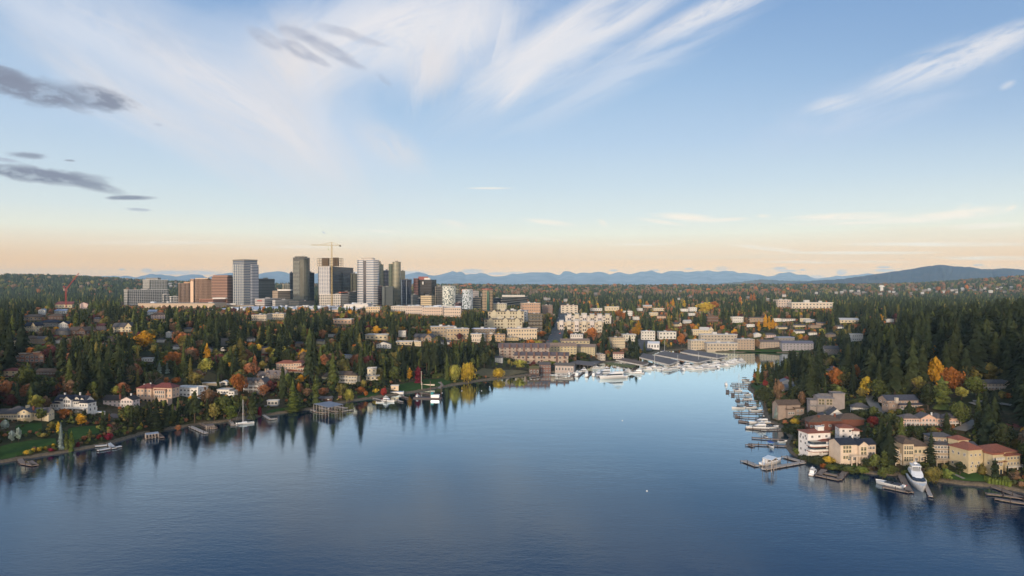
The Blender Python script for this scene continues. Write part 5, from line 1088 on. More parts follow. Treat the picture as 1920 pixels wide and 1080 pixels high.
def edgepts(poly, i, n, off=0.0):
    a, b = poly[i], poly[(i + 1) % len(poly)]; dx, dy = b[0] - a[0], b[1] - a[1]; l = math.hypot(dx, dy); nx, ny = dy / l, -dx / l
    return [((a[0] + dx * (k + .5) / n + nx * off), (a[1] + dy * (k + .5) / n + ny * off), dx / l, dy / l, l) for k in range(n)]
TW = []
def tier(t, poly, z0, z1, wallm, glassm, style, fh=3.9, bay=5.0, parapet=True, roofm=None):
    q = MB(); body = wallm if style not in ('glass',) else glassm
    q.prism(poly, z0, z1); n = max(1, int((z1 - z0 - 2) / fh)); fh = (z1 - z0 - 1.2) / n
    if style in ('grid', 'vert'):
        for i in range(len(poly)):
            a, b = poly[i], poly[(i+1) % len(poly)]; l = math.hypot(b[0]-a[0], b[1]-a[1]); m = max(2, int(l / bay)); w = .9 if style == 'grid' else 1.3
            for k in range(m + 1):
                f = k / m; x, y = a[0] + (b[0]-a[0]) * f, a[1] + (b[1]-a[1]) * f; q.prism([(x-w/2,y-w/2),(x+w/2,y-w/2),(x+w/2,y+w/2),(x-w/2,y+w/2)], z0, z1 - .8)
    q.obj('wall' if style != 'glass' else 'curtain_wall', body, t)
    ring = MB(); e = .12 if style != 'vert' else .25; hh = fh * {'bands': .56, 'grid': .62, 'vert': .82, 'glass': .22, 'mixed': .6}[style]
    ring.prism(shrink(poly, e), 0, hh); rm = ring.mesh('window_band', glassm if style != 'glass' else wallm)
    for k in range(min(n, 60)): link('window_band' if style != 'glass' else 'spandrel_band', rm, t, (0, 0, z0 + .6 + fh * k + (fh - hh) * .5))
    if style == 'mixed':
        pass
    r = MB(); r.prism(shrink(poly, .35), z1 - .9, z1 + .3); r.obj('roof', roofm or wallm, t)
def tower(label, x0, x1, xs, yt, D, wallm, glassm, style, th=35, name='office_tower', cat='tower', lm=None, fh=3.9, bay=5, yb=574, pent=None, tiers=None, poly=None, roofm=None):
    """tiers: list of (x0,x1,xs,ytop) stacked side by side at the same depth"""
    gx, gy = (xs - 960) / F * D, D; zb = hz(gx, gy) - 3
    t = thing(name, label, cat, (gx, gy, zb)); top = CH + (535 - yt) / F * D - zb
    P_ = poly or foot(x0, x1, xs, D, th)
    tier(t, P_, 0, top, wallm, glassm, style, fh, bay, roofm=roofm)
    if pent:
        a, b, yt2, pm = pent; k = D / F; q = MB(); hgt = CH + (535 - yt2) / F * D - zb
        cx = ((a + b) / 2 - xs) * k; cy = sum(p[1] for p in P_) / len(P_); w = (b - a) * k / 2; q.box(cx - w, cx + w, cy - w * .5, cy + w * .5, top + .3, hgt); q.obj('penthouse', pm, t)
    if not pent:
        q = MB(); mx_, my_ = sum(p[0] for p in P_) / len(P_), sum(p[1] for p in P_) / len(P_); ex = max(abs(p[0] - mx_) for p in P_) * .4; rq = random.Random(int(x0 * 7))
        q.box(mx_ - ex, mx_ + ex * rq.uniform(.2, 1), my_ - 3, my_ + 4, top + .3, top + rq.uniform(2, 4)); q.tube((mx_ + ex * .5, my_, top), (mx_ + ex * .5, my_, top + rq.uniform(5, 8)), .2, None, 4); q.obj('roof_plant', gry, t)
    PROT.append((x0, x1, yt, yb - 3, D)); 
    cxw = gx + sum(p[0] for p in P_) / 4; cyw = gy + sum(p[1] for p in P_) / 4
    KEEP.append((cxw, cyw, max(abs(p[0]) + abs(p[1]) for p in P_) * .6)); TW.append(t)
    if lm: LM.append(((x0 + x1) / 2, 560, lm))
    return t, P_, top
def sub(t, x0, x1, xs, yt, D, dy, wallm, glassm, style, th=35, z0=0, fh=3.9, bay=5, y0=None, roofm=None):
    """a second volume of the same tower, dy metres behind the first"""
    ox, oy, oz = t.location; D2 = oy + dy; P_ = foot(x0, x1, xs, D2, th); gx = (xs - 960) / F * D2
    P2 = [(p[0] + gx - ox, p[1] + dy) for p in P_]; top = CH + (535 - yt) / F * D2 - oz
    zb = 0 if y0 is None else CH + (535 - y0) / F * D2 - oz
    tier(t, P2, zb, top, wallm, glassm, style, fh, bay, roofm=roofm); return P2, top
wht = c_(216,212,204); conc = c_(168,158,144); stone = c_(176,166,152); gry = c_(126,124,122); dgry = c_(84,84,86); pinkb = c_(172,130,110); tanb = c_(190,146,110); crm = c_(222,200,158); grn = c_(128,132,112)
t, P_, h = tower('low pale grid-fronted office block at the left end of downtown', 228, 281, 240, 543.5, 1780, c_(170,168,164), glassk, 'grid', 30, lm='the pale grid block left of downtown', roofm=wht)
t, P_, h = tower('taller pale glass block with overhanging white roof slab behind the low grid block', 256, 302, 281, 524.5, 1850, c_(160,158,156), glassg, 'grid', 40, pent=(264, 287, 520.5, gry), roofm=wht, bay=4)
t, P_, h = tower('tiny pale grey block beside the overhanging roof slab tower', 302, 314, 308, 552, 1800, c_(186,184,180), glassk, 'grid')
t, P_, h = tower('small white two-box building in front of the dark ridge', 315, 334, 322, 556, 1790, wht, glassd, 'grid')
t, P_, h = tower('tan striped hotel block, lower of the pair', 334, 356, 337, 531, 1800, c_(196,164,140), c_(84,70,64, k='window'), 'vert', 30, bay=3.6, pent=(338, 354, 528.5, tanb))
t, P_, h = tower('tan hotel tower with bright cream edge strip', 354, 388, 364, 523, 1770, c_(198,162,134), c_(84,66,58, k='window'), 'vert', 30, bay=3.6, pent=(358, 382, 521, c_(196,176,150)), lm='the tan hotel tower')
q = MB(); q.prism([(P_[3][0]*.9 - .5, P_[3][1]*.9 - .6), (P_[3][0]*.15, P_[3][1]*.15 - .9), (P_[3][0]*.15, P_[3][1]*.15 - .3), (P_[3][0]*.9, P_[3][1]*.9 - .1)], 0, h - 6); q.obj('sunlit_strip', c_(226,190,156), t)  # paler strip paints the low western light onto the left face
t, P_, h = tower('slender pale sliver tower between the tan and the brown blocks', 388, 395, 391, 527, 1840, c_(190,190,180), glassg, 'vert')
t, P_, h = tower('brown brick office block with stepped shoulder', 394, 430, 426, 518.5, 1780, pinkb, c_(64,44,40, k='window'), 'bands', 12, bay=5, lm='the brown brick block')
sub(t, 397, 430, 427, 516, 1780, 4, pinkb, c_(64,44,40, k='window'), 'bands', 12, y0=519)
t, P_, h = tower('long low brick annexe at the foot of the brown block', 369, 416, 400, 561, 1740, c_(170,120,94), c_(80,56,50, k='window'), 'bands', 20, name='office_building', cat='building', pent=(389, 414, 558.5, wht))
t, P_, h = tower('broad tall glass and stone tower on the left, two faces and a stepped right end', 428, 474, 457.5, 488, 1760, c_(150,146,140), glassb, 'bands', 36, lm='the broad glass and stone tower', fh=4.1)
q = MB()
for i, n in ((3, 5),):
    for x, y, dx, dy, l in edgepts(P_, i, 6, .45): q.prism([(x - .5, y - .3), (x + .5, y - .3), (x + .5, y + .3), (x - .5, y + .3)], 4, h - 10)
q.obj('fin', c_(196,200,196), t)
q = MB(); q.prism(shrink(P_, .9), h - .5, h + 2.4); q.obj('parapet', c_(108,106,100), t)
sub(t, 462, 481, 473, 496.5, 1760, 10, c_(168,166,168), glassb, 'bands', 36)
t, P_, h = tower('plain dark grey slab right of the broad glass tower', 480, 499, 482, 522.5, 1810, c_(92,92,90), glassk, 'bands', 20, pent=None); q = MB(); q.prism(shrink(P_, .6), h - 6, h - 3); q.obj('dark_band', c_(52,54,58), t)
tower('grey mid-rise seen in the gap right of the dark slab', 499, 508, 503, 537, 2000, c_(140,134,124), glassk, 'grid', yb=560)
tower('pale mid-rise seen over the beige block', 528, 543, 533, 533, 2050, c_(180,172,144), glassk, 'grid', yb=545)
t, P_, h = tower('wide beige block with white rooftop plant', 509, 543, 521, 545.5, 1790, c_(176,158,136), c_(120,104,90, k='window'), 'bands', 24, pent=(513, 538, 542.5, wht), lm='the wide beige block')
t, P_, h = tower('white parking structure with a red shop sign', 476, 511, 496, 560.5, 1730, c_(200,192,182), c_(120,112,110, k='window'), 'bands', 14, name='parking_structure', cat='parking garage')
q = MB(); a = P_[3]; q.prism([(a[0]*.75, a[1]*.75 - .5), (a[0]*.25, a[1]*.25 - .5), (a[0]*.25, a[1]*.25 - .2), (a[0]*.75, a[1]*.75 - .2)], h - 5.5, h - 3.8); q.obj('sign', c_(186,60,60), t)
t, P_, h = tower('white windowless box beside the parking structure', 510, 538, 516, 563, 1735, c_(206,198,188), c_(150,146,140), 'glass', 20, name='store_building', cat='building')
t, P_, h = tower('tall dark glass tower with chamfered corners and a rounded right side', 547, 576, 561.5, 483, 1760, c_(84,90,84), glassd, 'glass', 45, lm='the tall dark chamfered tower', fh=3.6,
    poly=[(0,0),(10,3),(18,11),(20,22),(16,34),(-8,36),(-17,28),(-19,8),(-17,1.5)], roofm=dgry)
q = MB(); q.prism([(-14,6),(0,3),(12,8),(12,28),(-12,28)], h + .3, h + 3.4); q.obj('penthouse', c_(96,96,90), t)
for k in range(26): q = MB(); q.prism([(-16.6,1.0),(-.2,-.5),(-.2,-.2),(-16.6,1.3)], 36 + k * 3.3, 36.9 + k * 3.3); q.obj('balcony', c_(150,154,142), t)
q = MB(); q.prism([(1,-.6),(10.6,2.2),(19,10.6),(19,11),(1,.2)], 30, h - 5); q.obj('balcony_stack', c_(78,84,80, k='glass'), t)
tower('long dark podium under the chamfered tower', 537, 580, 560, 565, 1735, c_(96,92,86), glassk, 'bands', 30, name='podium_building', cat='building')
tower('dark sliver tower behind the chamfered tower, left', 542.5, 548, 545, 511, 1830, c_(70,80,92), glassn, 'glass')
tower('dark navy slab tower right of the chamfered tower', 575, 586, 579, 511, 1800, c_(60,68,84), glassn, 'glass', 30)
t, P_, h = tower('white gridded tower under construction', 595.5, 622, 619, 499, 1750, c_(214,206,196), glassb, 'grid', 12, fh=3.4, bay=4.2, lm='the tower under construction')
sub(t, 620, 641.5, 622, 500, 1750, 5, c_(70,80,86), glassn, 'glass', 12, y0=551)
ox, oy, oz = t.location
for k in range(5):                                                   # bare floor slabs and columns above the finished floors
    z = h + 2.5 + k * 4.2; q = MB(); q.box(-34, 29, -1, 22, z, z + .45); q.obj('floor_slab', c_(132,112,78), t)
    q = MB()
    for i in range(12):
        for y in (0, 20.4): q.box(-33 + i * 5.5, -32.5 + i * 5.5, y, y + .5, z - 3.75, z)
    q.obj('column', c_(120,98,66), t)
q = MB(); q.box(-22, -6, 5, 16, h, h + 21); q.box(6, 18, 5, 16, h, h + 22); q.obj('core', c_(110,88,68), t)
tower('white gridded lower wing of the tower under construction', 594.5, 653, 640, 552, 1735, c_(214,204,190), glassk, 'grid', 14, fh=3.6, bay=5, name='podium_building', cat='building')
t, P_, h = tower('dark rooftop hall edged in orange beside the construction crane', 635, 653.5, 639, 547.5, 1765, c_(196,108,76), c_(52,40,40, k='window'), 'bands', 16, fh=7, name='rooftop_hall', cat='building')
tower('grey slab peeping out right of the tower under construction', 641.5, 648, 644, 514, 1850, c_(98,98,96), glassk, 'bands')
tower('stepped cream tower in shade left of the white banded tower', 657, 667, 660, 513, 1830, c_(150,144,116), glassk, 'vert', 30, bay=4); 
tower('grey horizontally banded building between crane and white banded tower', 652, 669, 655, 547.5, 1770, c_(124,120,118), glassd, 'bands', 20)
# the white banded tower: octagonal plan with a dark glass recess
gx = (684 - 960) / F * 1750; t, P_, h = tower('tall white tower ringed with dark window bands and a recessed glass centre', 668.5, 707.5, 684, 487, 1750, c_(206,200,192), glassb, 'bands', lm='the white banded tower', fh=4.2,
    poly=[(-15,0),(-4,0),(-4,3),(3.5,3),(3.5,0),(22,0),(31,8),(31,30),(22,38),(-12,38),(-20.5,30),(-20.5,6)])
q = MB(); q.box(-3.98, 3.48, 2.6, 2.98, 2, h - 2); q.obj('glass_recess', glassn, t)
q = MB(); q.prism([(-10,5),(16,5),(20,9),(20,28),(-10,28)], h + .3, h + 5.2); q.obj('penthouse', c_(176,168,158), t)
q = MB(); q.box(-20.6, 31, -.4, .6, -1, .2); 
for x in (-18, -12, -6, 2, 8, 14, 20, 26): q.box(x, x + 1.6, -.9, -.2, 0, 11)
q.obj('colonnade', c_(210,200,188), t)
t, P_, h = tower('greenish stepped residential tower behind the white banded tower', 706, 718, 713, 496, 1840, c_(112,112,88), glassg, 'glass', 40, name='residential_tower'); sub(t, 706, 713, 710, 490, 1840, 6, c_(118,118,92), glassg, 'glass', 40)
tower('pink-piered block at the foot of the banded tower', 706, 716, 708, 536, 1765, c_(150,112,108), glassd, 'grid', 30, fh=5)
t, P_, h = tower('plain grey-teal slab with dark striped left side', 715, 735, 722, 537.5, 1740, c_(108,114,112), glassk, 'vert', 40, fh=3.2, bay=3)
tower('dark and lilac slab behind the gold-lit tower', 718.5, 730, 721, 507, 1860, c_(128,122,134), glassn, 'bands', 30, fh=3.6)
t, P_, h = tower('slender curved tower with pale balconies glowing gold at its foot', 735.5, 750, 742, 491, 1790, c_(158,146,116), glassg, 'bands', fh=3.3, name='residential_tower', lm='the gold-lit slender tower',
    poly=[(-8.5,1.5),(-4,-.8),(2,-1),(7,1),(10,6),(11,14),(8,22),(-6,22),(-9,14)])
sub(t, 728, 738, 734, 495, 1790, 8, c_(120,124,96), glassg, 'bands', 35, fh=3.3)
tower('shorter beige tower just right of the slender curved tower', 750, 758, 752, 508, 1880, c_(160,146,116), glassg, 'bands', 30, fh=3.4, name='residential_tower')
t, P_, h = tower('dark navy glass tower with pale vertical streaks', 750, 770, 759, 524, 1750, c_(40,50,74), glassn, 'glass', 42, lm='the dark navy tower')
q = MB(); [q.prism([(x - .5, y - .5), (x + .5, y - .5), (x + .5, y + .5), (x - .5, y + .5)], 2, h - 1) for x, y, *_r in edgepts(P_, 0, 2)[:1] + edgepts(P_, 3, 2)[:1]]; q.obj('fin', c_(120,140,160, k='glass'), t)
tower('small grey block between the navy and the black towers', 770, 783, 774, 553, 1740, c_(112,112,112), glassk, 'bands', 30, fh=3.4)
t, P_, h = tower('black glass tower with brick side and blue right edge', 783, 816, 809, 524.5, 1770, c_(42,46,56), c_(22,26,36, k='glass'), 'glass', 20, lm='the black glass tower', pent=(783, 801, 518.5, c_(146,78,70)))
sub(t, 775, 784, 783.5, 522, 1770, 6, c_(112,68,66), c_(44,34,38, k='window'), 'bands', 16); q = MB(); q.box(-20, -5, 12, 24, h + .3, h + 5); q.obj('roof_plant', wht, t)
q = MB(); q.prism([(-24,5),(-21,4.2),(-21,4.0),(-24,4.8)], h - 12, h - 5); q.obj('sign', c_(210,210,206), t)
tower('cream striped mid-rise in front of the black glass tower', 788, 814, 809, 555, 1700, crm, c_(120,108,90, k='window'), 'bands', 16, fh=4.4, lm='the cream striped mid-rise', yb=580)
tower('grey gridded mid-rise with large dark openings', 815.5, 830, 818, 537.5, 1720, c_(150,140,124), glassd, 'grid', 24, fh=5.4, bay=6, yb=578)
tower('tan slab between the black tower and the gridded mid-rise', 809, 819, 811, 548, 1790, c_(134,122,108), glassk, 'bands', yb=575)
def checker(label, xc, w, yt, yb, D, lm, wm2):
    gx = (xc - 960) / F * D; zb = hz(gx, D) - 3; t = thing('residential_tower', label, 'tower', (gx, D, zb)); hw = w / 2 * D / F; h = CH + (535 - yt) / F * D - zb
    poly = [(-hw,4),(-hw*.6,1),(0,0),(hw*.6,3),(hw,9),(hw,26),(-hw,26)]; q = MB(); q.prism(poly, 0, h); q.obj('curtain_wall', c_(112,128,132, k='glass'), t)
    r = random.Random(xc); n = int(h / 3.2)
    for k in range(n):
        q = MB()
        for i in range(5):
            a, b = poly[i if i < 4 else 4], poly[i + 1]; l = math.hypot(b[0]-a[0], b[1]-a[1]); m = max(2, int(l / 1.5)); nx, ny = (b[1]-a[1]) / l * .25, -(b[0]-a[0]) / l * .25
            for j in range(m):
                if r.random() < .46: continue
                p = (a[0] + (b[0]-a[0]) * j / m, a[1] + (b[1]-a[1]) * j / m); s = (a[0] + (b[0]-a[0]) * (j+1) / m, a[1] + (b[1]-a[1]) * (j+1) / m)
                q.prism([(p[0]+nx,p[1]+ny),(s[0]+nx,s[1]+ny),(s[0]+nx*.1,s[1]+ny*.1),(p[0]+nx*.1,p[1]+ny*.1)], k * 3.2 + .4, k * 3.2 + 3.2)
        q.prism(shrink(poly, .06), k * 3.2 + .1, k * 3.2 + .35); q.obj('panel_row', wm2, t)
    q = MB(); q.prism(shrink(poly, .6), h, h + 1.2, top=shrink(poly, .2)); q.obj('roof', wht, t); PROT.append((xc - w/2, xc + w/2, yt, yb - 3, D)); KEEP.append((gx, D + 12, hw + 12)); LM.append((xc, 560, lm))
checker('white and green chequered residential tower with curved front', 841, 23, 537, 578, 1690, 'the chequered residential tower', c_(208,210,200))
checker('blue and white chequered residential tower, the more slender one', 876, 19, 544, 583, 1650, 'the blue chequered tower', c_(186,196,206))
tower('pale tower seen behind the chequered towers', 851, 860, 854, 542.5, 1850, c_(176,170,140), glassk, 'grid', yb=555)
tower('white stepped mid-rise between the two chequered towers', 853, 867, 857, 553, 1740, c_(190,184,174), glassk, 'bands', yb=578)
tower('plain pinkish white slab right of the blue chequered tower', 884, 897, 887, 546.5, 1760, c_(214,198,184), c_(170,156,146), 'bands', yb=565)
tower('tan terraced mid-rise left of the red-roofed tower', 885, 901, 890, 558, 1690, c_(176,156,128), glassk, 'bands', yb=580)
t, P_, h = tower('beige residential tower with red roof and green glass centre', 903, 924, 915, 543, 1640, c_(186,160,124), glassd, 'grid', 40, fh=3.4, bay=4, name='residential_tower', lm='the red-roofed tower', yb=585)
q = MB(); q.prism(shrink(P_, 1.2), h, h + 2.6, top=shrink(P_, -1.5)); q.obj('roof', c_(140,58,52, k='tile'), t); q = MB(); q.prism([(-3,-.9),(3,-.9),(3,3),(-3,3)], 4, h - 4); q.obj('glass_strip', c_(40,84,74, k='glass'), t)
t, P_, h = tower('wide dark-banded office block with white roof plant on the right of downtown', 939, 994, 941, 558.5, 1800, c_(140,128,116), glassd, 'bands', 14, fh=5.4, name='office_building', cat='building', pent=(940, 986, 554.5, c_(196,190,180)), lm='the wide banded office block', yb=572)
tower('dark glass wing left of the wide banded office block', 924, 941, 927, 559, 1810, c_(52,56,66), glassn, 'glass', 20, name='office_building', cat='building', yb=570)
tower('small navy block under the black tower', 782, 790, 785, 560, 1730, c_(60,66,80), glassn, 'bands')
tower('low maroon-topped block between the chequered towers', 853, 868, 860, 568, 1680, c_(120,84,84), glassd, 'bands', yb=580)
# ------------------------------------------------------------------ the mall: long walls and pale roofs
def longbox(label, x0, x1, yt, yb, D, dep, wallm, roofm, name='mall_building', n=0, cat='shopping centre'):
    gx = ((x0 + x1) / 2 - 960) / F * D; hw = (x1 - x0) / 2 * D / F; zb = CH + (535 - yb) / F * D; zt = CH + (535 - yt) / F * D
    t = thing(name, label, cat, (gx, D, zb)); h = zt - zb; q = MB(); q.box(-hw, hw, 0, dep, -14, h); q.obj('wall', wallm, t)
    q = MB(); q.box(-hw - .3, hw + .3, -.3, dep, h, h + .5); r = q.obj('roof', roofm, t)
    rr = random.Random(int(x0))
    for i in range(n):
        x = rr.uniform(-hw * .9, hw * .8); q = MB(); w = rr.uniform(4, 14); y = rr.uniform(4, dep - 14); q.box(x, x + w, y, y + rr.uniform(4, 10), h + .5, h + .5 + rr.uniform(1.5, 4)); q.obj('roof_plant' if i % 2 else 'skylight', lgrey if i % 3 else c_(190,200,214), r)
    PROT.append((x0, x1, yt - (8 if yt > 578 else 1), yb - (yb - yt) * .35, D, 1)); 
    for i in range(int(2 * hw / 12) + 1):
        for j in range(int(dep / 12) + 1): KEEP.append((gx - hw + 12 * i, D + 12 * j, 9))
    return t
longbox('long plain beige wall of the mall left of the towers', 259, 402, 569, 581, 1650, 70, c_(190,166,138), c_(170,156,138), n=3)
longbox('low grey parking deck of the mall behind the white roofs', 400, 476, 572, 576, 1725, 8, c_(140,128,112), c_(176,168,160), n=6)
longbox('white ribbed mall roofs with skylights, left stretch', 388, 500, 581, 583, 1490, 235, c_(200,188,176), c_(196,200,208), n=10)
longbox('white ribbed mall roofs with skylights, right stretch', 498, 592, 580, 584, 1480, 240, c_(190,156,124), c_(206,202,200), n=16)
longbox('beige and grey flat mall hall in front of the construction site', 590, 606, 580, 583, 1520, 180, c_(150,132,112), c_(196,186,172), n=4)
longbox('pale mall hall with rounded tan wall below the crane', 604, 668, 581, 588, 1460, 200, c_(196,160,122), c_(202,194,184), n=10)
longbox('white colonnaded mall front right of the crane', 645, 690, 571, 580, 1600, 50, c_(206,198,188), c_(206,200,194), n=5)
for k, (a, b, yt, yb, D) in enumerate([(736,757,576,582,1600),(760,784,575,582,1620),(787,806,577,584,1560),(808,834,576,583,1580),(837,860,578,585,1550)]):
    longbox('white flat-roofed apartment row at the right foot of downtown, %s from the left' % ('first', 'second', 'third', 'fourth', 'fifth')[k], a, b, yt, yb, D, 40 + 12 * (k % 3), (c_(196,182,168), c_(176,166,156), c_(206,190,170))[k % 3], c_(206,198,190), n=6, name='apartment_building', cat='apartment building')
LM.append((500, 578, 'the white mall roofs')); LM.append((320, 575, 'the long beige mall wall'))
# ------------------------------------------------------------------ cranes
def lattice(q, p, a, w, n=None):
    p, a = np.array(p, float), np.array(a, float); d = a - p; L_ = np.linalg.norm(d); d /= L_; u = np.cross(d, (0, 1, 0)); u /= np.linalg.norm(u); v = np.cross(d, u)
    cs = [(-1,-1),(1,-1),(1,1),(-1,1)]; n = n or max(2, int(L_ / (w * 2)))
    for s, r in cs: q.tube(p + u * s * w / 2 + v * r * w / 2, a + u * s * w / 2 + v * r * w / 2, w * .12, None, 4)
    for k in range(n):
        b0, b1 = p + d * L_ * k / n, p + d * L_ * (k + 1) / n
        for i in range(4):
            s, r = cs[i]; s2, r2 = cs[(i + 1) % 4]
            if k % 2: s, r, s2, r2 = s2, r2, s, r
            q.tube(b0 + u * s * w / 2 + v * r * w / 2, b1 + u * s2 * w / 2 + v * r2 * w / 2, w * .07, None, 3)
cr_ = c_(196,166,96); D = 1738; gx = (622 - 960) / F * D; zb = hz(gx, D); k = D / F
t = thing('tower_crane', 'tall pale yellow tower crane rising in front of the tower under construction', 'crane', (gx, D, zb)); zj = CH + (535 - 460) * k - zb; zt = CH + (535 - 454) * k - zb
q = MB(); lattice(q, (0,0,0), (0,0,zj), 2.4); q.obj('mast', cr_, t); q = MB(); lattice(q, (-.1,0,zj), (0,0,zt), 1.4); q.obj('tower_head', cr_, t)
q = MB(); lattice(q, (0,0,zj), (-38.5 * k,0,zj + 1), 1.7); q.obj('jib', cr_, t); q = MB(); lattice(q, (0,0,zj), (17 * k,0,zj), 1.7); q.obj('counter_jib', cr_, t)
q = MB(); q.box(14.5 * k, 17.3 * k, -1.4, 1.4, zj - 3.4, zj + .6); q.obj('counterweight', c_(90,86,80), t); q = MB(); q.box(-2.6, -.8, -1.2, .8, zj - 3, zj - .6); q.obj('cab', c_(210,206,190), t)
for a in (-24 * k, 14 * k, -14 * k): q = MB(); q.tube((0, 0, zt), (a, 0, zj + 1), .22, None, 4); q.obj('tie_rope', cr_, t)
q = MB(); q.tube((-6 * k, 0, zj), (-6 * k, 0, zj - 10), .15, None, 4); q.box(-6 * k - .7, -6 * k + .7, -.5, .5, zj - 12, zj - 10); q.obj('hook', c_(150,170,60), t)
rd = c_(178,56,52); D = 1500; gx = (123.5 - 960) / F * D; zb = hz(gx, D); k = D / F; Z = lambda y: CH + (535 - y) * k - zb; X = lambda x: (x - 123.5) * k
t = thing('luffing_crane', 'red crane with raised jib among the trees at the far left', 'crane', (gx, D, zb)); PROT.append((116, 150, 512, 568, D)); PROT.append((594, 652, 483, 570, 1735)); LM.append((124, 555, 'the red crane'))
q = MB(); lattice(q, (0,0,0), (0,0,Z(543)), 2.0); q.obj('mast', rd, t); q = MB(); lattice(q, (0,0,Z(543)), (X(148),0,Z(512)), 1.5); q.obj('jib', rd, t)
q = MB(); q.tube((0,0,Z(543)), (X(118),0,Z(536)), .5); q.tube((X(118),0,Z(536)), (X(127),0,Z(539)), .3); q.obj('gantry', rd, t); q = MB(); q.box(X(119), X(122), -1.5, 1.5, Z(545), Z(541)); q.obj('counterweight', c_(150,130,120), t)
# ------------------------------------------------------------------ far suburb: rows of small pale houses below the ridge
fm = MB(); fm.box(-7, 7, -4, 4, -8, 5); FWALL = [fm.mesh('wall', m) for m in (c_(160,152,142), c_(130,122,114), c_(184,178,172))]; fm = MB(); roof_gable(fm, -7, 7, -4, 4, 5.2, 2.6); FROOF = [fm.mesh('roof', m) for m in (slate, c_(140,130,126, k='roof'), lgrey)]
rr = random.Random(5); k = 0
for i in range(32, 110):
    px_ = rr.uniform(1545, 1905) if i < 78 else rr.uniform(700, 1540) if i < 96 else rr.uniform(290, 340)
    py_ = rr.uniform(541, 553) if i < 78 else rr.uniform(545, 566) if i < 96 else rr.uniform(532, 540)
    x, y, z = ground(px_, py_)
    if y > 5600: continue
    t = thing('house', 'small pale gabled house strung along the far suburb below the blue mountain' if i < 78 else 'tiny pale house showing through the far woods beyond the harbour' if i < 96 else 'tiny pale house on the dark ridge behind downtown', 'house',
              (x, y, z + 3), rr.uniform(-.5, .5), 'far suburb houses' if i < 78 else 'houses in the far woods' if i < 96 else 'houses on the ridge', rr.uniform(.6, 1.25))
    j = rr.randrange(3); link('wall', FWALL[j], t); link('roof', FROOF[rr.randrange(3)], t); PROT.append((px_ - 3, px_ + 3, py_ - 4, py_, y)); KEEP.append((x, y, 16))
x, y, z = ground(1653, 546); t = thing('water_tower', 'white domed water tank rising over the far suburb', 'water tower', (x, y, z)); s = y / F; q = MB()
for j in range(8): a0, a1 = math.pi / 2 * j / 8, math.pi / 2 * (j + 1) / 8; q.prism([(5*s*math.cos(a0)*math.cos(b), 5*s*math.cos(a0)*math.sin(b)) for b in [k * math.pi / 8 for k in range(16)]], 8*s + 3.5*s*math.sin(a0), 8*s + 3.5*s*math.sin(a1), top=[(5*s*max(math.cos(a1),.02)*math.cos(b), 5*s*max(math.cos(a1),.02)*math.sin(b)) for b in [k * math.pi / 8 for k in range(16)]])
q.obj('tank', wht, t); q = MB(); q.tube((0,0,-2), (0,0,8*s), 2.6*s, None, 12); q.obj('pedestal', wht, t); PROT.append((1647, 1659, 534, 543, y))
# ------------------------------------------------------------------ docks
DW = c_(140,122,108, k='wood'); DW2 = c_(176,164,152, k='wood'); DK = c_(72,62,56, k='wood')
def dock(label, segs, w=2.2, m=None, z=.75, roofed=None, pile_h=1.6):
    """segs: photo polylines on the water; each is one run of deck"""
    m = m or DW; a0 = W(*segs[0][0], z=z); t = thing('dock', label, 'dock', (a0[0], a0[1], 0)); first = True; np_ = 0
    for sg in segs:
        P_ = [W(*p, z=z) for p in sg]; q = MB()
        for a, b in zip(P_[:-1], P_[1:]):
            dx, dy = b[0]-a[0], b[1]-a[1]; l = math.hypot(dx, dy); nx, ny = -dy / l * w / 2, dx / l * w / 2; ex, ey = dx / l * .15, dy / l * .15
            c = [(a[0]-a0[0]+nx-ex, a[1]-a0[1]+ny-ey), (a[0]-a0[0]-nx-ex, a[1]-a0[1]-ny-ey), (b[0]-a0[0]-nx+ex, b[1]-a0[1]-ny+ey), (b[0]-a0[0]+nx+ex, b[1]-a0[1]+ny+ey)]
            q.prism(c, z - .28, z)
            n = max(1, int(l / 4.5))
            for k in range(n + 1):
                for s in (1, -1):
                    if np_ > 90: continue
                    x, y = a[0]-a0[0] + dx * k / n + nx * s * 1.05, a[1]-a0[1] + dy * k / n + ny * s * 1.05
                    p = MB(); hgt = z + (pile_h if (k + s) % 5 == 0 else .25); p.tube((x, y, -1.2), (x, y, hgt), .17, .15, 6); p.obj('pile', DK, t); np_ += 1
        q.obj('deck', m, t)
        for p in P_: KEEP.append((p[0], p[1], 4))
    return t
def canopy(name, label, pxs, h, m, cat='boathouse', fascia=None, cols=4):
    """flat roof on posts over the water; pxs = four photo corners of the roof at height h"""
    P_ = [W(*p, z=h) for p in pxs]; a0 = P_[0]; L_ = [(p[0]-a0[0], p[1]-a0[1]) for p in P_]; t = thing(name, label, cat, (a0[0], a0[1], 0))
    q = MB(); q.prism(L_, h - .25, h); q.obj('roof', m, t)
    if fascia:
        q = MB(); q.prism(shrink(L_, .35), h - 1.7, h - .26); q.obj('fascia', fascia, t)
    for i in range(4):
        a, b = L_[i], L_[(i+1) % 4]; n = cols if i % 2 == 0 else 2
        for k in range(n):
            f = (k + .03) / n; x, y = a[0] + (b[0]-a[0]) * f, a[1] + (b[1]-a[1]) * f; p = MB(); p.tube((x * .98, y * .98, -1), (x * .98, y * .98, h - .26), .16, None, 5); p.obj('post', DW2, t)
    return t
dock('weathered T-shaped dock on the far left shore', [[(34,855),(42,868),(64,872)],[(56,864),(67,872)]], 2.6)
dock('white three-fingered dock below the red shrubs', [[(198,826),(214,840)],[(178,836),(202,834)],[(184,844),(227,836)]], 2.6, c_(206,202,196, k='wood'))
dock('grey square dock with small roofed slip, left of the dark cedar', [[(274,822),(304,816)],[(280,814),(300,812)],[(296,812),(304,820)]], 2.4)
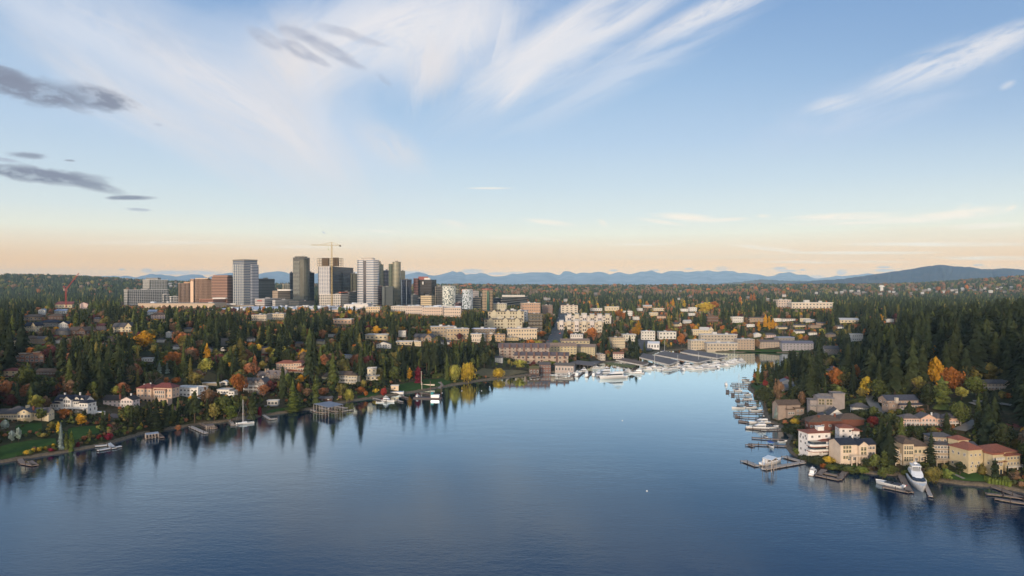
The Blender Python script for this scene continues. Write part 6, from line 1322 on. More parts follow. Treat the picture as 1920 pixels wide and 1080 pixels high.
canopy('boat_shelter', 'small flat grey shelter over the square dock', [(272,812),(296,809),(298,812),(274,815)], 3, c_(150,156,166), 'shelter')
dock('straight pale pier running out from the stone wall', [[(357,799),(386,812)]], 2.8, DW2)
dock('brown dock with low shelter just right of the straight pier', [[(377,794),(392,802)],[(384,803),(407,802)],[(392,797),(402,800)]], 2.4)
canopy('boat_shelter', 'low brown shelter on the dock right of the straight pier', [(386,796),(400,794),(402,797),(388,799)], 2.6, c_(120,104,96), 'shelter')
dock('small dock left of the sailboat with blue-topped lift', [[(430,787),(436,794)],[(433,796),(447,796)]], 2.2, DW2)
dock('slim pale dock with jet skis near the beach cabin', [[(491,776),(505,785)],[(505,786),(518,784)]], 2.2, DW2)
dock('triple-fingered dock under the big grey boat canopy', [[(590,771),(611,774)],[(600,764),(622,770),(632,772)],[(584,768),(600,773)],[(622,760),(650,765)],[(642,771),(661,768)]], 2.6, DW2)
canopy('boat_canopy', 'large twin-pitched grey boat canopy on white posts', [(588,757),(616,764),(644,758),(618,752)], 6.4, c_(124,130,142), 'boat canopy', None, 5)
LM.append((616, 758, 'the big grey boat canopy'))
dock('narrow white dock beside the white cruiser', [[(700,746),(722,752)],[(742,749),(754,753)]], 2.0, DW2)
dock('long brown pier behind the work barge', [[(788,736),(806,739),(822,739)]], 2.4)
dock('low pile pier near the swimming pool', [[(752,741),(764,746)]], 2)
dock('brown pile platform left of the marina', [[(985,702),(1012,706)],[(1000,699),(1001,708)]], 4)
dock('long float in front of the long boathouse', [[(1040,705),(1075,708)],[(1072,706),(1082,696)]], 3)
for i, (a, b) in enumerate([((1095,697),(1085,705)), ((1110,697),(1102,706)), ((1130,697),(1124,706)), ((1170,692),(1170,697)), ((1186,690),(1186,697))]):
    dock('short marina finger, %s from the long boathouse' % ('first', 'second', 'third', 'fourth', 'fifth')[i], [[a, b]], 2)
CG = c_(112,103,98, k='roof'); FW = c_(204,198,188)
canopy('covered_moorage', 'grey flat-roofed covered moorage behind the clustered yachts', [(1066,681),(1110,686),(1126,680),(1080,675)], 5.5, CG, 'covered moorage', None, 6)
canopy('covered_moorage', 'moss-green flat-roofed covered moorage beside the clustered yachts', [(1133,682),(1186,690),(1194,685),(1140,679)], 5.5, c_(104,104,62, k='roof'), 'covered moorage', None, 7)
canopy('covered_moorage', 'brown lean-to moorage roof at the root of the marina', [(1155,674),(1205,684),(1216,680),(1170,671)], 5, c_(120,100,84, k='roof'), 'covered moorage', FW, 6)
canopy('covered_moorage', 'longest dark covered moorage roof with white fringe, nearest to the road', [(1199,669),(1254,683),(1274,676),(1206,662)], 6, CG, 'covered moorage', FW, 10)
canopy('covered_moorage', 'middle dark covered moorage roof with white fringe', [(1228,664),(1308,679),(1335,673),(1246,658)], 6, CG, 'covered moorage', FW, 10)
canopy('covered_moorage', 'farthest dark covered moorage roof with white fringe', [(1276,659.5),(1345,671),(1364,667),(1292,655)], 6, CG, 'covered moorage', FW, 8)
PROT += [(1200, 1390, 650, 692, 800), (1066, 1196, 674, 705, 760)]; LM += [(1290, 668, 'the dark covered moorage roofs'), (1160, 684, 'the mossy covered moorage')]
dock('long main float joining the ends of the covered moorages', [[(1256,690),(1310,688),(1352,680),(1392,675)]], 3)
# right shore, top to bottom
RD = [('topmost float on the right shore, with a lift-held runabout', [[(1393,715),(1428,715)],[(1404,719),(1372,718)]]), ('slender pier below the topmost float', [[(1370,722),(1408,723)],[(1374,726),(1404,727)]]),
 ('pier with square end beside the mast, third from the top', [[(1364,734),(1404,736)],[(1364,731),(1364,737)]]), ('low float just under the third pier', [[(1372,741),(1410,743)],[(1374,738),(1374,743)]]),
 ('long ladder-like float in the middle of the right shore', [[(1379,750),(1421,751)],[(1384,747),(1384,752)]]), ('grey float with covered boat on the right shore', [[(1382,757),(1426,759)],[(1400,755),(1401,760)]]),
 ('pier between the dark-canvas runabouts', [[(1376,773),(1432,774)],[(1404,768),(1434,770)]]), ('pier with broad tan end platform', [[(1378,781),(1430,784)],[(1378,778),(1390,782)]]), ('short pier with reddish end platform', [[(1386,790),(1403,792),(1450,793)],[(1386,788),(1400,790)]]),
 ('pier in front of the two big moored yachts', [[(1398,802),(1440,806),(1470,804)]])]
for l, s in RD: dock(l, s, 2.4)
dock('brown double-railed pier with a small white boat', [[(1410,820),(1480,825)]], 2.6); dock('brown pier with square left end and blue-canopied boat', [[(1404,832),(1476,836)],[(1401,833),(1412,836)]], 2.6)
dock('large angular dock around the big motor yacht', [[(1394,863),(1420,873)],[(1432,879),(1506,866)],[(1470,855),(1482,859),(1505,865)]], 3.4, DW2); dock('U-shaped dark dock at the cabin cruiser', [[(1531,890),(1574,899)],[(1545,880),(1534,891)],[(1573,898),(1588,880)],[(1544,886),(1574,892)]], 2.8)
dock('dock with red kayak between the covered boat and the large white yacht', [[(1657,912),(1706,922)],[(1688,888),(1696,905),(1706,922)]], 3.0); dock('slender pale finger dock right of the large white yacht', [[(1734,906),(1745,930)]], 1.8, DW2)
dock('railed piers at the bottom right edge', [[(1849,925),(1880,928),(1920,934)],[(1866,934),(1925,944)],[(1862,912),(1884,920),(1925,936)]], 2.6)
PROT += [(1360, 1480, 712, 860, 380), (1395, 1590, 850, 905, 340), (1645, 1750, 886, 935, 330), (20, 230, 830, 874, 350)]
# ------------------------------------------------------------------ boats; bow towards +x, origin at the waterline
gel = c_(222,222,220, k='gel'); dgl = c_(36,42,52, k='window'); blue = c_(40,60,110); canv = c_(60,64,76); teak = c_(150,116,80, k='wood')
def hull(L_, B, fb, sheer=.35, n=12, transom=.85):
    q = MB(); rings = []
    for i in range(n + 1):
        t = i / n; x = -L_ / 2 + L_ * t; w = B / 2 * (transom + (1 - transom) * min(1, t * 3)) * (1 - max(0, (t - .45) / .55) ** 2.3) ; w = max(w, .02); zt = fb * (1 + sheer * t * t)
        xo = L_ * .06 * max(0, (t - .7) / .3)
        rings.append([(x - xo, 0, -.35), (x - xo * .5, -w * .78, .05), (x, -w, zt), (x, w, zt), (x - xo * .5, w * .78, .05)])
    for r in rings: q.v += r
    for i in range(n):
        for j in range(5):
            if j == 2: continue
            a = i * 5 + j; b = i * 5 + (j + 1) % 5; q.f.append((a, a + 5, b + 5, b)); q.m.append(0)
    q.f.append(tuple(range(4, -1, -1))); q.m.append(0); dk = MB()
    for i in range(n):
        a, b = rings[i], rings[i + 1]; zo = -.12; dk.face([(a[2][0], a[2][1] * .96, a[2][2] + zo), (b[2][0], b[2][1] * .96, b[2][2] + zo), (b[3][0], b[3][1] * .96, b[3][2] + zo), (a[3][0], a[3][1] * .96, a[3][2] + zo)])
    return q, dk
def loftbox(q, x0, x1, w0, w1, z0, z1, rake=.35, back=.05, n=5):
    """cabin block with raked front"""
    l = x1 - x0; A = [(x0, -w0), (x1 - l*.12, -w0), (x1, -w0 * .45), (x1, w0 * .45), (x1 - l*.12, w0), (x0, w0)]
    B = [(x0 + l * back, -w1), (x1 - l * (rake + .08), -w1), (x1 - l * rake, -w1 * .5), (x1 - l * rake, w1 * .5), (x1 - l * (rake + .08), w1), (x0 + l * back, w1)]
    q.prism(A, z0, z1, top=B)
def yacht(L_=18, label='', fly=True, loc=(0,0,0), rz=0, group=None, canvas=None, lift=None):
    t = thing('motor_yacht', label, 'yacht', (*loc[:2], 0), rz, group); s = L_ / 18; B = 4.8 * s
    h, d = hull(L_, B, 1.5 * s); h.obj('hull', gel, t, True); d.obj('deck', gel, t)
    q = MB(); loftbox(q, -6.4*s, 4.8*s, 1.9*s, 1.5*s, 1.4*s, 3.2*s, .3); q.obj('cabin', gel, t)
    q = MB(); loftbox(q, -5.9*s, 4.2*s, 1.93*s, 1.62*s, 2.1*s, 2.85*s, .22); q.obj('cabin_window', dgl, t)
    if fly:
        q = MB(); loftbox(q, -6.6*s, 1.2*s, 1.7*s, 1.5*s, 3.2*s, 4.1*s, .25); q.obj('flybridge', gel, t); q = MB(); q.box(-5.6*s, -1.2*s, -1.4*s, 1.4*s, 5.4*s, 5.6*s)
        for a in (-5.2, -1.6):
            for b in (-1.2, 1.2): q.tube((a*s, b*s, 4*s), (a*s, b*s, 5.4*s), .07*s, None, 4)
        q.obj('hardtop', canvas or gel, t); q = MB(); q.tube((-3.4*s, 0, 5.6*s), (-3.8*s, 0, 7.4*s), .09*s, .05*s, 5); q.box(-4.3*s, -2.9*s, -.5*s, .5*s, 6.0*s, 6.3*s); q.obj('radar_mast', gel, t)
    q = MB(); q.box(-L_/2 - .8*s, -L_/2 + .2*s, -B*.38, B*.38, .35*s, .5*s); q.obj('swim_platform', teak, t)
    q = MB()
    for k in range(9):
        u = .45 + .5 * k / 8; w = B / 2 * (1 - max(0, (u - .45) / .55) ** 2.3) * .95; x = -L_/2 + L_ * u; z0 = 1.5 * s * (1 + .35 * u * u)
        for sd in (-1, 1): q.tube((x, w * sd, z0 - .1), (x, w * sd, z0 + .6*s), .035*s, None, 4)
    q.obj('rail', c_(200,202,204, k='metal'), t)
    return t
def runabout(L_, label, loc, rz, cover=None, top=None, group=None):
    t = thing('motorboat', label, 'motorboat', (*loc[:2], 0), rz, group); B = L_ * .34; fb = .9 * L_ / 8
    h, d = hull(L_, B, fb, .25); h.obj('hull', gel, t, True); d.obj('deck', cover or gel, t)
    q = MB(); loftbox(q, -L_*.12, L_*.2, B*.34, B*.24, fb*.95, fb*1.75, .5); q.obj('windshield', dgl, t)
    q = MB(); q.box(-L_*.38, -L_*.16, -B*.36, B*.36, fb*.9, fb*1.3); q.obj('seat', canv, t)
    if top:
        q = MB(); q.prism([(-L_*.42,-B*.5),(L_*.15,-B*.5),(L_*.15,B*.5),(-L_*.42,B*.5)], 2.6, 2.95, top=[(-L_*.36,-B*.3),(L_*.09,-B*.3),(L_*.09,B*.3),(-L_*.36,B*.3)])
        q.obj('canopy', top, t); q = MB()
        for a in (-L_*.4, L_*.12):
            for b in (-B*.45, B*.45): q.tube((a, b, fb*.8), (a, b, 2.6), .05, None, 4)
        q.obj('canopy_frame', c_(190,190,190, k='metal'), t)
    return t
def sailboat(L_, label, loc, rz, hm=None, group=None, col=None, trim=None):
    t = thing('sailboat', label, 'sailboat', (*loc[:2], 0), rz, group); h, d = hull(L_, L_*.29, L_*.09, .3, transom=.6); h.obj('hull', col or gel, t, True); d.obj('deck', c_(190,184,172), t)
    q = MB(); loftbox(q, -L_*.12, L_*.22, L_*.1, L_*.075, L_*.08, L_*.14, .3); q.obj('cabin', gel, t); hm = hm or L_ * 1.15
    q = MB(); q.tube((L_*.1, 0, L_*.08), (L_*.1, 0, hm), .16, .1, 6); q.obj('mast', c_(216,216,214, k='metal'), t); q = MB(); q.tube((L_*.1, 0, L_*.2), (-L_*.36, 0, L_*.2), .1, .09, 5); q.tube((L_*.06, 0, L_*.225), (-L_*.33, 0, L_*.225), .24, .2, 6); q.obj('boom', trim or blue, t)
    for p in ((L_*.5, 0, L_*.12), (-L_*.48, 0, L_*.1), (0, L_*.13, L_*.1), (0, -L_*.13, L_*.1)): q = MB(); q.tube((L_*.1, 0, hm*.98), p, .035, None, 3); q.obj('stay', c_(150,150,150, k='metal'), t)
    return t
def at(px, py): return W(px, py)
def hd(a, b):
    p, q = W(*a), W(*b); return math.atan2(q[1] - p[1], q[0] - p[0])
# left shore
sailboat(12, 'white sailboat with a tall single mast moored off the left shore', at(459, 795), -2.6, 17, trim=canv); LM.append((459, 790, 'the moored sailboat'))
yacht(13, 'white cabin cruiser moored by the left shore near the swimming pool', True, at(728, 753), R(-30), canvas=gel); runabout(7, 'small white runabout tied left of the white cabin cruiser', at(713, 755), R(-10))
t = thing('work_barge', 'dark work barge with white cabin and a tall pile rig off the park lawn', 'barge', (*at(802, 747), 0), R(-6)); q = MB(); q.prism([(-10,-4),(10,-4),(12,-2.5),(12,2.5),(10,4),(-10,4),(-12,2),(-12,-2)], -.3, .9); q.obj('hull', c_(96,84,80), t)
q = MB(); q.box(3, 10, -2, 2, .9, 3.4); q.obj('cabin', gel, t); q = MB(); q.box(2.9, 5, -2.2, 2.2, 3.4, 5.2); q.obj('wheelhouse', c_(40,140,140), t); q = MB(); [q.tube((x, 3, -1), (x, 3, 14), .25) for x in (1.5, 10.8)]; q.obj('pile_rig', c_(110,84,72), t)
yacht(9, 'small white boat lying on the left side of the work barge', True, at(784, 745), R(75))
# marina cluster
MC = [((1084,703),14,70,'leftmost cruiser of the clustered yachts'), ((1091,696),12,200,'small cruiser tucked behind the leftmost cruiser'), ((1101,704),13,75,'second cruiser of the cluster, bow to the shore'), ((1113,703),12,80,'narrow cruiser third in the cluster'),
      ((1120,690),13,10,'cruiser berthed against the grey covered moorage'), ((1122,704),16,-110,'white yacht with tall flybridge left of the largest yacht'), ((1131,700),19,205,'tall-masted yacht directly behind the largest yacht'), ((1149,708),26,200,'largest white yacht of the harbour, lying broadside on the water'),
      ((1173,697),12,180,'cruiser at the mouth of the mossy covered moorage'), ((1193,699),14,165,'white cruiser off the right end of the mossy moorage')]
for p, L_, a, l in MC: yacht(L_ * 1.18, l, True, at(p[0], p[1] + 1.5), R(a))
for i, (p, L_, a) in enumerate([((1039,703),7,20), ((1048,705),8,170), ((1056,704),8,160)]): runabout(L_, 'small white boat at the float of the long boathouse, %s from the left' % ('first', 'second', 'third')[i], at(*p), R(a), canv if i == 1 else None)
yacht(13, 'white boat on the shore road behind the mossy moorage', False, at(1179, 681), R(5))
LM.append((1145, 700, 'the clustered yachts'))
ml = [(1208,689,8),(1222,691,10),(1229,688,8),(1244,694,12),(1256,688,10),(1265,686,12),(1273,690,11),(1284,687,13),(1291,692,10),(1301,688,12),(1312,684,12),(1318,690,14),(1329,687,13),(1338,684,12),(1347,687,14),(1356,680,11),(1364,683,12),(1372,680,12),(1379,677,12),(1386,679,11),(1350,674,9),(1340,677,10)]
ml = [(a, b, L_ * 1.3) for a, b, L_ in ml]
ORD = 'first second third fourth fifth sixth seventh eighth ninth tenth eleventh twelfth thirteenth fourteenth fifteenth sixteenth seventeenth eighteenth nineteenth twentieth twenty-first twenty-second'.split()
for i, (a, b, L_) in enumerate(ml):
    if i % 4 == 2: sailboat(L_, 'white sailboat with bare mast, %s among the boats at the ends of the covered moorages' % ('', '', 'leftmost', '', '', '', 'second', '', '', '', 'third', '', '', '', 'fourth', '', '', '', 'fifth', '', '', '')[i], at(a, b), R(150 + 7 * (i % 5)), 15)
    elif L_ > 10: yacht(L_, 'white cruiser, %s boat from the left along the moorage ends' % ORD[i], i % 3 != 0, at(a, b), R(160 + 11 * (i % 4)))
    else: runabout(L_, 'small open boat, %s from the left along the moorage ends' % ORD[i], at(a, b), R(170 + 9 * (i % 3)))
for i, (a, b, L_) in enumerate([(1214,694,13),(1233,690,12),(1250,695,15),(1262,692,13),(1279,694,14),(1296,693,15),(1308,694,14),(1324,692,16),(1334,692,12),(1344,690,14),(1358,687,13),(1368,684,14),(1377,683,12),(1390,680,13),(1066,702,10),(1076,701,11),(1158,700,11),(1202,694,11)]):
    w_ = ('cluster of yachts', 'float end')[i < 14]
    yacht(L_, 'white cruiser in the outer row off the covered moorages, %s from the left' % ORD[i] if i < 14 else 'cruiser filling a gap %s' % ('right of the long boathouse', 'just left of the clustered yachts', 'between the largest yacht and the mossy moorage', 'left of the longest moorage roof')[i - 14], i % 2 == 0, at(a, b), R((165, 185, 20, 200, 95)[i % 5]))
sailboat(10, 'sailboat stored ashore with raised mast above the middle moorage roof', ground(1245, 660)[:2], R(10), 17)
# right shore
yacht(10, 'white cruiser seen stern-on at the topmost right shore float', True, at(1361, 722), R(80)); sailboat(8, 'white sailboat with thin mast at the third pier of the right shore', at(1384, 734), R(5), 16)
R_ = [((1398,713),8,5,c_(60,56,64),'dark-topped boat on a lift at the topmost float'), ((1404,717),7,0,canv,'dark-covered boat just below the dark-topped one'), ((1382,731),7,0,None,'low open boat by the third pier'), ((1402,740),7,10,None,'small boat behind the low float'),
      ((1402,749),8,0,None,'covered boat by the ladder-like float'), ((1384,766),10,180,canv,'runabout with dark canvas at the pier of the dark-canvas boats, nearer the lake'), ((1408,765),9,0,None,'pale runabout with dark canvas nearer the shore'), ((1418,771),9,0,None,'white cuddy boat beside the pale runabout')]
for p, L_, a, cv, l in R_: runabout(L_, l, at(*p), R(a), cv, c_(70,60,66) if 'topped' in l else None)
yacht(15, 'rear one of the two big yachts moored below the tan platform', True, at(1424, 794), R(185), canvas=canv); yacht(15, 'front one of the two big yachts moored below the tan platform', True, at(1420, 804), R(178)); runabout(11, 'broad white boat right of the two big yachts', at(1446, 803), R(10), gel)
runabout(6, 'tiny white boat at the double-railed pier', at(1436, 820), R(-85)); runabout(6, 'pale dinghy near the shore end of the double-railed pier', at(1468, 829), R(5)); runabout(8, 'boat under a bright blue canopy at the square-ended pier', at(1446, 838), R(-88), None, c_(44,84,160))
yacht(17, 'big white sport yacht with black deck inside the angular dock', False, at(1447, 869), hd((1424,874),(1470,863))); t = canopy('lift_canopy', 'white canopy raised over the sport yacht', [(1430,858),(1440,853),(1456,857),(1447,863)], 6.2, gel, 'boat canopy', None, 2)
yacht(11, 'white cabin cruiser stern-on at the U-shaped dock', True, at(1525, 888), hd((1518,895),(1533,878)), canvas=gel); runabout(13, 'long low boat under a white cover at the red kayak dock', at(1668, 911), hd((1690,915),(1645,905)), gel); yacht(27, 'large white yacht pointing out from the shore between two finger docks', True, at(1720, 909), hd((1706,890),(1733,928)))
t = thing('kayak', 'red kayak lying on the dock next to the large white yacht', 'kayak', (*at(1690, 914), .95), R(-14)); q = MB(); q.prism([(-2.4,0),(-1,-.4),(1,-.4),(2.4,0),(1,.4),(-1,.4)], 0, .3); q.obj('hull', c_(200,50,44), t); q = MB(); q.box(-.5, .5, -.22, .22, .3, .34); q.obj('cockpit', canv, t)
LM += [(1422, 800, 'the two big yachts'), (1447, 868, 'the sport yacht'), (1721, 905, 'the large white yacht')]
for i, (a, b) in enumerate([(1213,921),(903,733),(918,725),(866,733),(829,737),(1167,789)]):
    t = thing('mooring_buoy', 'small white mooring buoy on open water %s' % ('in the middle of the bay', 'off the yellow willow, left of a pair', 'off the yellow willow, right of a pair', 'below the dry bank willow', 'just right of the work barge', 'halfway to the marina')[i], 'buoy', (*at(a, b), 0), 0, None, .62)
    q = MB(); [q.prism([(.7*c*math.cos(k*math.pi/5), .7*c*math.sin(k*math.pi/5)) for k in range(10)], z, z + .25, top=[(.7*c2*math.cos(k*math.pi/5), .7*c2*math.sin(k*math.pi/5)) for k in range(10)]) for z, c, c2 in ((-.2,.8,1),(.05,1,.9),(.3,.9,.6),(.55,.6,.1))]; q.obj('float', gel, t)
# ------------------------------------------------------------------ cars on the street
def car():
    t = thing('parked_car', 'x', 'car', (0,0,-500)); q = MB(); P_ = [(-2.2,.35),(-2.2,.85),(-1.6,.95),(.9,.95),(2.1,.8),(2.2,.35)]; b = len(q.v)
    for y in (-.9, .9): q.v += [(x, y, z) for x, z in P_]
    q.f += [tuple(range(5,-1,-1)), tuple(range(6,12))] + [(i, (i+1)%6, 6+(i+1)%6, 6+i) for i in range(6)]; q.m += [0]*8
    body = q.mesh('body', c_(150,150,152, k='gel')); link('body', body, t); q = MB(); q.prism([(-1.5,-.8),(.9,-.8),(.9,.8),(-1.5,.8)], .95, 1.5, top=[(-1.1,-.65),(.3,-.65),(.3,.65),(-1.1,.65)]); q.obj('cabin', dgl, t)
    q = MB(); q.tube((-1.4,-.95,.35),(-1.4,-.75,.35),.34,None,10)
    w = q.mesh('wheel', c_(30,30,30)); [link('wheel', w, t, (x, y, 0)) for x in (0, 2.8) for y in (0, 1.7)]
    q = MB(); q.box(-2.26, -2.2, -.8, -.45, .6, .78); lm_ = bpy.data.materials.new('tail_lamp'); nt_, N_, L__, P__ = nodes(lm_); P__.inputs['Base Color'].default_value = (.6,.01,.01,1); P__.inputs['Emission Color'].default_value = (1,.06,.04,1); P__.inputs['Emission Strength'].default_value = 9
    m = q.mesh('taillight', lm_); link('taillight', m, t); link('taillight', m, t, (0, 1.25, 0)); return t, body
c0, body0 = car(); cs = snapshot(c0); BC = [(200,200,202),(150,150,152),(60,62,66),(150,40,38),(40,60,100),(180,170,150)]; BODY = []
for b in BC: m = body0.copy(); m.materials[0] = c_(*b, k='gel'); BODY.append(m)
rr = random.Random(9); first = True
for i in range(34):
    k = 2 + int((len(street) - 4) * i / 34); p = street[k]; d = street[k + 1] - p; d /= np.linalg.norm(d); off = (-4.6, 4.6, -8.6, 8.6)[i % 4]; x, y = p[0] - d[1] * off, p[1] + d[0] * off
    a = math.atan2(d[1], d[0]) + (0 if off > 0 else math.pi) * (1 if rr.random() < .8 else 0); lb = 'car in the evening traffic on the broad street left of the peach complex'
    o = c0 if first else copy_tree(cs); o.location = (x, y, hz(x, y) + .45); o.rotation_euler = (0, 0, a + math.pi * (off > 0)); o['label'] = lb; o['group'] = 'cars in the street traffic'; first = False
    j = rr.randrange(6)
    for ch in o.children:
        if ch.name.startswith('body'): ch.data = BODY[j]
for i, (a, b) in enumerate([(1214,654),(1220,658),(1226,662),(1234,650),(1058,683),(1085,682),(1035,690)]):
    x, y, z = ground(a, b); copy_tree(cs, None, (x, y, z + .3), rr.uniform(0, 6), None, 'parked car on the %s' % ('harbour road', 'harbour road beside the covered moorage', 'strip above the middle moorage roof', 'lot below the chapel', 'shore road above the long boathouse', 'shore road right of the boathouse', 'lot behind the gabled waterfront house')[i], 'parked cars at the harbour')
# light poles and a flag mast
for i, (a, b, hp) in enumerate([(259,582,15),(287,694,14),(1063,684,0),(1697,728,24),(790,722,26),(541,667,20),(791,731,14)]):
    if not hp: continue
    x, y, z = ground(a, b); h = hp * y / F; t = thing('utility_pole', 'pale pole standing %s' % ('before the long beige mall wall', 'below the tiny white cottage', '', 'above the taupe split-level house', 'on the park lawn between orange and red trees', 'behind the peach terracotta-roofed mansion', 'at the shore walk of the park')[i], 'pole', (x, y, z)); q = MB(); q.tube((0,0,-1),(0,0,h),.28,.2,8); q.obj('pole', c_(196,184,168), t); q = MB(); q.box(-.9,.9,-.12,.12,h-.7,h-.45); q.obj('crossarm', c_(150,140,130), t)
# ------------------------------------------------------------------ fill the land with trees
R_ = np.random.RandomState(21)
def cand(y0, y1, s0, rel=None):
    out = []; y = y0
    while y < y1:
        s = s0 if rel is None else max(s0, y / rel)
        xs = np.arange(-.82 * y, .82 * y, s); out.append(np.column_stack([xs + R_.uniform(-.46, .46, len(xs)) * s, y + R_.uniform(-.46, .46, len(xs)) * s, np.full(len(xs), s)])); y += s * .9
    return np.concatenate(out)
C = np.concatenate([cand(300, 950, 8.2), cand(950, 1700, 10.5), cand(1700, 5900, 16, 115)])
d = shore_dist(C[:, 0], C[:, 1]); k = (d > 3.5) ; C, d = C[k], d[k]
Z = H(C[:, 0], C[:, 1], d)
kp = np.array(KEEP)
def blocked(C):
    b = np.zeros(len(C), bool)
    for i in range(0, len(kp), 400):
        q = kp[i:i+400]; near = ((C[:, 0][:, None] - q[:, 0]) ** 2 + (C[:, 1][:, None] - q[:, 1]) ** 2 < q[:, 2] ** 2).any(1); b |= near
    return b
k = ~blocked(C); C, d, Z = C[k], d[k], Z[k]
n = len(C); x, y, s = C.T; px0, py0 = pix(x, y, Z); u = x / y
# woodland character by photo region
patch = wob(x, y, 55, 4.1) + .5 * wob(x, y, 17, 2.2) + R_.normal(0, .55, n)
pr = R_.uniform(0, 1, n)
con = np.full(n, .58)                                                  # share of conifers
con = np.where((px0 < 720) & (y < 760), .48, con)
con = np.where((px0 < 720) & (y >= 900) & (y < 1600), .38, con)
con = np.where((px0 > 700) & (px0 < 950) & (y < 800), .8, con)
con = np.where((px0 > 1080) & (px0 < 1560) & (y > 900) & (y < 2600), .46, con)
con = np.where((px0 > 1500) & (y < 900), .74, con)
con = np.where((px0 > 1560) & (y >= 900) & (y < 2400), .62, con)
con = np.where((y >= 2400), .62, con); con = np.where((y >= 3600), .82, con)
con = np.where((px0 < 700) & (y >= 2400), .9, con)
con = np.clip(con + patch * .1, .05, .97); isc = pr < con
low = d < 45
hgt = np.where(isc, R_.uniform(15, 31, n), R_.uniform(8, 16, n))
hgt = np.where((px0 > 1480) & (y < 900) & isc, R_.uniform(26, 42, n), hgt)
hgt = np.where(low & isc & (px0 < 1480), hgt * .62, hgt); hgt = np.where(low & ~isc, hgt * .6, hgt)
hgt = np.where(y > 1400, hgt * .85, hgt)
hgt = np.where(y > 3000, R_.uniform(16, 27, n) , hgt)
rad = np.where(isc, .19, .42)
poke = R_.uniform(0, 1, n) < .16; P = [tuple(q) + ((0,) if len(q) == 5 else ()) for q in PROT]; ok = np.zeros(n, bool); done = np.zeros(n, bool)
for sc in (1.0, .6, .36, .2, .1):
    h = hgt * sc; pt = pix(x, y, Z + h)[1]; w = h * rad * F / y; bad = np.zeros(n, bool)
    if sc <= .36: isn = True
    for q in P:
        bad |= (y < q[4] - 1) & (px0 + w * .9 > q[0]) & (px0 - w * .9 < q[1]) & (pt < q[3]) & (py0 > q[2]) & ~(poke & (q[5] > 0))
    new = ~done & ~bad & ((h > 2.2))
    hgt = np.where(new, h, hgt); done |= new
    if sc <= .36: isc = np.where(new, False, isc)
    # keep original heights for those still failing
    hgt = np.where(~done, hgt, hgt)
# hero trees keep their elbow room
ht = np.array([(t[2], t[3], t[5], t[0] == 'shrub') for t in TREES])
hb = np.zeros(n, bool)
for q in TREES:
    r = max(2.0, q[5] * KIND[q[0]]['rad'] * q[6] * .8); hb |= (x - q[2]) ** 2 + (y - q[3]) ** 2 < r * r
    # small things in front of them stay low: nothing taller than the hero right in front
    cx, cyt = pix(q[2], q[3], q[4] + q[5] * .35); hpx = q[5] * F / q[3]
    if q[1] in ('gold', 'yellow', 'orange', 'crimson', 'bluegrey', 'bright', 'willow', 'red') and hpx > 9:
        pt = pix(x, y, Z + hgt)[1]; ww = q[5] * KIND[q[0]]['rad'] * q[6] * F / q[3] * .8; hb |= (y < q[3]) & (abs(px0 - cx) < ww + hgt * .15 * F / y) & (pt < cyt) & (py0 > cyt - hpx)
keepm = done & ~hb & (hgt > 1.2)
x, y, Z, hgt, isc, patch, px0, py0, d = [a[keepm] for a in (x, y, Z, hgt, isc, patch, px0, py0, d)]; n = len(x)
r1 = R_.uniform(0, 1, n); names = []
for i in range(n):
    a = r1[i]; near_right = px0[i] > 1480 and y[i] < 900
    if isc[i]:
        c = ('deep' if a < .48 else 'dark' if a < .94 else 'green') if near_right else ('dark' if a < .52 else 'deep' if a < .78 else 'green' if a < .95 else 'olive')
        if near_right: kn = 'tall_pine' if a * 7 % 1 < .3 else 'fir_tree'
        else: b = a * 13 % 1; kn = 'fir_tree' if b < .62 else 'tall_pine' if b < .78 else 'cedar_tree' if b < .86 else 'cypress_tree'
    else:
        b = a * 11 % 1
        if hgt[i] < 4.2: kn = 'shrub'; c = ('green', 'dark', 'bright', 'olive', 'russet', 'green', 'dark', 'red')[int(b * 8)]
        else:
            kn = 'broadleaf_tree' if b < .84 else 'cypress_tree' if b < .9 else 'poplar_tree' if b < .93 else 'bare_tree'
            warm = .42 + .12 * patch[i]
            if px0[i] < 800 and y[i] > 850: warm = .52 + .12 * patch[i]
            if near_right: warm = .15
            if px0[i] < 700 and d[i] < 60: warm = .27
            if 700 < px0[i] < 1000 and y[i] < 800: warm = .12
            if 1080 < px0[i] < 1560 and 900 < y[i] < 2800: warm = .62 + .1 * patch[i]
            if y[i] > 2600: warm = .7 + .1 * patch[i]
            if px0[i] < 700 and y[i] > 3000: warm = .3
            b2 = a * 29 % 1
            if y[i] > 2200 and b2 < warm: c = ('russet', 'brown', 'russet', 'brown', 'grey', 'brown', 'olive', 'orange')[int(b2 / warm * 8)]
            elif b2 < warm: c = ('russet', 'brown', 'orange', 'russet', 'brown', 'gold', 'plum', 'grey', 'russet', 'orange', 'brown', 'willow')[int(b2 / warm * 12)]
            else: c = ('olive', 'green', 'dark', 'green', 'olive', 'dark')[int((b2 - warm) / (1 - warm) * 6)]
            if kn == 'bare_tree': c = 'grey'
    names.append((kn, c))
zs = hgt.copy()
for i in range(n): TREES.append((names[i][0], names[i][1], x[i], y[i], Z[i], zs[i], R_.uniform(.85, 1.3) if y[i] < 1300 else R_.uniform(.85, 1.25), False))
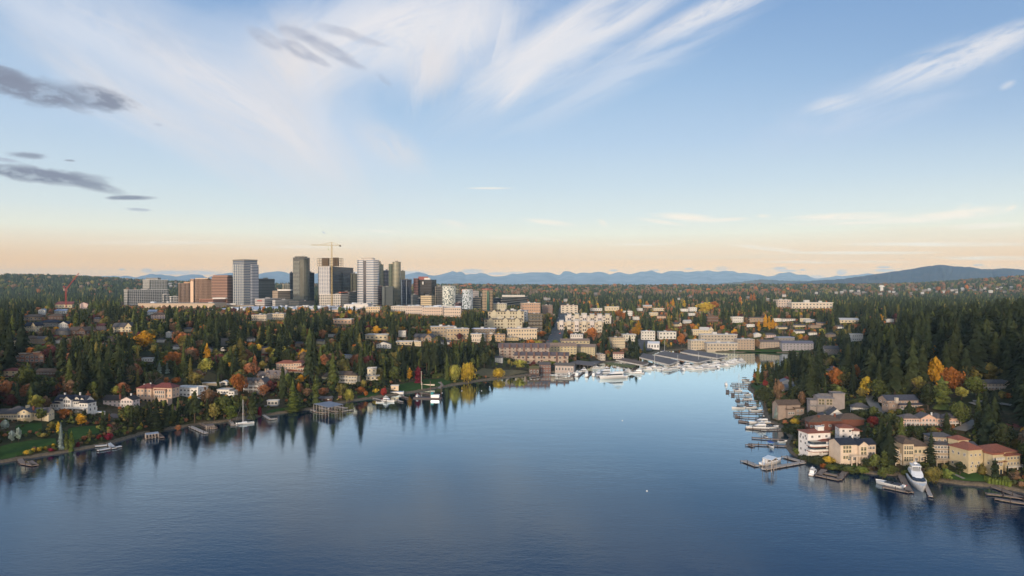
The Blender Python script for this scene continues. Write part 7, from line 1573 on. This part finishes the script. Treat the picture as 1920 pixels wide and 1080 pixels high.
# visible size decides which trees are individuals
def relation(px, py):
    best = min(LM, key=lambda q: abs(q[0] - px) * .8 + abs(q[1] - py) * 1.6); dx, dy = px - best[0], py - best[1]
    w = ('left of' if dx < 0 else 'right of') if abs(dx) > abs(dy) * 1.3 else ('above' if dy < 0 else 'below')
    dist = math.hypot(dx, dy); return ('' if dist < 60 else 'well ') + w, best[2]
LIM = {'shrub': 140}
order = sorted(range(len(TREES)), key=lambda i: -(TREES[i][5] / TREES[i][3] + (1 if TREES[i][7] else 0)))
cnt = {}; solo = []; mass = []; far = 0
pools = {'fir_tree': 'c', 'tall_pine': 'c', 'cedar_tree': 'c', 'cypress_tree': 'c', 'broadleaf_tree': 'b', 'willow_tree': 'b', 'poplar_tree': 'b', 'bare_tree': 'b', 'shrub': 's'}
for i in order:
    t = TREES[i]; kd = t[0]; px_, py_ = pix(t[2], t[3], t[4] + t[5] * .6)
    lim = LIM.get(kd, 300)
    if cnt.get(kd, 0) < lim and -25 < px_ < 1945 and (t[7] or t[3] < 1250): cnt[kd] = cnt.get(kd, 0) + 1; solo.append(i)
    else: mass.append(i)
rv = random.Random(3); used = {}
TL = []
for i in solo:
    kd, c, X, Y, Zt, h, ws, hero = TREES[i]; K = KIND[kd]; cm, tm = K['hi'][i % len(K['hi'])]
    px_, py_ = pix(X, Y, Zt + h * .5); hp = h * F / Y; rel, lmk = relation(px_, py_)
    size = 'towering' if hp > 85 else 'tall' if hp > 50 else 'mid-sized' if hp > 26 else 'small' if hp > 13 else 'tiny'
    shp = {'fir_tree': 'fir', 'tall_pine': 'bare-trunked pine', 'cedar_tree': 'layered cedar', 'cypress_tree': 'pointed evergreen', 'broadleaf_tree': 'round-crowned tree', 'poplar_tree': 'columnar poplar', 'willow_tree': 'drooping willow', 'shrub': 'rounded shrub', 'bare_tree': 'leafless tree'}[kd]
    ct = lambda *a: len(' '.join(a).replace('-', ' ').split())
    if ct(size, WORD[c], shp, rel, lmk) > 14: rel = rel.replace('well ', '')
    if ct(size, WORD[c], shp, rel, lmk) > 14: shp = shp.split()[-1] if shp != 'round-crowned tree' else 'round tree'
    if ct(size, WORD[c], shp, rel, lmk) > 14: size = {'mid-sized': 'middling', 'towering': 'huge'}.get(size, size)
    TL.append([size, WORD[c], shp, rel, lmk, px_, Y])
    t = link(kd, None, None, (X, Y, Zt - .15), (h * ws, h * ws, h), rv.uniform(0, 6.28)); t['category'] = K['cat']
    if tm: link('trunk', tm, t)
    o = link('crown' if kd != 'shrub' else 'foliage', cm, t); col = lin(LC[c]); v = rv.uniform(.68, 1.28); o.color = (*[min(a * v, 1) for a in col], 1)
    TL[-1].append(t)
grp = {}
for q in TL: grp.setdefault(tuple(q[:5]), []).append(q)
LONG = {}
for key, qs in grp.items():
    if len(' '.join(key).replace('-', ' ').split()) > 15: LONG[key[4]] = ' '.join(key)
    qs.sort(key=lambda q: q[5]); base = '%s %s %s %s %s' % key
    for j, q in enumerate(qs):
        if len(qs) == 1: q[-1]['label'] = base
        elif len(qs) <= 3: q[-1]['label'] = '%s %s' % (('leftmost', 'rightmost')[j] if len(qs) == 2 else ('leftmost', 'middle', 'rightmost')[j], base)
        else:
            q[-1]['label'] = base; q[-1]['group'] = '%s %ss %s %s' % (key[1], key[2], key[3], key[4])
# the rest of the wood, one mass per kind of crown
def massobj(name, idx):
    Vs = []; Ts = []; Cs = []; off = 0; r = np.random.RandomState(8)
    for i in idx:
        kd, c, X, Y, Zt, h, ws, hero = TREES[i]; K = KIND[kd]
        if Y < 1350: v, t = K['mid'][i % len(K['mid'])]
        else: v, t = K['low'][i % len(K['low'])]
        a = r.uniform(0, 6.28); ca, sa = math.cos(a), math.sin(a)
        w = h * ws; far_ = 1.0 if Y < 1700 else min(2.4, 1 + (Y - 1700) / 2600) * 1.0
        w *= far_
        P_ = np.empty_like(v); P_[:, 0] = (v[:, 0] * ca - v[:, 1] * sa) * w + X; P_[:, 1] = (v[:, 0] * sa + v[:, 1] * ca) * w + Y; P_[:, 2] = v[:, 2] * h + Zt - .2
        col = np.array(lin(LC[c])) * r.uniform(.75, 1.3); Vs.append(P_); Ts.append(t + off); off += len(v)
        Cs.append(np.tile(np.append(np.minimum(col, 1), 1), (len(v), 1)))
    tag(link(name, np_mesh(name, np.concatenate(Vs), np.concatenate(Ts), [LEAFV], cols=np.concatenate(Cs), tri=True)), kind='stuff')
# low undergrowth along both shores and between the gardens
C2 = cand(300, 720, 3.6); d2 = shore_dist(C2[:, 0], C2[:, 1]); k = (d2 > 2.2) & (d2 < 75); C2, d2 = C2[k], d2[k]; kp[:, 2] *= .72; k = ~blocked(C2); C2, d2 = C2[k], d2[k]; Z2 = H(C2[:, 0], C2[:, 1], d2)
h2 = R_.uniform(.9, 2.9, len(C2)); pt2 = pix(C2[:, 0], C2[:, 1], Z2 + h2)[1]; bx, by = pix(C2[:, 0], C2[:, 1], Z2); bad = np.zeros(len(C2), bool)
for q in PROT: bad |= (C2[:, 1] < q[4] - 1) & (bx > q[0]) & (bx < q[1]) & (pt2 < q[3] - 2) & (by > q[2])
UG = []
for i in np.nonzero(~bad)[0]:
    TREES.append(('shrub', ('green', 'dark', 'bright', 'olive', 'dark', 'green', 'russet', 'deep', 'brown', 'dark')[int(R_.uniform(0, 10))], C2[i, 0], C2[i, 1], Z2[i], h2[i], R_.uniform(.8, 1.4), False)); UG.append(len(TREES) - 1)
massobj('undergrowth', UG)
ev = [i for i in mass if pools[TREES[i][0]] == 'c']; bl = [i for i in mass if pools[TREES[i][0]] != 'c']
massobj('evergreen_wood', ev); massobj('broadleaf_wood', bl)
print('trees', len(TREES), 'solo', len(solo), cnt)
# small house labels, once every landmark is known
seen = {}
for t, px_, pb, txt in SMH:
    rel, lmk = relation(px_, pb - 5); seen.setdefault('%s %s %s' % (txt, rel, lmk), []).append((px_, t))
for lb, ts in seen.items():
    ts.sort(key=lambda q: q[0])
    for j, (p, t) in enumerate(ts): t['label'] = lb if len(ts) == 1 else '%s %s' % (('leftmost', 'second', 'third', 'fourth', 'fifth', 'sixth')[min(j, 5)], lb)
# clipped hedges
def hedge(label, pts, w, h, col='dark'):
    P_ = [ground(*p) for p in pts]; a0 = P_[0]; r = random.Random(len(label)); q = MB(); lobes = []
    t = None
    for a, b in zip(P_[:-1], P_[1:]):
        l = math.hypot(b[0]-a[0], b[1]-a[1]); m = max(2, int(l / 1.1))
        for k in range(m):
            f = k / m; cx, cy = a[0] + (b[0]-a[0]) * f - a0[0], a[1] + (b[1]-a[1]) * f - a0[1]; z = hz(cx + a0[0], cy + a0[1]) - a0[2]
            for j in range(26):
                v = np.array([r.uniform(-.8, .8), r.uniform(-w/2, w/2), r.uniform(-.3, h) if r.random() < .6 else h * r.uniform(.85, 1.05)]); p = np.array([cx, cy, z]) + v
                e1 = np.array([r.uniform(-1,1), r.uniform(-1,1), r.uniform(-1,1)]) * .42; e2 = np.array([r.uniform(-1,1), r.uniform(-1,1), r.uniform(-1,1)]) * .42; q.face([p, p + e1, p + e1 * .6 + e2, p + e2])
            q.box(cx - .7, cx + .7, cy - w * .4, cy + w * .4, z - 1, z + h * .86)
    o = q.obj('hedge', LEAF); o.location = a0; o.color = (*lin(LC[col]), 1); tag(o, label, 'hedge')
for a in [('clipped dark hedge in front of the grey modernist house', [(1550,772),(1575,764),(1600,758),(1622,753)], 4, 4, 'dark'), ('clipped hedge round the small white garage', [(1600,780),(1625,780),(1645,774)], 5, 4, 'dark'), ('long bushy hedge along the waterline below the beige navy-roofed house', [(1500,860),(1525,866),(1555,874),(1600,882)], 4, 2.4, 'dark'),
          ('hedge beside the peach mansion drive', [(279,692),(303,710)], 3, 3, 'green'), ('straight hedge above the white modern house', [(322,690),(344,708)], 3, 2.6, 'bright'), ('dark green hedge above the long boathouse', [(1068,668),(1092,678),(1104,680)], 6, 4, 'dark'),
          ('hedge above the park lawn terrace', [(812,709),(830,706)], 3, 4, 'green'), ('dense hedge between the peach block and the condominium row', [(940,645),(975,644),(1010,640)], 6, 4, 'deep'), ('hedge on the lawn edge of the yellow villa', [(1852,903),(1872,908),(1895,912)], 4, 2.6, 'bright'),
          ('square dark hedge below the taupe house', [(1473,806),(1500,806)], 5, 3.4, 'dark'), ('hedge below the long pink-beige house', [(1706,806),(1760,808)], 4, 2.6, 'dark')]:
    hedge(*a)

print('LONG', LONG)
